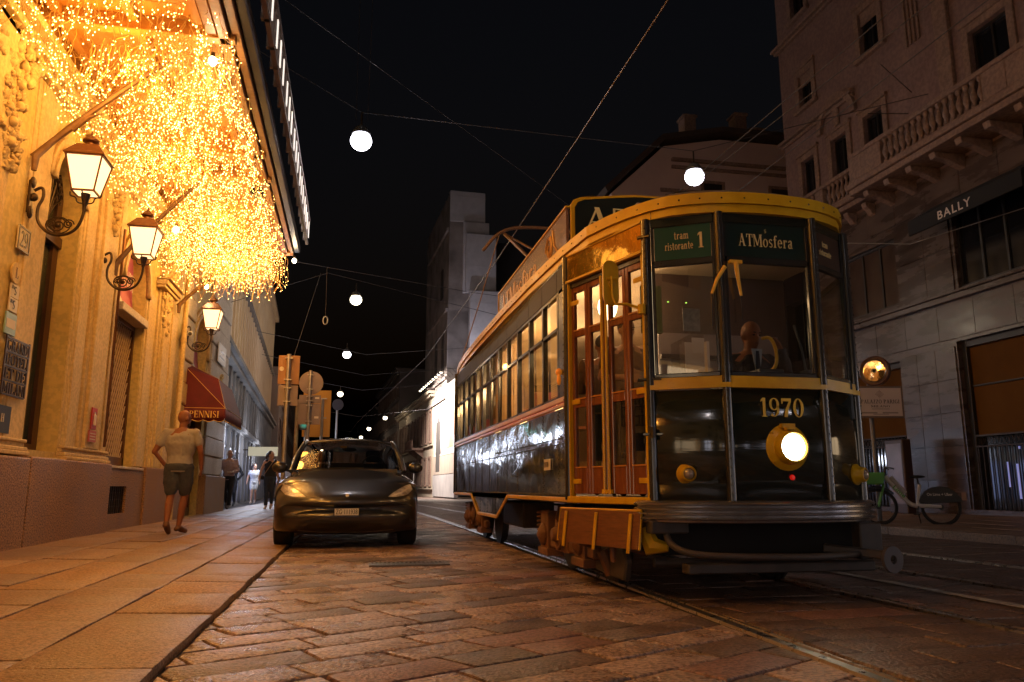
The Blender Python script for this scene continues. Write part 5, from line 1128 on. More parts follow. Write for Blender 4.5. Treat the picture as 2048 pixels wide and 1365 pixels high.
# arch over the middle balcony window, pilaster flutes, side pilaster
q = MB(); n = 14
for i in range(n): 
    a0, a1 = pi * i / n, pi * (i + 1) / n; q.sheet([[(RX - .08, 19.47 + r_ * cos(a), 11.55 + r_ * sin(a)) for r_ in (.75, .95)] for a in (a0, a1)])
q.build('arch_moulding', M['stoneR'], pal, solid=.1)
MB().box(RX - .09, RX, 19.35, 19.6, 11.5, 12.2).build('keystone', M['stoneR'], pal, bevel=.03)
for y in (16.0, 15.85, 16.15, 16.3): MB().box(RX - .05, RX, y, y + .07, 12.2, 19).build('flute', M['stoneR'], pal, bevel=.01)
MB().box(RX - .12, RX, 14.85, 15.3, 8.5, 19.4).build('pilaster', M['stoneR'], pal, bevel=.02)
for z, d in ((12.15, .18), (12.02, .1), (15.5, .12), (15.62, .2)): MB().box(RX - d, RX, 18.6 if z < 12.5 else Y0, 22.4 + d, z, z + .1).build('string_course', M['stoneR'], pal, bevel=.015)
q = MB()
for d, z0, z1 in ((.25, 18.8, 19.0), (.5, 19.0, 19.25), (.8, 19.25, 19.5)): q.box(RX - d, RX, Y0, 22.4 + d, z0, z1)
q.build('cornice', M['stoneR'], pal)
# balcony: slab, brackets, balustrade
BX = RX - .95
q = MB(); q.box(BX - .12, RX, Y0, 17.9, 8.72, 8.86); q.box(BX - .04, RX, Y0, 17.9, 8.56, 8.72); q.box(RX - .55, RX, 17.9, 22.3, 8.72, 8.84); q.box(RX - .45, RX, 17.9, 22.3, 8.58, 8.72); q.build('balcony_slab', M['stoneR'], pal, bevel=.02)
y = 8.3
while y < 22:
    xx = BX if y < 17.7 else RX - .42
    q = MB(); pr = [(xx + .1, 8.56), (RX, 8.56), (RX, 8.2), (RX - .12, 8.24), ((xx + RX) / 2, 8.38), (xx + .14, 8.42)]
    q.prism(pr, (0, y, 0), (1, 0, 0), (0, 0, 1), (0, .2, 0)); q.build('bracket', M['stoneR'], pal, bevel=.015); y += .82
def balustrade(x0, ya, yb, solids, ret=False):
    q = MB(); q.box(x0, x0 + .24, ya, yb, 9.62, 9.74); q.box(x0 + .02, x0 + .22, ya, yb, 8.87, 8.98); q.build('balcony_rail', M['stoneR'], pal, bevel=.02)
    y = ya
    for s0, s1 in solids: MB().box(x0 + .03, x0 + .21, s0, s1, 8.98, 9.62).build('balustrade_pier', M['stoneR'], pal, bevel=.015)
    y = ya + .1
    while y < yb - .05:
        if not any(s0 - .09 < y < s1 + .09 for s0, s1 in solids):
            MB().lathe([(.07, 0), (.07, .06), (.035, .08), (.045, .14), (.085, .24), (.08, .32), (.045, .44), (.032, .52), (.05, .55), (.07, .58), (.07, .64)], (x0 + .12, y, 8.98), UZ, 10).build('baluster', M['stoneR'], pal, smooth=True)
        y += .21
balustrade(BX, 8.2, 17.9, [(8.2, 9.2), (11.6, 12.6), (12.6, 13.25), (16.6, 17.9)])
MB().box(BX + .24, RX, 17.66, 17.9, 8.9, 9.74).build('balcony_return', M['stoneR'], pal)
balustrade(RX - .45, 17.9, 22.3, [(17.9, 18.5), (19.9, 20.3), (21.9, 22.3)])
# shop awning with lettering
t = thing('shop_awning', 'dark shop awning on the right reading BALLY', 'awning', (RX, 14.5, 7.2))
aw = mat('dark_canvas', (.006, .006, .007), .85)
MB().prism([(RX - .02, 7.65), (RX - .85, 7.18), (RX - .85, 6.82), (RX - .8, 6.82), (RX - .78, 7.14), (RX - .02, 7.55)], (0, 12.6, 0), (1, 0, 0), UZ, (0, 3.35, 0)).build('fabric', aw, t)
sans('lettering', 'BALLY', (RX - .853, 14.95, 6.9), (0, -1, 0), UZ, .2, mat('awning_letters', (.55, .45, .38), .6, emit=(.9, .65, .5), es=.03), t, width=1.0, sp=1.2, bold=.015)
# cables on the facade
MB().tube([(RX - .05, 16.3, 10.9), (RX - .9, 16.3, 11.6)], .012, 5).build('facade_hook', M['iron'], pal); MB().tube([(RX - .05, 16.5, 10.4), (RX - 1.1, 16.7, 10.4)], .012, 5).build('facade_hook', M['iron'], pal)
# info totem in front of the pier
t = thing('info_totem', 'tall narrow dark advertising totem standing by the marble pier', 'totem', (13.3, 17.1, .17))
MB().box(13.1, 13.35, 16.8, 17.45, .17, 1.95).build('case', mat('totem_case', (.05, .025, .02), .4), t, bevel=.02); MB().box(13.092, 13.1, 16.86, 17.39, .4, 1.85).build('poster', mat('totem_poster', (.2, .17, .19), .15, c2=(.26, .22, .24), ns=2), t)
MB().box(RX - .036, RX - .03, 15.9, 16.05, .5, .68).build('utility_cover', M['stoneR'], pal)
MB().box(RX - .3, RX - .03, 12.7, 12.98, 2.6, 2.62).build('wall_bracket', M['iron'], pal)
# ---------------- post with round mirror and hotel sign ----------------
t = thing('mirror_post', 'dark metal post carrying a round traffic mirror above a white sign reading PALAZZO PARIGI', 'sign post', (9.86, 13.37, .12))
py = 13.37
MB().tube([(9.86, py + .07, .12), (9.86, py + .07, 2.76), (9.97, py + .12, 2.9)], .04, 10).build('post', mat('post_grey', (.12, .12, .13), .4, .5), t, smooth=True)
MB().lathe([(.12, 0), (.12, .02), (.06, .05)], (9.86, py + .04, .12), UZ, 12).build('base', M['iron'], t)
yaw = Vector((-.868, -.4965, .008)).normalized()
mirm = mat('convex_mirror', (.9, .85, .8), .03, 1.0, bump=.0012, bs=9)
mr = MB().lathe([(.29, -.05), (.295, .03), (.275, .045), (.26, .03)], (9.93, py - .05, 3.02), yaw, 32).build('mirror_rim', mat('mirror_rim', (.1, .05, .035), .4), t, smooth=True)
MB().lathe([(.265, .03), (.2, .032), (.13, .0345), (.06, .0357), (.0, .036)], (9.93, py - .05, 3.02), yaw, 32).build('mirror_face', mirm, mr, smooth='all')
sd = Vector((.98, -.2, 0)).normalized(); so_ = Vector((9.5, py - .02, 2.1))
q = MB(); q.prism([(0, 0), (.9, 0), (.9, .62), (0, .62)], so_, sd, UZ, (0, .03, 0)); so = q.build('sign_frame', mat('sign_frame_brown', (.16, .11, .09), .5), t, bevel=.01)
nrm = sd.cross(Vector((0, 0, 1)))
q = MB(); q.prism([(.035, .04), (.865, .04), (.865, .58), (.035, .58)], so_ + nrm * .004, sd, UZ, -nrm * .002); q.build('sign_panel', mat('sign_cream', (.62, .52, .48), .45), so)
ink = mat('sign_ink', (.06, .045, .04), .6); o3 = so_ + nrm * .007
s = MB(); serif(s, 'PALAZZO PARIGI', o3 + sd * .08 + V2(0, 0, .28), sd, UZ, .075, width=.74); s.build('lettering', ink, so)
s = MB(); serif(s, 'MILANO', o3 + sd * .27 + V2(0, 0, .205), sd, UZ, .04, width=.36); s.box
for k in range(5): s.prism([(0, 0), (.3, 0), (.3, .008), (0, .008)], o3 + sd * (.08 + .4 * (k % 2) if k < 4 else .3) + V2(0, 0, .105 if k < 2 else (.09 if k < 4 else .07)), sd, UZ, nrm * .001)
s.prism([(0, 0), (.34, 0), (.34, .008), (0, .008)], o3 + sd * .28 + V2(0, 0, .17), sd, UZ, nrm * .001); s.build('small_print', ink, so)
s = MB()
for i in range(-3, 4):
    for j in range(-3, 4):
        if abs(i) + abs(j) <= 3: s.prism([(-.011, 0), (0, -.011), (.011, 0), (0, .011)], o3 + sd * (.45 + i * .024) + V2(0, 0, .46 + j * .024), sd, UZ, nrm * .001)
s.build('emblem', mat('emblem_brown', (.3, .2, .16), .6), so)
# ---------------- building behind the tram ----------------
t = thing('gabled_building', 'pinkish four storey building with low gable roof and chimneys behind the tram', 'building', (16, 27, 0))
w_ = mat('gable_plaster', (.5, .36, .33), .85, c2=(.58, .43, .39), ns=.8, bump=.003, bs=20); YB2 = 27.0
pr = [(9.4, 0), (26, 0), (26, 14.5), (14, 14.5), (11.6, 14.0), (9.4, 11.9)]
mb = MB(); mb.prism(pr, (0, YB2, 0), (1, 0, 0), UZ, (0, 14, 0)); mb.build('wall', w_, t)
q = MB(); q.prism([(9.1, 11.75), (11.5, 14.1), (14, 14.65), (26, 14.65), (26, 14.85), (14, 14.85), (11.4, 14.3), (9.0, 11.95)], (0, YB2 - .45, 0), (1, 0, 0), UZ, (0, 14.9, 0)); q.build('roof', mat('roof_dark', (.05, .035, .03), .8), t)
for z in (13.4, 13.1): MB().box(11.9, 16.8, YB2 - .1 - (z > 13.2) * .05, YB2, z, z + .12).build('cornice', M['stoneR'], t)
MB().box(11.4, 16.8, YB2 - .06, YB2 - .0, 12.1, 12.25).build('string_course', M['stoneR'], t)
for x, z in ((13.1, 10.9), (16.0, 10.9), (11.6, 10.2)):
    q = MB(); q.box(x, x + .12, YB2 - .05, YB2, z, z + 1.8); q.box(x + .9, x + 1.02, YB2 - .05, YB2, z, z + 1.8); q.box(x + .12, x + .9, YB2 - .05, YB2, z + 1.68, z + 1.8); wo_ = q.build('window', M['stoneR'], t); MB().box(x + .12, x + .9, YB2 - .02, YB2 + .01, z, z + 1.68).build('pane', mat('shutter_dark', (.02, .015, .014), .5), wo_)
for x, hh_ in ((13.0, 15.9), (15.3, 16.2), (16.0, 15.6)):
    q = MB(); q.box(x, x + .5, YB2 + 1, YB2 + 1.6, 14.5, hh_); q.box(x - .06, x + .56, YB2 + .95, YB2 + 1.65, hh_, hh_ + .1); q.build('chimney', M['stoneR'], t)
# ---------------- far right side, street bends 2.7 degrees to the left ----------------
BA = radians(2.74); Fx = lambda y: 9.8 - .0479 * y
def fr_root(name, lab, cat, y, group=None): return thing(name, lab, cat, (Fx(y), y, 0), BA, group=group, world=False)
scaf = mat('scaffold_sheet_white', (.62, .57, .57), .8, c2=(.52, .48, .48), ns=2, bump=.01, bs=3)
chs = mat('church_stone', (.36, .3, .27), .85, c2=(.16, .13, .115), ns=.5, det=9)
t = fr_root('church_tower', 'tall church facade wrapped in stepped white scaffold sheeting', 'building', 58)
q = MB(); q.box(.05, 9, 1.5, 12, 0, 14.5); q.box(.1, 3, 1.5, 14, 0, 24.2); q.build('wall', chs, t)
for x0, x1, z0, z1, yy in ((.12, 3.0, 21.8, 24.4, 1.48), (1.2, 3.3, 15.9, 21.8, 1.3), (1.35, 3.8, 15.9, 20.7, .9), (1.6, 4.0, 8.8, 15.9, .3)): MB().box(x0, x1, yy - .04, yy + .6, z0, z1).build('scaffold_sheet', scaf, t, bevel=.03)
for x0, x1, z0, z1, yy in ((.12, 3.0, 21.8, 24.4, 1.42), (1.35, 3.8, 15.9, 20.7, .84), (1.6, 4.0, 8.8, 15.9, .24)):
    z = z0 + .1
    while z < z1 - .2: MB().box(x0, x1, yy + .005, yy + .02, z, z + .03).build('sheet_seam', scaf, t); z += 2.0
MB().box(4.2, 9, 3.0, 10, 14, 20.8).build('dark_netting', mat('dark_netting', (.04, .035, .04), .9), t)
for z0, z1, y0_, y1_ in ((2, 6, 4, 6), (9, 13, 3, 4), (16, 18.5, 4, 5), (10, 13, 6.5, 7.5)): MB().box(.0, .06, y0_, y1_, z0, z1).build('niche_shade', mat('niche_dark', (.06, .05, .045), .9), t)  # dark blocks on the wall, recess shade put into their colour
for z in (7.5, 9.0, 14.4, 21): MB().box(-.12, .05, 1.5, 12, z, z + .25).build('cornice', chs, t)
# billboard on a hoarding, lit by a row of spotlights
t = fr_root('billboard', 'huge brightly lit advertising billboard on a pale hoarding with a row of lamps above', 'billboard', 55)
bw = mat('billboard_white', (.85, .82, .76), .6, c2=(.75, .66, .56), ns=.35)
MB().box(.02, .35, .15, 10.2, 3.25, 8.55).build('panel', bw, t)
MB().box(0, .02, .5, 4.6, 3.7, 7.4).build('poster_figure_panel', mat('poster_tan', (.65, .46, .34), .6, c2=(.5, .28, .18), ns=.7, stretch=(1, 1, .3)), t)
q = MB(); q.prism([(6.4, 3.4), (9.2, 3.4), (8.6, 5.0), (8.2, 6.2), (8.0, 7.0), (7.7, 6.2), (7.3, 5.2)], (.0, 0, 0), (0, 1, 0), UZ, (.02, 0, 0)); q.build('poster_silhouette', mat('poster_dark', (.06, .05, .06), .6), t)
hd = thing('hoarding', 'pale panel construction hoarding along the pavement under the billboard', 'hoarding', (Fx(55), 55, 0), BA, world=False)
for k in range(9):
    MB().box(-.05, .25, .1 + k * 1.12, 1.2 + k * 1.12, .1, 1.75).build('hoarding_panel', mat('hoarding_pale', (.5, .46, .44), .6, c2=(.4, .37, .36), ns=1), hd)
    MB().box(.0, .3, .1 + k * 1.12, 1.2 + k * 1.12, 1.8, 3.2).build('hoarding_panel', mat('hoarding_beige', (.5, .4, .32), .6, c2=(.42, .33, .27), ns=1), hd)
spm = mat('spot_disc', (1, .9, .7), .5, emit=(1, .86, .6), es=8, sample=False)
for k in range(10):
    y = .6 + k * 1.25; q = thing('billboard_spotlight', 'round spotlight on a curved arm over the billboard, %s' % ('nearest the tram', 'second from the tram', 'third from the tram', 'fourth from the tram', 'fifth from the tram', 'sixth from the tram', 'fourth from the far end', 'third from the far end', 'second from the far end', 'at the far end')[k], 'spotlight', (-1.2, y, 9.2), group='spotlights over the billboard', world=False)
    q.location = Matrix.Translation((Fx(55), 55, 0)) @ Matrix.Rotation(BA, 4, 'Z') @ Vector((-1.0, y, 8.95)); q.rotation_euler.z = BA
    MB().lathe([(.06, 0), (.12, -.08), (.12, -.12)], (0, 0, .12), (0, 0, 1), 12).build('shade', M['black'], q); MB().ell((0, 0, .0), (.1, .1, .07), 10, 6).build('bulb', spm, q)
    MB().tube([(0, 0, .1), (.3, 0, .35), (.8, 0, .3), (1.1, 0, .0)], .02, 5).build('arm', M['iron'], q)
for y in (1.5, 4.0, 6.5, 9.0):
    p = Matrix.Translation((Fx(55), 55, 0)) @ Matrix.Rotation(BA, 4, 'Z') @ Vector((-3.2, y, 9.3))
    light('billboard_light', p, 4000, (1, .9, .82), .2, 'SPOT', rot=(0, radians(-28), 0) if False else Vector((3.2, 0, -3.6)).to_track_quat('-Z', 'Y').to_euler(), spot=radians(130), blend=.8)
fl2 = thing('added_scaffold_flood', 'unseen cool floodlight added on the billboard top to wash the scaffold sheeting', 'floodlight', (Fx(55) + .3, 55.3, 8.9), world=False); MB().box(-.15, .15, -.1, .1, -.1, .1).build('housing', M['black'], fl2, bevel=.02)  # unseen fixture added to brighten the scaffold sheeting
light('scaffold_wash', (.3, .1, .4), 420, (.8, .82, 1), .15, 'SPOT', fl2, Vector((.5, 3, 4)).to_track_quat('-Z', 'Y').to_euler(), radians(120), .8)
# low and high palazzi further on
def farbuild(name, lab, y0, L, H, m_, floors, pitch, balc=False, setx=0, wz=None):
    t = fr_root(name, lab, 'building', y0); MB().box(setx, 12, 0, L, 0, H).build('wall', m_, t)
    q = MB(); q.box(setx - .5, 12, -.2, L + .2, H, H + .25); q.box(setx - .3, 12, -.1, L + .1, H - .25, H); q.build('cornice', m_, t)
    MB().box(setx - .6, 12, -.3, L + .3, H + .26, H + .4).build('roof', MATS['roof_dark'], t)
    for f, (zb, h) in enumerate(floors):
        y = 1.
        while y < L - 1.2:
            q = MB(); q.box(setx - .12, setx - .001, y - .18, y, zb, zb + h + .18); q.box(setx - .12, setx - .001, y + 1.0, y + 1.18, zb, zb + h + .18); q.box(setx - .12, setx - .001, y, y + 1.0, zb + h, zb + h + .18); q.box(setx - .2, setx - .001, y - .25, y + 1.25, zb - .12, zb)
            w_ = q.build('window', M['stoneR'], t); MB().box(setx - .03, setx + .0, y, y + 1.0, zb, zb + h).build('pane', M['darkglass'], w_); y += pitch
        MB().box(setx - .15, setx, 0, L, zb - .35, zb - .25).build('string_course', m_, t)
    if balc:
        for y in (5.5,):
            q = MB(); q.box(setx - 1.1, setx, y, y + 5, 4.1, 4.3); q.box(setx - 1.1, setx - 1.0, y, y + 5, 4.95, 5.05)
            for k in range(20): q.lathe([(.05, 0), (.09, .3), (.05, .65)], (setx - 1.05, y + .15 + k * .247, 4.3), UZ, 6)
            for yy in (y + .3, y + 4.4): q.prism([(setx, 4.1), (setx - .9, 4.1), (setx, 3.4)], (0, yy, 0), (1, 0, 0), UZ, (0, .3, 0))
            q.build('balcony', M['stoneR'], t)
    return t
far1 = mat('far_palazzo_a', (.42, .34, .25), .85, c2=(.5, .41, .31), ns=.5); far2 = mat('far_palazzo_b', (.2, .16, .14), .9, c2=(.27, .21, .19), ns=.4)
farbuild('low_palazzo', 'two storey ochre palazzo with balcony beyond the billboard', 65.5, 27, 8.6, far1, [(1.0, 2.2), (4.6, 2.6)], 2.6, True)
farbuild('high_palazzo', 'tall dark building with heavy eaves far down the street', 93, 30, 14.5, far2, [(1.2, 2.2), (5, 2.2), (8.6, 2), (11.6, 1.6)], 3.0)
farbuild('end_palazzo', 'last dim building at the end of the street', 124, 50, 13, far2, [(1.2, 2.2), (5, 2.2), (8.6, 2)], 4.0)
# ---------------- far left side ----------------
LXf = lambda y: -3.8 - .0479 * (y - 24.6)
t = thing('modern_building', 'long building with rusticated grey base and tall pale vertical fins above lit shop windows', 'building', (-4.2, 24.8, 0), BA, world=False)
rb = mat('rusticated_grey', (.14, .13, .12), .8, c2=(.2, .185, .17), ns=1.2); fin = mat('pale_fin', (.66, .52, .36), .7, c2=(.72, .6, .44), ns=1); L = 36
mb = MB(); facade(mb, (0, 0, 0), UY, (1, 0, 0), L, 5.4, [(.6 + k * 2.0, 2.3 + k * 2.0, .12, 3.05) for k in range(17)], .6); mb.build('base_wall', rb, t, fixn=False)
MB().box(-8, -.7, 0, L, 5.4, 13.2).build('upper_wall', mat('upper_grey', (.1, .085, .07), .7), t); MB().box(-8, 0, 0, .02, 0, 5.4).build('end_wall', rb, t)
q = MB()
for k in range(24): q.box(-.12, .1, k * 1.5, k * 1.5 + .22, 3.25, 5.1)
q.build('base_pilasters', rb, t, bevel=.03, kind='stuff')
for k in range(23):
    o = MB().box(-.02, .03, .45 + k * 1.5, 1.25 + k * 1.5, 3.45, 4.6).build('window', M['stoneR'], t); MB().box(.031, .034, .55 + k * 1.5, 1.15 + k * 1.5, 3.5, 4.5).build('pane', M['darkglass'], o)
for z, d in ((3.12, .2), (5.12, .25), (5.3, .4)): MB().box(-.7, d, 0, L, z, z + .16).build('string_course', rb, t)
slit = mat('lit_slit', (.9, .7, .45), .5, emit=(1, .72, .4), es=2.2, sample=False); slit2 = mat('fin_gap_glow', (.4, .28, .15), .6, emit=(1, .6, .28), es=.3, sample=False)
for k in range(30):
    y = .3 + k * 1.2
    MB().box(-.72, -.1, y, y + .3, 5.46, 13.2).build('fin', fin, t)
    for z0, z1 in ((9.4, 10.6), (11.2, 12.5)): MB().box(-.69, -.66, y + .45, y + .62, z0, z1).build('slit_window', slit, t)
    MB().box(-.69, -.67, y + .34, y + 1.15, 5.6, 9.0).build('tall_window', slit2, t)
MB().box(-.9, .02, 0, L, 9.05, 9.25).build('floor_band', rb, t); MB().box(-8, .15, 0, L, 13.2, 13.5).build('cornice', fin, t)
shopg = mat('shop_interior_light', (.8, .8, .9), .5, emit=(.75, .8, 1), es=1.4, c2=(.4, .42, .5), ns=2)
frm = mat('shop_frame_grey', (.25, .25, .27), .35, .6)
for k in range(17):
    y = .6 + k * 2.0; q = MB(); x = -.1
    for b in ((x - .06, x, y, y + .08, .12, 3.05), (x - .06, x, y + 1.62, y + 1.7, .12, 3.05), (x - .06, x, y + .08, y + 1.62, 2.25, 2.33), (x - .06, x, y + .82, y + .88, 2.33, 3.05), (x - .06, x, y + .08, y + 1.62, .12, .22), (x - .06, x, y + .08, y + 1.62, 2.97, 3.05)): q.box(*b)
    o = q.build('shop_window', frm, t)
    MB().box(x - .04, x - .035, y + .08, y + 1.62, .22, 2.25).build('pane', glass('shop_glass', (.8, .85, 1), .15), o)
    lit = 1 if k > 1 else 0
    q = MB(); q.box(x - .5, x - .48, y + .1, y + 1.6, .2, 2.2); q.build('display_back', mat('display_back', (.35, .35, .42), .6, emit=(.7, .75, 1), es=3, c2=(.2, .2, .25), ns=3, stretch=(1, 2, .4)) if lit else mat('display_blue', (.04, .06, .12), .4), o)
    for yy in (y + .25, y + 1.1): MB().box(x - .05, x - .03, yy, yy + .22, 2.5, 2.8).build('ceiling_light', shopg if lit else mat('soft_shop_light', (.9, .85, .8), .5, emit=(1, .9, .8), es=1.5), o)
    if k % 2 == 0: q = MB(); q.ell((x - .35, y + .8, 1.45), (.07, .09, .12)); q.lathe([(.12, .3), (.16, .9), (.1, 1.3), (.03, 1.4)], (x - .35, y + .8, 0), UZ, 10); q.build('mannequin', M['dark'], o, smooth=True)
for y in (29, 36, 44): light('shop_light', (LXf(y) + .5, y, 2.5), 150, (.75, .82, 1), .3)
t = thing('box_sign', 'blank pale yellow box sign projecting over the pavement', 'sign', (-3.3, 30.5, 2.3)); MB().box(-4.1, -2.95, 33.4, 33.6, 2.05, 2.42).build('box', mat('pale_sign', (.6, .55, .35), .5, emit=(1, .9, .5), es=.12), t, bevel=.01); MB().tube([(-4.3, 33.5, 2.3), (-4.05, 33.5, 2.3)], .03, 6).build('arm', M['iron'], t)
farb = thing('dark_building', 'dark tall building closing the left side of the street beyond the fins', 'building', (-5.9, 61.5, 0), BA, world=False)
MB().box(-12, .4, 0, 60, 0, 9.6).build('wall', far2, farb)
for k in range(18):
    for z in (1, 4.2, 7.2): o = MB().box(.4, .5, 1 + k * 3.2, 2.4 + k * 3.2, z, z + 1.9).build('window', M['stoneR'], farb); MB().box(.5, .51, 1.15 + k * 3.2, 2.25 + k * 3.2, z + .1, z + 1.8).build('pane', M['darkglass'], o)
MB().box(-12, .9, 0, 60, 9.6, 9.9).build('cornice', far2, farb)
# ---------------- suspended street lamps and cables ----------------
wirem = mat('cable', (.05, .045, .05), .6)
def wire(name, lab, pts, r=.009, m_=None, it=0):
    q = MB(); q.tube(smoothline(pts, it) if it else pts, r, 5); return tag(q.build(name, m_ or wirem, None, smooth=True), lab, 'cable')
lampm = mat('street_lamp_led', (1, 1, 1), .4, emit=(.9, .88, 1), es=9, sample=False); lampy = mat('street_lamp_warm', (1, .9, .7), .4, emit=(1, .86, .6), es=9, sample=False)
def slamp(x, y, z, e, lab, warm=False, s=1., sp=True):
    t = thing('street_lamp', lab, 'street lamp', (x, y, z), group='lamps hung over the street', world=False); e *= .55
    MB().lathe([(.05, .2), (.12, .16), (.19, .05), (.19, .0), (.17, .0)], (0, 0, 0), UZ, 16).build('housing', mat('lamp_housing', (.1, .1, .1), .5), t, smooth=True)
    MB().ell((0, 0, -.14), (.22, .22, .2), 24, 16).build('diffuser', lampy if warm else lampm, t, smooth=True)
    MB().tube([(0, 0, .2), (0, 0, .5)], .02, 6).build('hanger', M['iron'], t)
    if e: light('lamp_light', (0, 0, -.3), e, (1, .82, .6) if warm else (.98, .84, .8), .12, 'POINT', t)
    return t
slamp(-.04, 15.47, 8.0, 700, 'brightest cold white street lamp hanging over the road, high left of centre'); slamp(7.55, 15.86, 8.0, 190, 'cold white street lamp hanging above the tram roof')
slamp(-.04, 29.7, 8.0, 1500, 'small warm street lamp hung in the middle of the street', True); slamp(-.43, 42.6, 8.0, 1500, 'small cold street lamp lower down the street'); slamp(-1.0, 61.2, 8.0, 300, 'tiny yellowish street lamp far down the street', True)
for x, y in ((-.04, 1.2), (7.6, 1.4), (-.04, -13)): slamp(x, y, 8.0, 420 if x < 5 else 60, 'unseen lamp added behind the viewpoint for the tram front, %s' % ('above the near left track', 'above the far track', 'farthest back')[(x > 5) + 2 * (y < 0)])  # unseen lamps added behind the camera to light the tram front
slamp(7.5, 31, 8.0, 1500, 'cold street lamp over the far track hidden by the tram')
for i, (x, y, z) in enumerate(((1.9, 92, 7.6), (1.2, 108, 7.6), (3.4, 84, 8.2))): slamp(x, y, z, 300, ['tiny warm lamp near the end of the street', 'last tiny lamp at the far end of the street', 'tiny warm lamp by the dark tall palazzo'][i], True)
wire('span_cable', 'thin cable carrying the brightest street lamp', [(-3.8, 15.4, 10.5), (-.04, 15.47, 8.5), (7.55, 15.86, 8.5), (14, 15.8, 10.6)])
for dx in (-.12, .12): wire('lamp_cable', '%s of the two upright cables above the brightest street lamp' % ('left' if dx < 0 else 'right'), [(-.04 + dx, 15.47, 8.3), (-.04 + dx * 1.5, 15.47, 22)], .006)
wire('span_cable', 'long diagonal cable from the canopy side down to the tram roof', [(-3.8, 10.1, 9.2), (-1.4, 12.58, 9.0), (5.88, 20, 8.43), (12.4, 27, 7.9)], .007)
wire('contact_wire', 'overhead contact wire above the tram track', [(2.95, -3, 5.6), (2.98, 10, 5.65), (2.98, 16, 5.7), (2.7, 30, 5.75), (.4, 62, 5.8), (-1.5, 100, 5.8)], .011, mat('copper_wire', (.1, .07, .06), .5, .5))
wire('contact_wire', 'overhead contact wire above the second track', [(7.1, -3, 7.0), (6.72, 10.8, 7.0), (6.4, 26.9, 7.0)], .009)
wire('feeder_cable', 'upper feeder cable crossing before the palazzo', [(7.9, -3, 7.0), (6.96, 11.2, 7.0), (6.1, 26.9, 7.0)], .009)
wire('feeder_cable', 'lower feeder cable crossing before the palazzo', [(7.85, -3, 7.0), (7.87, 12, 7.0), (7.9, 26.9, 7.0)], .009)
wire('span_cable', 'span cable from the far hotel corner to the church', [(-3.8, 24.3, 6.3), (-.8, 21, 6.5), (5, 24, 6.1), (12, 26.9, 6.6)], .008)
wire('span_cable', 'second span cable fanning from the canopy corner', [(-1.4, 17.6, 5.8), (-.75, 19, 6.1), (2.98, 20, 5.9), (9.5, 26.9, 7.2)], .007)
wire('span_cable', 'pale span cable in front of the palazzo by the BALLY awning', [(4.2, 10.5, 4.4), (9.5, 11.5, 5.0), (13.9, 12.6, 6.6)], .01, mat('pale_cable', (.4, .36, .33), .5))
for y, z, x1 in ((36, 6.8, 8.2), (48, 6.6, 7.6), (64, 6.4, 6.8), (80, 6.2, 6.0), (40, 6.4, 8.0)):
    wire('span_cable', 'faint span cable across the street about %d metres away, %s' % (y, {36: 'nearest of five', 40: 'second nearest', 48: 'middle one', 64: 'fourth of five', 80: 'farthest of five'}[y]), [(LXf(y), y, z + .9), (.5, y, z), (x1, y, z + .8)], .012)
q = tag(MB().tube([(-.75 + .055 * cos(t * pi / 8), 19.4, 4.85 + .1 * sin(t * pi / 8)) for t in range(17)], .014, 6).build('cable_ring', mat('ring_pale', (.4, .38, .34), .5)), 'small oval ring hanging on a thin cord in the night sky', 'ring')
wire('ring_cord', 'thin cord holding the hanging ring', [(-.75, 19.4, 4.95), (-.75, 19.0, 6.1)], .005)
wire('signal_cord', 'thin cord falling from the span cable by the sign posts', [(-.9, 19.2, 6.0), (-1.35, 17.8, 3.6)], .005)
# ---------------- sign posts by the kerb ----------------
sback = mat('sign_back_brown', (.2, .16, .15), .5, .3, c2=(.26, .2, .18), ns=4); pst = mat('galvanised_post', (.45, .42, .4), .4, .6, c2=(.35, .33, .31), ns=10)
t = thing('sign_post', 'tall galvanised pole with two square sign backs, left of the others', 'sign post', (-1.4, 17.6, .04))
MB().tube([(-1.42, 17.6, .04), (-1.42, 17.6, 3.68)], .045, 10).build('pole', pst, t, smooth=True)
q = MB().box(-1.64, -1.19, 17.66, 17.68, 3.02, 3.66).build('sign_back', mat('sign_back_orange', (.3, .14, .05), .5, c2=(.36, .18, .07), ns=2), t, bevel=.005); MB().lathe([(.05, 0), (.05, .004)], (-1.57, 17.66, 3.36), (0, -1, 0), 14).build('sticker', M['creamp'], q)
MB().box(-1.62, -1.2, 17.66, 17.68, 2.55, 3.0).build('sign_back', sback, t, bevel=.005)
for z in (3.58, 3.1, 2.92, 2.62): MB().box(-1.5, -1.34, 17.55, 17.655, z, z + .025).build('clamp', pst, t)
t = thing('round_sign_post', 'pole with a round sign back above two square sign backs', 'sign post', (-1.05, 19.6, .04))
MB().tube([(-1.05, 19.6, .04), (-1.05, 19.6, 3.62)], .038, 10).build('pole', pst, t, smooth=True)
MB().lathe([(.29, 0), (.29, .02)], (-1.03, 19.68, 3.32), (0, -1, 0), 28).build('round_sign_back', sback, t)
q = MB().box(-1.3, -.78, 19.66, 19.68, 2.82, 3.02).build('sign_back', sback, t, bevel=.004); MB().box(-1.3, -.78, 19.66, 19.68, 2.3, 2.81).build('sign_back', sback, t, bevel=.004)
for z in (3.5, 3.15, 2.97, 2.86, 2.75, 2.36): MB().box(-1.12, -.98, 19.56, 19.655, z, z + .025).build('clamp', pst, t)
MB().box(-.92, -.82, 19.652, 19.658, 2.93, 2.97).build('sticker', M['creamp'], t); MB().box(-.92, -.82, 19.652, 19.658, 2.45, 2.5).build('sticker', M['creamp'], t); MB().box(-.9, -.8, 19.672, 19.676, 3.3, 3.34).build('sticker', M['creamp'], t)
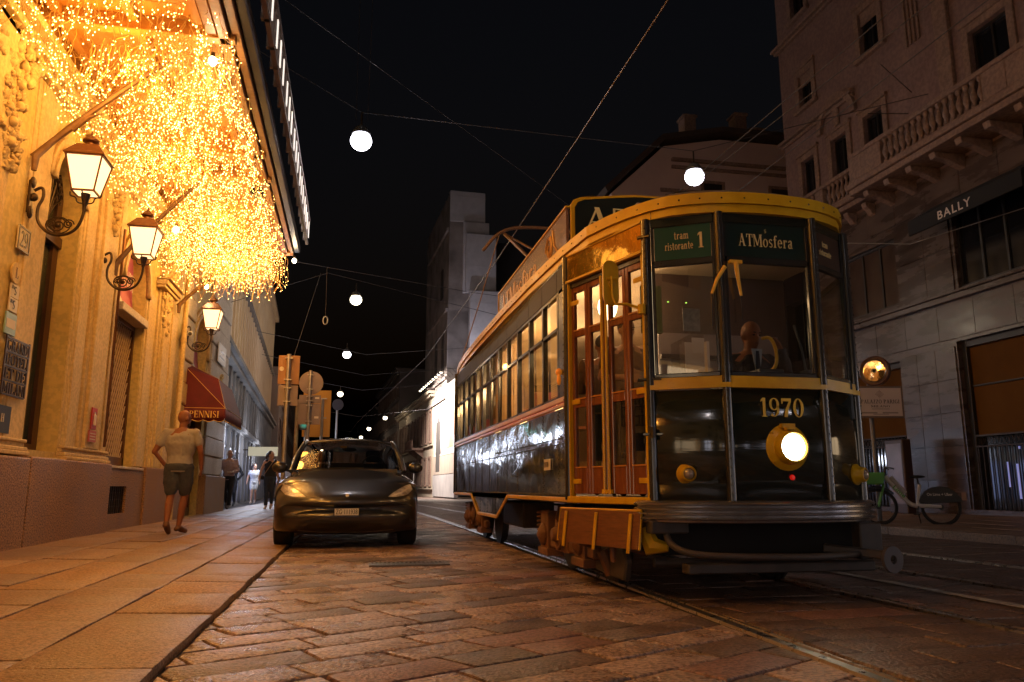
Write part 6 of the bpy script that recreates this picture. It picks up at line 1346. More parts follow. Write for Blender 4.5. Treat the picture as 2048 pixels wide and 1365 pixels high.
t = thing('traffic_light', 'green traffic light on a rusty speckled pole behind the car', 'traffic light', (-1.45, 21.5, .04))
MB().tube([(-1.45, 21.5, .04), (-1.45, 21.5, 3.1)], .055, 10).build('pole', mat('rusty_pole', (.2, .12, .07), .8, c2=(.3, .22, .15), ns=9), t, smooth=True)
q = MB(); q.box(-1.38, -1.12, 21.35, 21.6, 2.3, 3.05); hs_ = q.build('housing', M['black'], t, bevel=.02)
MB().lathe([(.1, 0), (.07, .02), (.0, .03)], (-1.25, 21.345, 2.42), (0, -1, 0), 16).build('green_lens', mat('green_signal', (.1, .9, .7), .4, emit=(.12, 1, .72), es=7), hs_)
MB().lathe([(.11, 0), (.115, .12)], (-1.25, 21.345, 2.42), (0, -1, 0), 16).build('visor', M['black'], hs_, smooth=True); light('green_glow', (-1.25, 21.1, 2.42), 1.5, (.1, 1, .7), .08, parent=t)
for z in (2.67, 2.9): MB().lathe([(.1, 0), (.07, .02), (.0, .03)], (-1.25, 21.345, z), (0, -1, 0), 14).build('dark_lens', M['darkglass'], hs_)
t = thing('orange_sign', 'large orange lit sign panel on a post behind the round sign back', 'sign', (-.9, 25, .04))
MB().box(-1.52, -.68, 25, 25.06, 2.33, 3.78).build('panel', mat('orange_panel', (.6, .27, .02), .5, c2=(.66, .33, .04), ns=1), t, bevel=.01); MB().tube([(-.93, 24.95, .04), (-.93, 24.95, 3.5)], .045, 8).build('pole', pst, t); MB().tube([(-1.4, 24.95, .04), (-1.4, 24.95, 3.0)], .045, 8).build('pole', pst, t)
for z in (3.5, 2.9): MB().box(-1.05, -.8, 24.93, 24.96, z, z + .03).build('clamp', pst, t)
light('added_sign_fill', (-1.1, 24.3, 4.6), 12, (1, .6, .2), .1)  # unseen orange fill added to brighten the sign panel
t = thing('blue_round_sign_post', 'slim post with a small dim bluish round sign at the street end', 'sign post', (-.55, 31, .04)); MB().tube([(-.6, 31, .04), (-.6, 31, 4.0)], .04, 8).build('pole', pst, t); MB().lathe([(.22, 0), (.22, .02)], (-.58, 30.95, 3.95), (0, -1, 0), 20).build('disc', mat('dim_blue', (.02, .025, .05), .5), t)
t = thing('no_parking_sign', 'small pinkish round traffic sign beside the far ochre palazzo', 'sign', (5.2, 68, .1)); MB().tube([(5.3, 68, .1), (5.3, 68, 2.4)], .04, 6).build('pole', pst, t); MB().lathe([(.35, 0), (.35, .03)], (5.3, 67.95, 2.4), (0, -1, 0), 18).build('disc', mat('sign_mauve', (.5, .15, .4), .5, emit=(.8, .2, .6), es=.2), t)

# ---------------- the street behind the viewpoint ----------------
def behind(name, lab, x, n, y0, y1, H, lits):
    t = thing(name, lab, 'building', (x, (y0 + y1) / 2, 0)); L = y1 - y0; k = int(L / 3.2); ops_ = [(.6 + i * 3.2, 2.9 + i * 3.2, .2, 3.2) for i in range(k)]; up2 = [(.9 + i * 3.2, 2.1 + i * 3.2, z, z + 1.9) for i in range(k) for z in (4.8, 8.4)]
    mb = MB(); O = (x, y0, 0); facade(mb, O, UY, (n, 0, 0), L, H, ops_ + up2, .4); mb.build('wall', M['stoneR'] if n < 0 else M['stucco2'], t, fixn=False)
    for i, (a, b, c, d) in enumerate(ops_): 
        lit = lits[i % len(lits)]; xx = x - n * .38
        MB().box(min(xx, xx - n * .02), max(xx, xx - n * .02), y0 + a, y0 + b, c, d).build('added_lit_window' if lit else 'shop_window', [M['darkglass'], mat('added_warm_glow', (.8, .6, .4), .5, emit=(1, .72, .42), es=2.2, c2=(.5, .35, .2), ns=2), mat('added_cold_glow', (.8, .8, .9), .5, emit=(.85, .85, 1), es=3, c2=(.5, .5, .6), ns=2)][lit], t)  # unseen lit windows added for the tram front to reflect
        MB().box(min(xx, xx + n * .1), max(xx, xx + n * .1), y0 + (a + b) / 2 - .04, y0 + (a + b) / 2 + .04, c, d).build('mullion', M['iron'], t)
    for a, b, c, d in up2: xx = x - n * .3; MB().box(min(xx, xx - n * .02), max(xx, xx - n * .02), y0 + a, y0 + b, c, d).build('window', M['darkglass'], t)
behind('shop_building', 'stuccoed building with added lit windows for reflections, behind the viewpoint on the hotel side', -3.8, 1, -36, 1.9, 14, (1, 0, 2, 1, 0, 1, 2))
behind('shop_building', 'stone building with added lit windows for reflections, behind the viewpoint on the far side', 14.0, -1, -36, 5.9, 16, (0, 2, 1, 0, 2))
t = thing('end_building', 'building closing the street far behind the viewpoint', 'building', (5, -38, 0)); MB().box(-14, 24, -44, -38, 0, 15).build('wall', M['stoneR'], t)
for k in range(7): MB().box(-5 + k * 3.2, -3.2 + k * 3.2, -37.99, -37.95, .4, 3.3).build('added_lit_window', [MATS['added_cold_glow'], M['darkglass'], MATS['added_warm_glow']][k % 3], t)  # more added glowing windows, for reflections only
# ---------------- parked car ----------------
CP = mat('car_paint_grey', (.026, .03, .045), .3, .3, coat=1.0, c2=(.032, .037, .053), ns=300, speck=(900, .25))
CG = glass('car_glass', (.32, .34, .33), .1, .01); CB = mat('car_black_trim', (.012, .012, .012), .35); CT = mat('tyre', (.018, .018, .018), .85, bump=.002, bs=60)
car = thing('parked_car', 'grey electric crossover car seen from the front with plate ZG 111938', 'car', (-.03, 12.95, 0), world=False)
def cs(y, cv, w, zb, zo, zs, zc, zt=None):
    h = [(0, zb), (.34, zb), (.64, zb), (.66, zo), (w * .97, zo), (w, zo + .05), (w, max(zo + .09, min(.62, (zs + zo) / 2 + .05))), (w - .02, max(zo + .13, zs - .1)), (w - .13, zs), (w * .6, zs + (zc - zs) * .7), (w * .3, zc - .004), (0, zc)]
    r_ = [(x, y + cv * (abs(x) / .95) ** 2.6, z) for x, z in h]; l_ = [(-x, y_, z) for x, y_, z in r_[1:-1]][::-1]
    return r_ + l_ + [r_[0]]
ST = [(-2.37, .30, .80, .47, .47, .55, .56), (-2.35, .31, .87, .38, .38, .62, .63), (-2.31, .33, .92, .28, .28, .67, .685), (-2.22, .34, .95, .21, .21, .72, .735), (-2.1, .33, .962, .18, .2, .765, .78),
      (-1.95, .26, .968, .17, .22, .82, .835), (-1.86, .18, .97, .17, .26, .85, .865), (-1.8, .1, .972, .17, .48, .87, .885), (-1.68, .05, .972, .17, .66, .9, .92), (-1.45, 0, .972, .17, .74, .935, .965), (-1.22, 0, .97, .17, .66, .96, 1.01), (-1.09, 0, .968, .17, .45, .975, 1.04), (-1.03, 0, .966, .17, .22, .98, 1.055), (-.8, 0, .965, .17, .18, .99, 1.08),
      (0, 0, .965, .17, .18, 1.01, 1.08), (1.0, 0, .965, .17, .18, 1.03, 1.1), (1.06, 0, .965, .17, .3, 1.03, 1.1), (1.2, 0, .965, .17, .62, 1.04, 1.12), (1.45, 0, .965, .17, .74, 1.05, 1.13), (1.7, 0, .96, .17, .62, 1.06, 1.14), (1.85, -.05, .95, .2, .3, 1.07, 1.15), (2.15, -.15, .93, .22, .24, 1.07, 1.14), (2.33, -.22, .88, .3, .32, 1.0, 1.08), (2.38, -.2, .8, .5, .5, .85, .88)]
rows_ = [cs(*s) for s in ST]; b = MB(); b.sheet(rows_); n = len(rows_[0]) - 1
b.add(rows_[0][:n], [tuple(range(n))]); b.add(rows_[-1][:n], [tuple(range(n))])
me_b = b.build('body', CP, car, smooth='all', fixn=True); bmx = bmesh.new(); bmx.from_mesh(me_b.data); bmesh.ops.remove_doubles(bmx, verts=bmx.verts, dist=.0005); bmesh.ops.recalc_face_normals(bmx, faces=bmx.faces); bmx.to_mesh(me_b.data); bmx.free()
md = me_b.modifiers.new('ss', 'SUBSURF'); md.levels = 2; md.render_levels = 2
def onbody(mb, name, m_, off_=.004, solid=.004, dens=1, parent=None):
    o = mb.build(name, m_, parent or car, smooth='all', fixn=False)
    md = o.modifiers.new('ss', 'SUBSURF'); md.subdivision_type = 'SIMPLE'; md.levels = 2; md.render_levels = 2
    sh = o.modifiers.new('w', 'SHRINKWRAP'); sh.target = me_b; sh.wrap_method = 'PROJECT'; sh.use_project_y = True; sh.use_positive_direction = True; sh.use_negative_direction = False; sh.offset = off_
    return o
def strip(pts, w_):
    r1, r2 = [], []
    for i, (x, z) in enumerate(pts):
        a = pts[max(0, i - 1)]; c = pts[min(len(pts) - 1, i + 1)]; dx, dz = c[0] - a[0], c[1] - a[1]; L = math.hypot(dx, dz) + 1e-9
        r1.append((x - dz / L * w_ / 2, -3.0, z + dx / L * w_ / 2)); r2.append((x + dz / L * w_ / 2, -3.0, z - dx / L * w_ / 2))
    q = MB(); q.sheet([[p, q_] for p, q_ in zip(r1, r2)]); return q
hl_in = mat('headlight_inner', (.75, .72, .72), .3, .2, c2=(.2, .19, .19), ns=9, coat=1)
for s in (-1, 1):
    up_ = [(.50, .665), (.60, .735), (.70, .79), (.80, .835), (.87, .85)]; lo = [(.50, .655), (.61, .655), (.72, .665), (.82, .69), (.905, .76)]
    q = MB(); q.sheet([[(s * (u[0] + (l[0] - u[0]) * k / 4), -3, u[1] + (l[1] - u[1]) * k / 4) for k in range(5)] for u, l in zip(up_, lo)])
    h_ = onbody(q, 'headlight', hl_in, .006)
    q = strip([(s * x, z) for x, z in ([(.50, .66)] + lo[1:] + up_[::-1])], .024); onbody(q, 'headlight_rim', CB, .009)
    q = strip([(s * .58, .68), (s * .72, .725), (s * .84, .79)], .02); onbody(q, 'light_strip', mat('led_dim', (.7, .65, .6), .2), .011)
    q = strip([(s * .87, .47), (s * .83, .42), (s * .8, .34), (s * .78, .3)], .03); onbody(q, 'side_vent', CB, .005)
    q = strip([(s * .70, .755), (s * .66, .74), (s * .56, .7), (s * .5, .675), (s * .40, .655), (s * .25, .648), (0, .645)], .006); onbody(q, 'hood_gap', CB, .003)
q = MB(); up_ = [(-.56, .275), (-.44, .33), (0, .34), (.44, .33), (.56, .275)]; lo = [(-.6, .235), (-.46, .235), (0, .235), (.46, .235), (.6, .235)]
q.sheet([[(u[0] + (l[0] - u[0]) * k / 3, -3, u[1] + (l[1] - u[1]) * k / 3) for k in range(4)] for u, l in zip(up_, lo)]); onbody(q, 'lower_grille', CB, .005)
onbody(strip([(-.62, .24), (-.3, .215), (0, .21), (.3, .215), (.62, .24)], .012), 'lower_trim', mat('car_silver_trim', (.35, .32, .3), .3, .9), .007)
onbody(strip([(-.86, .42), (-.6, .38), (-.3, .36), (0, .355), (.3, .36), (.6, .38), (.86, .42)], .005), 'crease_shade_strip', CB, .002)  # thin black strip paints the shade line of the crease
pl_ = MB().box(-.155, .155, -2.402, -2.385, .435, .525).build('number_plate', M['white'], car, bevel=.004); q = MB()
for a in ((-.158, .158, -2.404, -2.384, .43, .436), (-.158, .158, -2.404, -2.384, .524, .53), (-.161, -.154, -2.404, -2.384, .43, .53), (.154, .161, -2.404, -2.384, .43, .53)): q.box(*a)
q.build('frame', CB, pl_); sans('lettering', 'ZG·111938', (-.138, -2.4035, .452), (1, 0, 0), UZ, .062, blk, pl_, width=.276, bold=.0)
MB().lathe([(.024, 0), (.024, .004)], (0, -2.31, .69), (0, -1, .4), 12).build('badge', M['white'], car)
# greenhouse
WS = [(-1.06, .79, 1.05, .035), (-.75, .765, 1.21, .04), (-.42, .73, 1.36, .045), (-.1, .685, 1.475, .04), (.02, .67, 1.5, .04)]
def wrow(y, w_, z, cr, n=10, ins=0): return [((w_ - ins) * t, y + .18 * (t * t), z + cr * (1 - t * t)) for t in [(-1 + 2 * k / n) for k in range(n + 1)]]
q = MB(); q.sheet([wrow(*r) for r in WS]); q.build('windshield', CG, car, smooth='all')
RF = [(.0, .67, 1.5, .045), (.3, .67, 1.54, .05), (.8, .66, 1.55, .05), (1.3, .6, 1.5, .05), (1.75, .5, 1.42, .04), (2.2, .52, 1.17, .03)]
q = MB(); q.sheet([wrow(*r) for r in RF]); q.build('roof', mat('roof_glass_dark', (.012, .012, .014), .05, coat=1), car, smooth='all', solid=.01)
onr = MB(); onr.sheet([wrow(-.05, .69, 1.487, .045), wrow(.06, .69, 1.518, .047)]); onr.build('roof_front_edge', CP, car, smooth='all', solid=.015)
for s in (-1, 1):
    q = MB(); q.tube([(s * .82, -1.02, 1.02), (s * .79, -.6, 1.23), (s * .755, -.25, 1.36), (s * .70, .12, 1.5), (s * .70, .6, 1.54), (s * .68, 1.2, 1.5), (s * .64, 1.7, 1.4), (s * .7, 2.2, 1.15)], [.03, .035, .036, .04, .04, .04, .045, .05], 8); q.build('pillar', CP, car, smooth=True)
    q = MB(); q.sheet([[(s * .82, -.85, 1.02), (s * .84, .1, 1.03), (s * .84, 1.0, 1.05), (s * .76, 1.9, 1.08)], [(s * .765, -.3, 1.34), (s * .715, .2, 1.47), (s * .70, 1.0, 1.49), (s * .66, 1.6, 1.38)]]); q.build('side_window', CG, car, smooth='all')
    mr = MB(); mr.ell((s * 1.0, -.78, 1.085), (.115, .07, .085), 14, 10); mr.build('mirror', CP, car, smooth=True); MB().bar((s * .84, -.75, 1.03), (s * .97, -.77, 1.05), .05, .03).build('mirror_stalk', CB, car)
    for y in (-1.47, 1.42):
        w_ = MB().lathe([(.25, -.11), (.33, -.12), (.358, -.1), (.365, -.03), (.365, .03), (.358, .1), (.33, .12), (.25, .11)], (s * .84, y, .363), (s, 0, 0), 36).build('wheel', CT, car, smooth=True)
        MB().lathe([(.0, .1), (.1, .11), (.24, .09), (.25, .05), (.25, -.05)], (s * .84, y, .363), (s, 0, 0), 24).build('rim', mat('alloy_dark', (.12, .11, .11), .35, .8), w_, smooth=True)
MB().box(-.8, .8, -1.3, 1.9, .3, .95).build('floor_pan', CB, car)
q = MB(); q.box(-.72, .72, -1.0, -.55, .9, 1.06); q.box(-.3, .22, -.72, -.7, 1.06, 1.16); q.build('dashboard', mat('dash_dark', (.05, .045, .04), .6), car, bevel=.03, seg=2)
MB().tube([(.37 + .18 * cos(t * pi / 12), -.5 + .05 * sin(t * pi / 12), 1.1 + .17 * sin(t * pi / 12)) for t in range(25)], .014, 6).build('steering_wheel', CB, car, smooth=True)
q = MB()
for x in (-.38, .38): q.box(x - .25, x + .25, .25, .4, .5, 1.18); q.box(x - .12, x + .12, .3, .38, 1.2, 1.4)
q.build('seat', CB, car, bevel=.05, seg=2); MB().ell((0, -.3, 1.38), (.11, .02, .035)).build('inner_mirror', CB, car); MB().box(-.14, -.04, -.33, -.325, 1.4, 1.43).build('windshield_sticker', mat('sticker_orange', (.7, .4, .05), .5), car)
# ---------------- hire bicycle ----------------
bk = thing('hire_bicycle', 'white hire bicycle with green basket and black rear guard parked beside the mirror post', 'bicycle', (10.05, 12.85, .125), radians(-28), world=False)
# local: forward = -x
bwht = mat('bike_white', (.62, .58, .55), .35); bgr = mat('bike_green', (.09, .35, .05), .45); bbl = mat('bike_black', (.015, .015, .015), .5)
wr = .315
for nm, cx in (('front', -.52), ('rear', .52)):
    w_ = MB(); w_.tube([(cx + wr * cos(t * pi / 18), 0, wr + wr * sin(t * pi / 18)) for t in range(37)], .022, 8, cap=False); w_ = w_.build('wheel', M['rubber'], bk, smooth=True)
    q = MB(); q.tube([(cx + (wr - .03) * cos(t * pi / 18), 0, wr + (wr - .03) * sin(t * pi / 18)) for t in range(37)], .01, 6, cap=False)
    for k in range(18): q.tube([(cx, 0, wr), (cx + (wr - .03) * cos(k * pi / 9), 0, wr + (wr - .03) * sin(k * pi / 9))], .0015, 3)
    q.build('rim_and_spokes', M['iron'], w_, smooth=True); MB().lathe([(.045, -.05), (.05, 0), (.045, .05)], (cx, 0, wr), (0, 1, 0), 12).build('hub', bbl, w_)
q = MB(); q.tube(smoothline([(-.36, 0, .88), (-.34, 0, .82), (-.1, 0, .5), (.02, 0, .36), (.14, 0, .33)], 2), .04, 10); q.tube([(.12, .03, .34), (.52, .05, .33)], [.04, .03], 8); q.tube([(.12, -.03, .34), (.52, -.05, .33)], [.04, .03], 8); q.tube([(.14, 0, .34), (.2, 0, .72)], .03, 8); q.build('frame', bwht, bk, smooth=True)
sans('lettering', 'Lime', (-.26, -.042, .665), (.68, 0, -.73), (.73, 0, .68), .07, bgr, bk, width=.26, bold=.02)
q = MB(); q.tube([(-.4, .035, .72), (-.52, .05, wr)], .02, 6); q.tube([(-.4, -.035, .72), (-.52, -.05, wr)], .02, 6); q.build('fork', bgr, bk)
q = MB(); q.tube([(-.38, 0, .85), (-.36, 0, 1.02)], .022, 8); q.tube(smoothline([(-.25, -.28, 1.0), (-.36, -.15, 1.04), (-.36, .15, 1.04), (-.25, .28, 1.0)], 2), .014, 6); q.build('handlebar', bbl, bk, smooth=True)
q = MB(); pr = [(-.72, .72), (-.42, .72), (-.38, .94), (-.78, .94)]; q.prism(pr, (0, -.16, 0), (1, 0, 0), UZ, (0, .32, 0)); q.build('basket', bgr, bk, bevel=.02)
q = MB(); q.tube([(.19, 0, .7), (.17, 0, .84)], .016, 8); q.ell((.17, 0, .86), (.14, .08, .03), 12, 8); q.build('saddle', bbl, bk, smooth=True)
q = MB(); arc = [(.52 + .37 * cos(a), wr + .37 * sin(a)) for a in [radians(d) for d in range(15, 175, 10)]]; q.prism(arc + [(.3, .37), (.7, .4)], (0, -.045, 0), (1, 0, 0), UZ, (0, .09, 0)); gd = q.build('rear_guard', bbl, bk, bevel=.01)
sans('lettering', 'On Lime + Uber', (.3, -.047, .52), (1, 0, 0), UZ, .05, bwht, gd, width=.42, bold=.02)
q = MB(); q.tube([(-.52 + .36 * cos(a), 0, wr + .36 * sin(a)) for a in [radians(d) for d in range(40, 170, 10)]], .02, 6); q.build('front_guard', bbl, bk, smooth=True)
q = MB(); q.tube([(.14, .06, .3), (.2, .16, .02)], .012, 6); q.tube([(.14, -.08, .33), (.1, -.12, .2)], .012, 6); q.box(.04, .14, -.17, -.1, .18, .2); q.build('stand_and_pedal', bbl, bk)
q = MB(); q.tube([(-.28, .0, .86), (-.05, 0, .56)], .045, 8); q.build('battery', mat('battery_grey', (.4, .38, .38), .5), bk)
# ---------------- people ----------------
SK = {}
def skin(nm, c): return mat(nm, c, .55, c2=tuple(x * .88 for x in c), ns=12)
def chain(mb, pts, rs, fl=1, n=10):
    pts = [Vector(p) for p in pts]; mb.tube(pts, rs, n)
    for p, r in zip(pts, rs): mb.ell(p, (r, r, r), 10, 6)
def rem(o, vox, it=4):
    md = o.modifiers.new('r', 'REMESH'); md.mode = 'VOXEL'; md.voxel_size = vox; md.use_smooth_shade = True
    md = o.modifiers.new('sm', 'SMOOTH'); md.iterations = it; md.factor = .5
def crease(o, s=.024):
    tx = bpy.data.textures.get('cloth_folds') or bpy.data.textures.new('cloth_folds', 'CLOUDS'); tx.noise_scale = .085; tx.noise_depth = 1
    md = o.modifiers.new('folds', 'DISPLACE'); md.texture = tx; md.strength = s; md.mid_level = .5; md.texture_coords = 'LOCAL'
def torso(mb, hip, chest, neck, wh, wc, d, grow=0, right=(1, 0, 0)):
    hip, chest, neck = Vector(hip), Vector(chest), Vector(neck); rt = Vector(right)
    secs = [(hip - Vector((0, 0, .08)), wh * .9, d * .95), (hip, wh, d), (hip.lerp(chest, .45), wh * .88, d * .88), (chest, wc, d * 1.08), (chest.lerp(neck, .55), wc * .98, d * .95), (chest.lerp(neck, .85), wc * .55, d * .7), (neck, .075, .07)]
    V = []; n = 14; fw = rt.cross(Vector((0, 0, 1)))
    for c, a, b_ in secs:
        for k in range(n): t = 2 * pi * k / n; V.append(c + rt * (a + grow) * cos(t) + fw * (b_ + grow) * sin(t))
    K = len(secs); mb.add(V, [(i * n + k, i * n + (k + 1) % n, (i + 1) * n + (k + 1) % n, (i + 1) * n + k) for i in range(K - 1) for k in range(n)] + [tuple(range(n))[::-1], tuple((K - 1) * n + k for k in range(n))])
def person(lab, loc, rot, J, top, bottom, skn, sc=1., sleeve=.5, leg=1., shoe=None, hair=None, vox=.011, group=None, female=False, extra=None, cat='person', nobottom=False, hands=True, wt=1.):
    """J: joints in local metres, facing +y (before rotation)"""
    t = thing('person', lab, cat, loc, rot, group=group, world=False); t.scale = (sc, sc, sc)
    hip, ch, nk, hd = map(Vector, (J['hip'], J['chest'], J['neck'], J['head']))
    rt = Vector(J.get('right', (1, 0, 0))); fwd = Vector(J.get('face', (0, 1, 0))).normalized(); hr = fwd.cross(Vector((0, 0, 1))).normalized(); up_ = hr.cross(fwd)
    wc = (.165 if female else .195) * wt; wh = (.165 if female else .155) * wt; d = .115 * wt
    b = MB(); torso(b, hip, ch, nk, wh, wc, d, 0, rt); [chain(b, [nk - Vector((0, 0, .06)), Vector(J['arm' + s_][0])], [.055 * wt, .05 * wt]) for s_ in 'LR']; chain(b, [nk - Vector((0, 0, .05)), hd - Vector((0, 0, .08))], [.06, .058])
    rot_ = Matrix((hr, fwd, up_)).transposed()
    b.ell(hd + up_ * .02, (.078, .098, .105), 16, 12, rot_); b.ell(hd + fwd * .02 - up_ * .055, (.06, .078, .065), 14, 10, rot_); b.ell(hd + fwd * .055 - up_ * .09, (.032, .035, .025), 10, 8, rot_)
    b.ell(hd + fwd * .102 - up_ * .02, (.012, .022, .026), 8, 6, rot_); b.ell(hd + fwd * .085 + up_ * .025, (.05, .018, .012), 10, 6, rot_)
    for s in (-1, 1): b.ell(hd + hr * .08 * s - up_ * .01, (.012, .022, .034), 8, 6, rot_)
    b.ell(hd + fwd * .092 - up_ * .06, (.025, .012, .008), 8, 6, rot_)
    for s in ('L', 'R'):
        sh, el, wr_ = map(Vector, J['arm' + s]); chain(b, [sh, el, wr_], [.052 * wt, .042, .03])
        chain(b, [sh, sh.lerp(el, .5), el], [.05 * wt, .05 * wt, .038])
        if hands:
            hdv = Vector(J.get('hand' + s, tuple((wr_ - el).normalized()))); pn = Vector((1 if s == 'L' else -1, 0, 0)); sd_ = hdv.cross(pn).normalized()
            pm = wr_ + hdv * .05; rr2 = Matrix((pn, sd_, hdv)).transposed(); b.ell(pm, (.018, .038, .052), 10, 8, rr2)
            for i, o_2 in enumerate((-.026, -.009, .009, .026)):
                f0 = wr_ + hdv * .085 + sd_ * o_2; L = (.06, .072, .068, .052)[i]; chain(b, [f0, f0 + hdv * L * .5 + pn * .006, f0 + hdv * L * .92 + pn * .022], [.0095, .009, .0075], n=6)
            chain(b, [wr_ + hdv * .03 + sd_ * -.03, wr_ + hdv * .06 - sd_ * .048 + pn * .01, wr_ + hdv * .09 - sd_ * .05 + pn * .02], [.012, .011, .009], n=6)
    for s in ('L', 'R'):
        hp, kn, an, to = map(Vector, J['leg' + s]); chain(b, [hp, hp.lerp(kn, .4), kn], [.088 * wt, .08 * wt, .056]); chain(b, [kn, kn.lerp(an, .3) - Vector((0, .012, 0)), an], [.054, .056, .036]); chain(b, [an, an.lerp(to, .5) - Vector((0, 0, .02)), to], [.036, .034, .028])
    bo = b.build('body', skn, t); rem(bo, vox)
    g = MB(); torso(g, hip + Vector((0, 0, -.02)), ch, nk - Vector((0, 0, .03)), wh + .02, wc + .014, d + .014, .004, rt); [chain(g, [nk - Vector((0, 0, .085)), Vector(J['arm' + s_][0]) - (Vector((0, 0, .01)) if sleeve else Vector(J['arm' + s_][0]) - Vector(J['arm' + s_][0]).lerp(nk, .3))], [.072 * wt, .06 * wt]) for s_ in 'LR']
    for s in ('L', 'R'):
        sh, el, wr_ = map(Vector, J['arm' + s])
        if sleeve > 0:
            e = sh.lerp(el, min(1, sleeve)); chain(g, [sh, e], [.06 * wt, .06 * wt])
            if sleeve > 1: chain(g, [el, wr_], [.058, .04])
        elif True: g.ell(sh.lerp(nk, .35), (.05, .06, .05))
    go = g.build('top', top, t); rem(go, vox * 1.1, 5); crease(go)
    if not nobottom:
        g = MB(); g.ell(hip - Vector((0, 0, .03)), (wh + .03, d + .03, .12), 14, 8)
        for s in ('L', 'R'):
            hp, kn, an, to = map(Vector, J['leg' + s]); chain(g, [hp, hp.lerp(kn, .5), kn if leg >= 1 else hp.lerp(kn, leg)], [.108 * wt, .1 * wt, .075 if leg >= 1 else .088])
            if leg >= 1: chain(g, [kn, kn.lerp(an, .3) - Vector((0, .01, 0)), kn.lerp(an, .93)], [.072, .07, .055])
        go = g.build('trousers' if leg >= 1 else 'shorts', bottom, t); rem(go, vox * 1.1, 4); crease(go, .02)
        for s in ('L', 'R'):
            hp, kn, an, to = map(Vector, J['leg' + s]); g = MB(); dv = (to - an); dv.z = 0; 
            chain(g, [an + Vector((0, 0, -.01)), an.lerp(to, .5) - Vector((0, 0, .012)), to], [.047, .046, .038]); g.ell(an - dv * .25 - Vector((0, 0, .03)), (.04, .045, .035))
            so_2 = g.build('shoe', shoe, t); rem(so_2, vox, 3)
    for s in (-1, 1): e = MB(); e.ell(hd + hr * .03 * s + fwd * .088 + up_ * .008, (.013, .008, .008), 8, 6, rot_); e.build('eye', mat('eye_dark', (.05, .04, .035), .2), bo)
    for s in (-1, 1): e = MB(); e.ell(hd + hr * .03 * s + fwd * .098 + up_ * .03, (.018, .006, .005), 8, 6, rot_); e.build('eyebrow', mat('brow_dark', (.03, .02, .015), .8), bo)
    e = MB(); e.ell(hd + fwd * .098 - up_ * .062, (.022, .006, .004), 8, 6, rot_); e.build('mouth', mat('lip_dark', (.16, .05, .04), .5), bo)
    if hair: hair(t, hd, fwd, hr, up_, rot_, bo)
    if extra: extra(t, J)
    return t
def hair_long(t, hd, fwd, hr, up_, rot_, bo):
    g = MB(); g.ell(hd + up_ * .035 - fwd * .025, (.092, .1, .1), 14, 10, rot_); g.ell(hd - fwd * .12 + up_ * .03, (.05, .06, .05)); chain(g, [hd - fwd * .13 + up_ * .02, hd - fwd * .17 - up_ * .06, hd - fwd * .15 - up_ * .15], [.045, .04, .02])
    o = g.build('hair', mat('hair_dark', (.03, .015, .01), .6), t); rem(o, .01)
def hair_beard(t, hd, fwd, hr, up_, rot_, bo):
    g = MB(); g.ell(hd + fwd * .045 - up_ * .085, (.055, .058, .05), 12, 8, rot_); o = g.build('beard', mat('beard_dark', (.04, .022, .015), .8), t); rem(o, .009)
def hair_short(t, hd, fwd, hr, up_, rot_, bo):
    g = MB(); g.ell(hd + up_ * .04 - fwd * .02, (.088, .1, .095), 14, 10, rot_); o = g.build('hair', mat('hair_short_dark', (.035, .022, .016), .8), t); rem(o, .01)
sk1 = skin('skin_tan', (.3, .115, .055)); sk2 = skin('skin_light', (.55, .3, .2))
J1 = dict(hip=(0, 0, .98), chest=(0, .02, 1.29), neck=(.0, .03, 1.52), head=(.01, .05, 1.665), face=(.75, .66, -.02),
          armL=((-.2, 0, 1.45), (-.34, -.06, 1.17), (-.2, .02, .98)), armR=((.2, 0, 1.45), (.29, -.03, 1.17), (.3, .05, .93)), handL=(.8, .3, -.3), handR=(.05, .1, -1),
          legL=((-.09, 0, .94), (-.085, -.02, .52), (-.075, -.2, .16), (-.06, -.09, .035)), legR=((.09, 0, .94), (.09, .08, .52), (.04, .06, .1), (.1, .24, .035)))
person('bald man in pale grey T-shirt and denim shorts walking away on the near sidewalk', (-2.62, 13.1, .09), radians(0), J1, mat('tshirt_grey', (.34, .32, .29), .85, c2=(.4, .38, .35), ns=6, bump=.016, bs=7), mat('shorts_denim', (.045, .055, .075), .85, c2=(.07, .08, .1), ns=20, bump=.01, bs=9), sk1, 1.065, sleeve=.55, leg=.78, shoe=mat('boot_brown', (.16, .075, .035), .6), hair=hair_beard, vox=.0095, wt=1.12)
J2 = dict(hip=(0, 0, .96), chest=(0, .02, 1.26), neck=(0, .03, 1.49), head=(.0, .05, 1.63), face=(-.2, 1, -.1),
          armL=((-.19, 0, 1.42), (-.24, .0, 1.13), (-.12, .22, 1.08)), armR=((.19, 0, 1.42), (.27, -.03, 1.15), (.29, .02, .9)),
          legL=((-.09, 0, .93), (-.08, .12, .54), (-.06, .14, .1), (-.05, .3, .03)), legR=((.09, 0, .93), (.08, .02, .5), (.06, -.25, .2), (.06, -.2, .04)))
def paper_(t, J): MB().box(-.17, .02, .26, .34, 1.08, 1.1).build('paper_in_hand', M['white'], t, bevel=.004)
person('balding man in pinkish shirt walking towards the camera with a paper in his hand', (-3.92, 27.4, .1), pi, J2, mat('shirt_mauve', (.4, .27, .27), .8, c2=(.5, .36, .36), ns=30), mat('trousers_black', (.015, .015, .02), .8), sk2, 1.09, sleeve=1.6, leg=1, shoe=mat('shoe_dark_white', (.12, .11, .11), .6), vox=.014, extra=paper_)
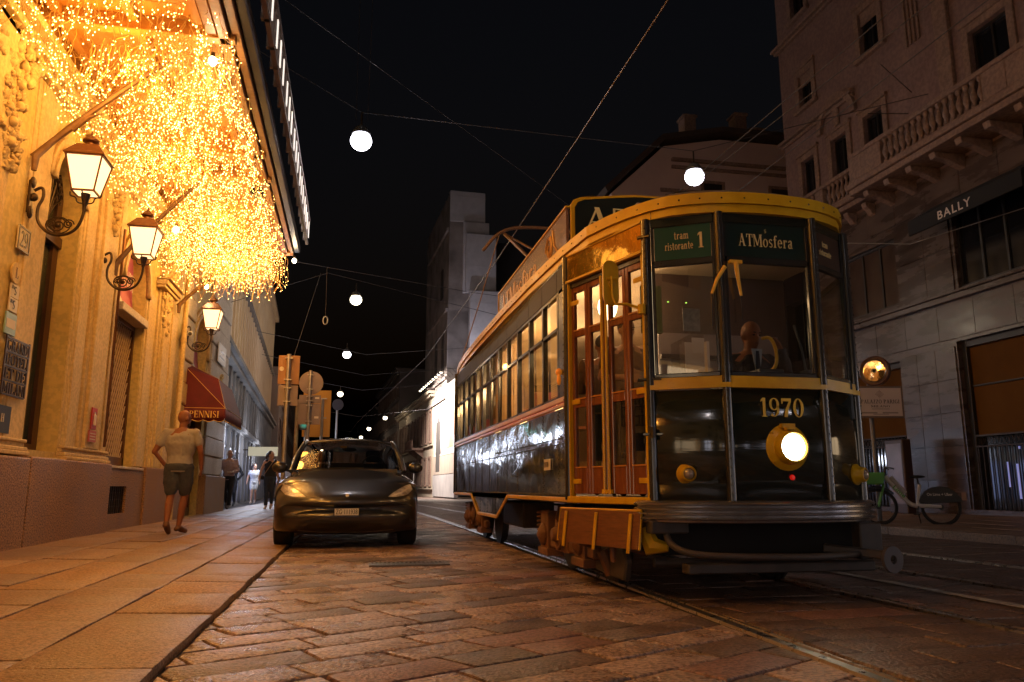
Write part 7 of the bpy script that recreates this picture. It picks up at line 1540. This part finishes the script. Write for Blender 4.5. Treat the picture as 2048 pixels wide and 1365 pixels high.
J3 = dict(hip=(0, 0, .95), chest=(0, .02, 1.23), neck=(0, .03, 1.46), head=(.0, .05, 1.6), face=(-.85, .5, .05),
          armL=((-.165, 0, 1.4), (-.2, -.03, 1.12), (-.24, .06, .88)), armR=((.165, 0, 1.4), (.27, .0, 1.14), (.3, .06, .9)),
          legL=((-.085, 0, .92), (-.08, .06, .52), (-.06, -.14, .16), (-.05, -.05, .03)), legR=((.085, 0, .92), (.07, .14, .52), (.07, .16, .1), (.08, .32, .03)))
def bag_(t, J):
    q = MB(); q.tube(smoothline([(-.1, .02, 1.47), (-.06, .15, 1.38), (.1, .16, 1.12), (.2, .08, .98)], 2), .012, 5); q.build('bag_strap', mat('strap_tan', (.35, .2, .1), .6), t); MB().ell((.22, .05, .93), (.05, .09, .07)).build('bag', M['dark'], t)
person('woman in black sleeveless top and dark jeans with a cross body bag walking towards camera', (-2.66, 27.9, .08), pi, J3, mat('top_black', (.012, .012, .016), .8), mat('jeans_dark', (.03, .04, .065), .8), sk2, 1.12, sleeve=0, leg=1, shoe=mat('shoe_beige', (.5, .36, .26), .6), hair=hair_long, vox=.014, female=True, extra=bag_)
person('distant person in white top and light shorts walking behind the woman', (-4.15, 36.5, .1), pi, J3, mat('top_white', (.6, .6, .62), .8), mat('shorts_white', (.55, .55, .55), .8), sk2, 1.0, sleeve=.5, leg=.7, shoe=MATS['shoe_beige'], hair=hair_long, vox=.02, female=True)
person('distant person in pale jacket and dark trousers just right of the woman in black', (-2.85, 36, .1), pi, J2, mat('jacket_pale', (.4, .38, .4), .8), MATS['jeans_dark'], sk2, 1.0, sleeve=1.6, leg=1, shoe=MATS['shoe_dark_white'], hair=hair_short, vox=.02)
person('person in dark clothes half hidden behind the man in pinkish shirt', (-4.3, 31.0, .1), pi, J1, MATS['top_black'], MATS['trousers_black'], sk2, 1.0, sleeve=1.6, leg=1, shoe=M['rubber'], hair=hair_short, vox=.02)
# people in the tram
JD = dict(hip=(0, 0, .5), chest=(0, .04, .8), neck=(0, .06, 1.02), head=(.0, .09, 1.155), face=(-.15, 1, -.22),
          armL=((-.19, .02, .95), (-.33, .12, .76), (-.23, .2, 1.0)), armR=((.19, .02, .95), (.24, .16, .75), (.12, .34, .7)), handL=(.4, .1, .8),
          legL=((-.09, .05, .46), (-.1, .42, .5), (-.1, .45, .1), (-.1, .58, .03)), legR=((.09, .05, .46), (.1, .42, .5), (.1, .45, .1), (.1, .58, .03)))
def tie_(t, J):
    MB().prism([(-.05, 0), (.05, 0), (.02, -.2), (-.02, -.2)], (0, .185, 1.02), (1, 0, 0), UZ, (0, .006, 0)).build('shirt_front', mat('shirt_pale', (.45, .5, .55), .7), t); MB().prism([(-.012, 0), (.012, 0), (.025, -.2), (0, -.24), (-.025, -.2)], (0, .193, 1.0), (1, 0, 0), UZ, (0, .008, 0)).build('tie', mat('tie_navy', (.012, .015, .03), .6), t)
person('bald tram driver in dark suit and tie seated behind the windshield with one hand raised', (3.2, 5.9, .93), pi, JD, mat('suit_dark', (.014, .014, .018), .7), MATS['trousers_black'], sk1, .95, sleeve=1.6, leg=1, shoe=M['rubber'], vox=.01, extra=tie_)
JP = dict(J1); JP.update(face=(-.3, 1, -.15), armL=((-.2, 0, 1.45), (-.27, .08, 1.18), (-.05, .24, 1.2)), armR=((.2, 0, 1.45), (.28, .06, 1.18), (.05, .24, 1.16)), legL=((-.09, 0, .94), (-.09, 0, .52), (-.09, 0, .1), (-.09, .16, .035)), legR=((.09, 0, .94), (.09, 0, .52), (.09, 0, .1), (.1, .16, .035)), handL=None, handR=None)
JP.pop('handL'); JP.pop('handR')
person('standing passenger in mauve grey T-shirt with folded arms behind the wooden tram doors', (2.3, 6.3, .72), radians(170), JP, mat('tshirt_mauve', (.16, .1, .09), .8), MATS['trousers_black'], sk2, .84, sleeve=.6, leg=1, shoe=M['rubber'], hair=hair_short, vox=.01)
person('passenger in brown jacket and cap seen from behind through the tram door glass', (2.3, 7.0, .72), radians(-20), JP, mat('jacket_brown', (.16, .08, .045), .8), MATS['trousers_black'], sk1, .84, sleeve=1.6, leg=1, shoe=M['rubber'], hair=hair_short, vox=.01)
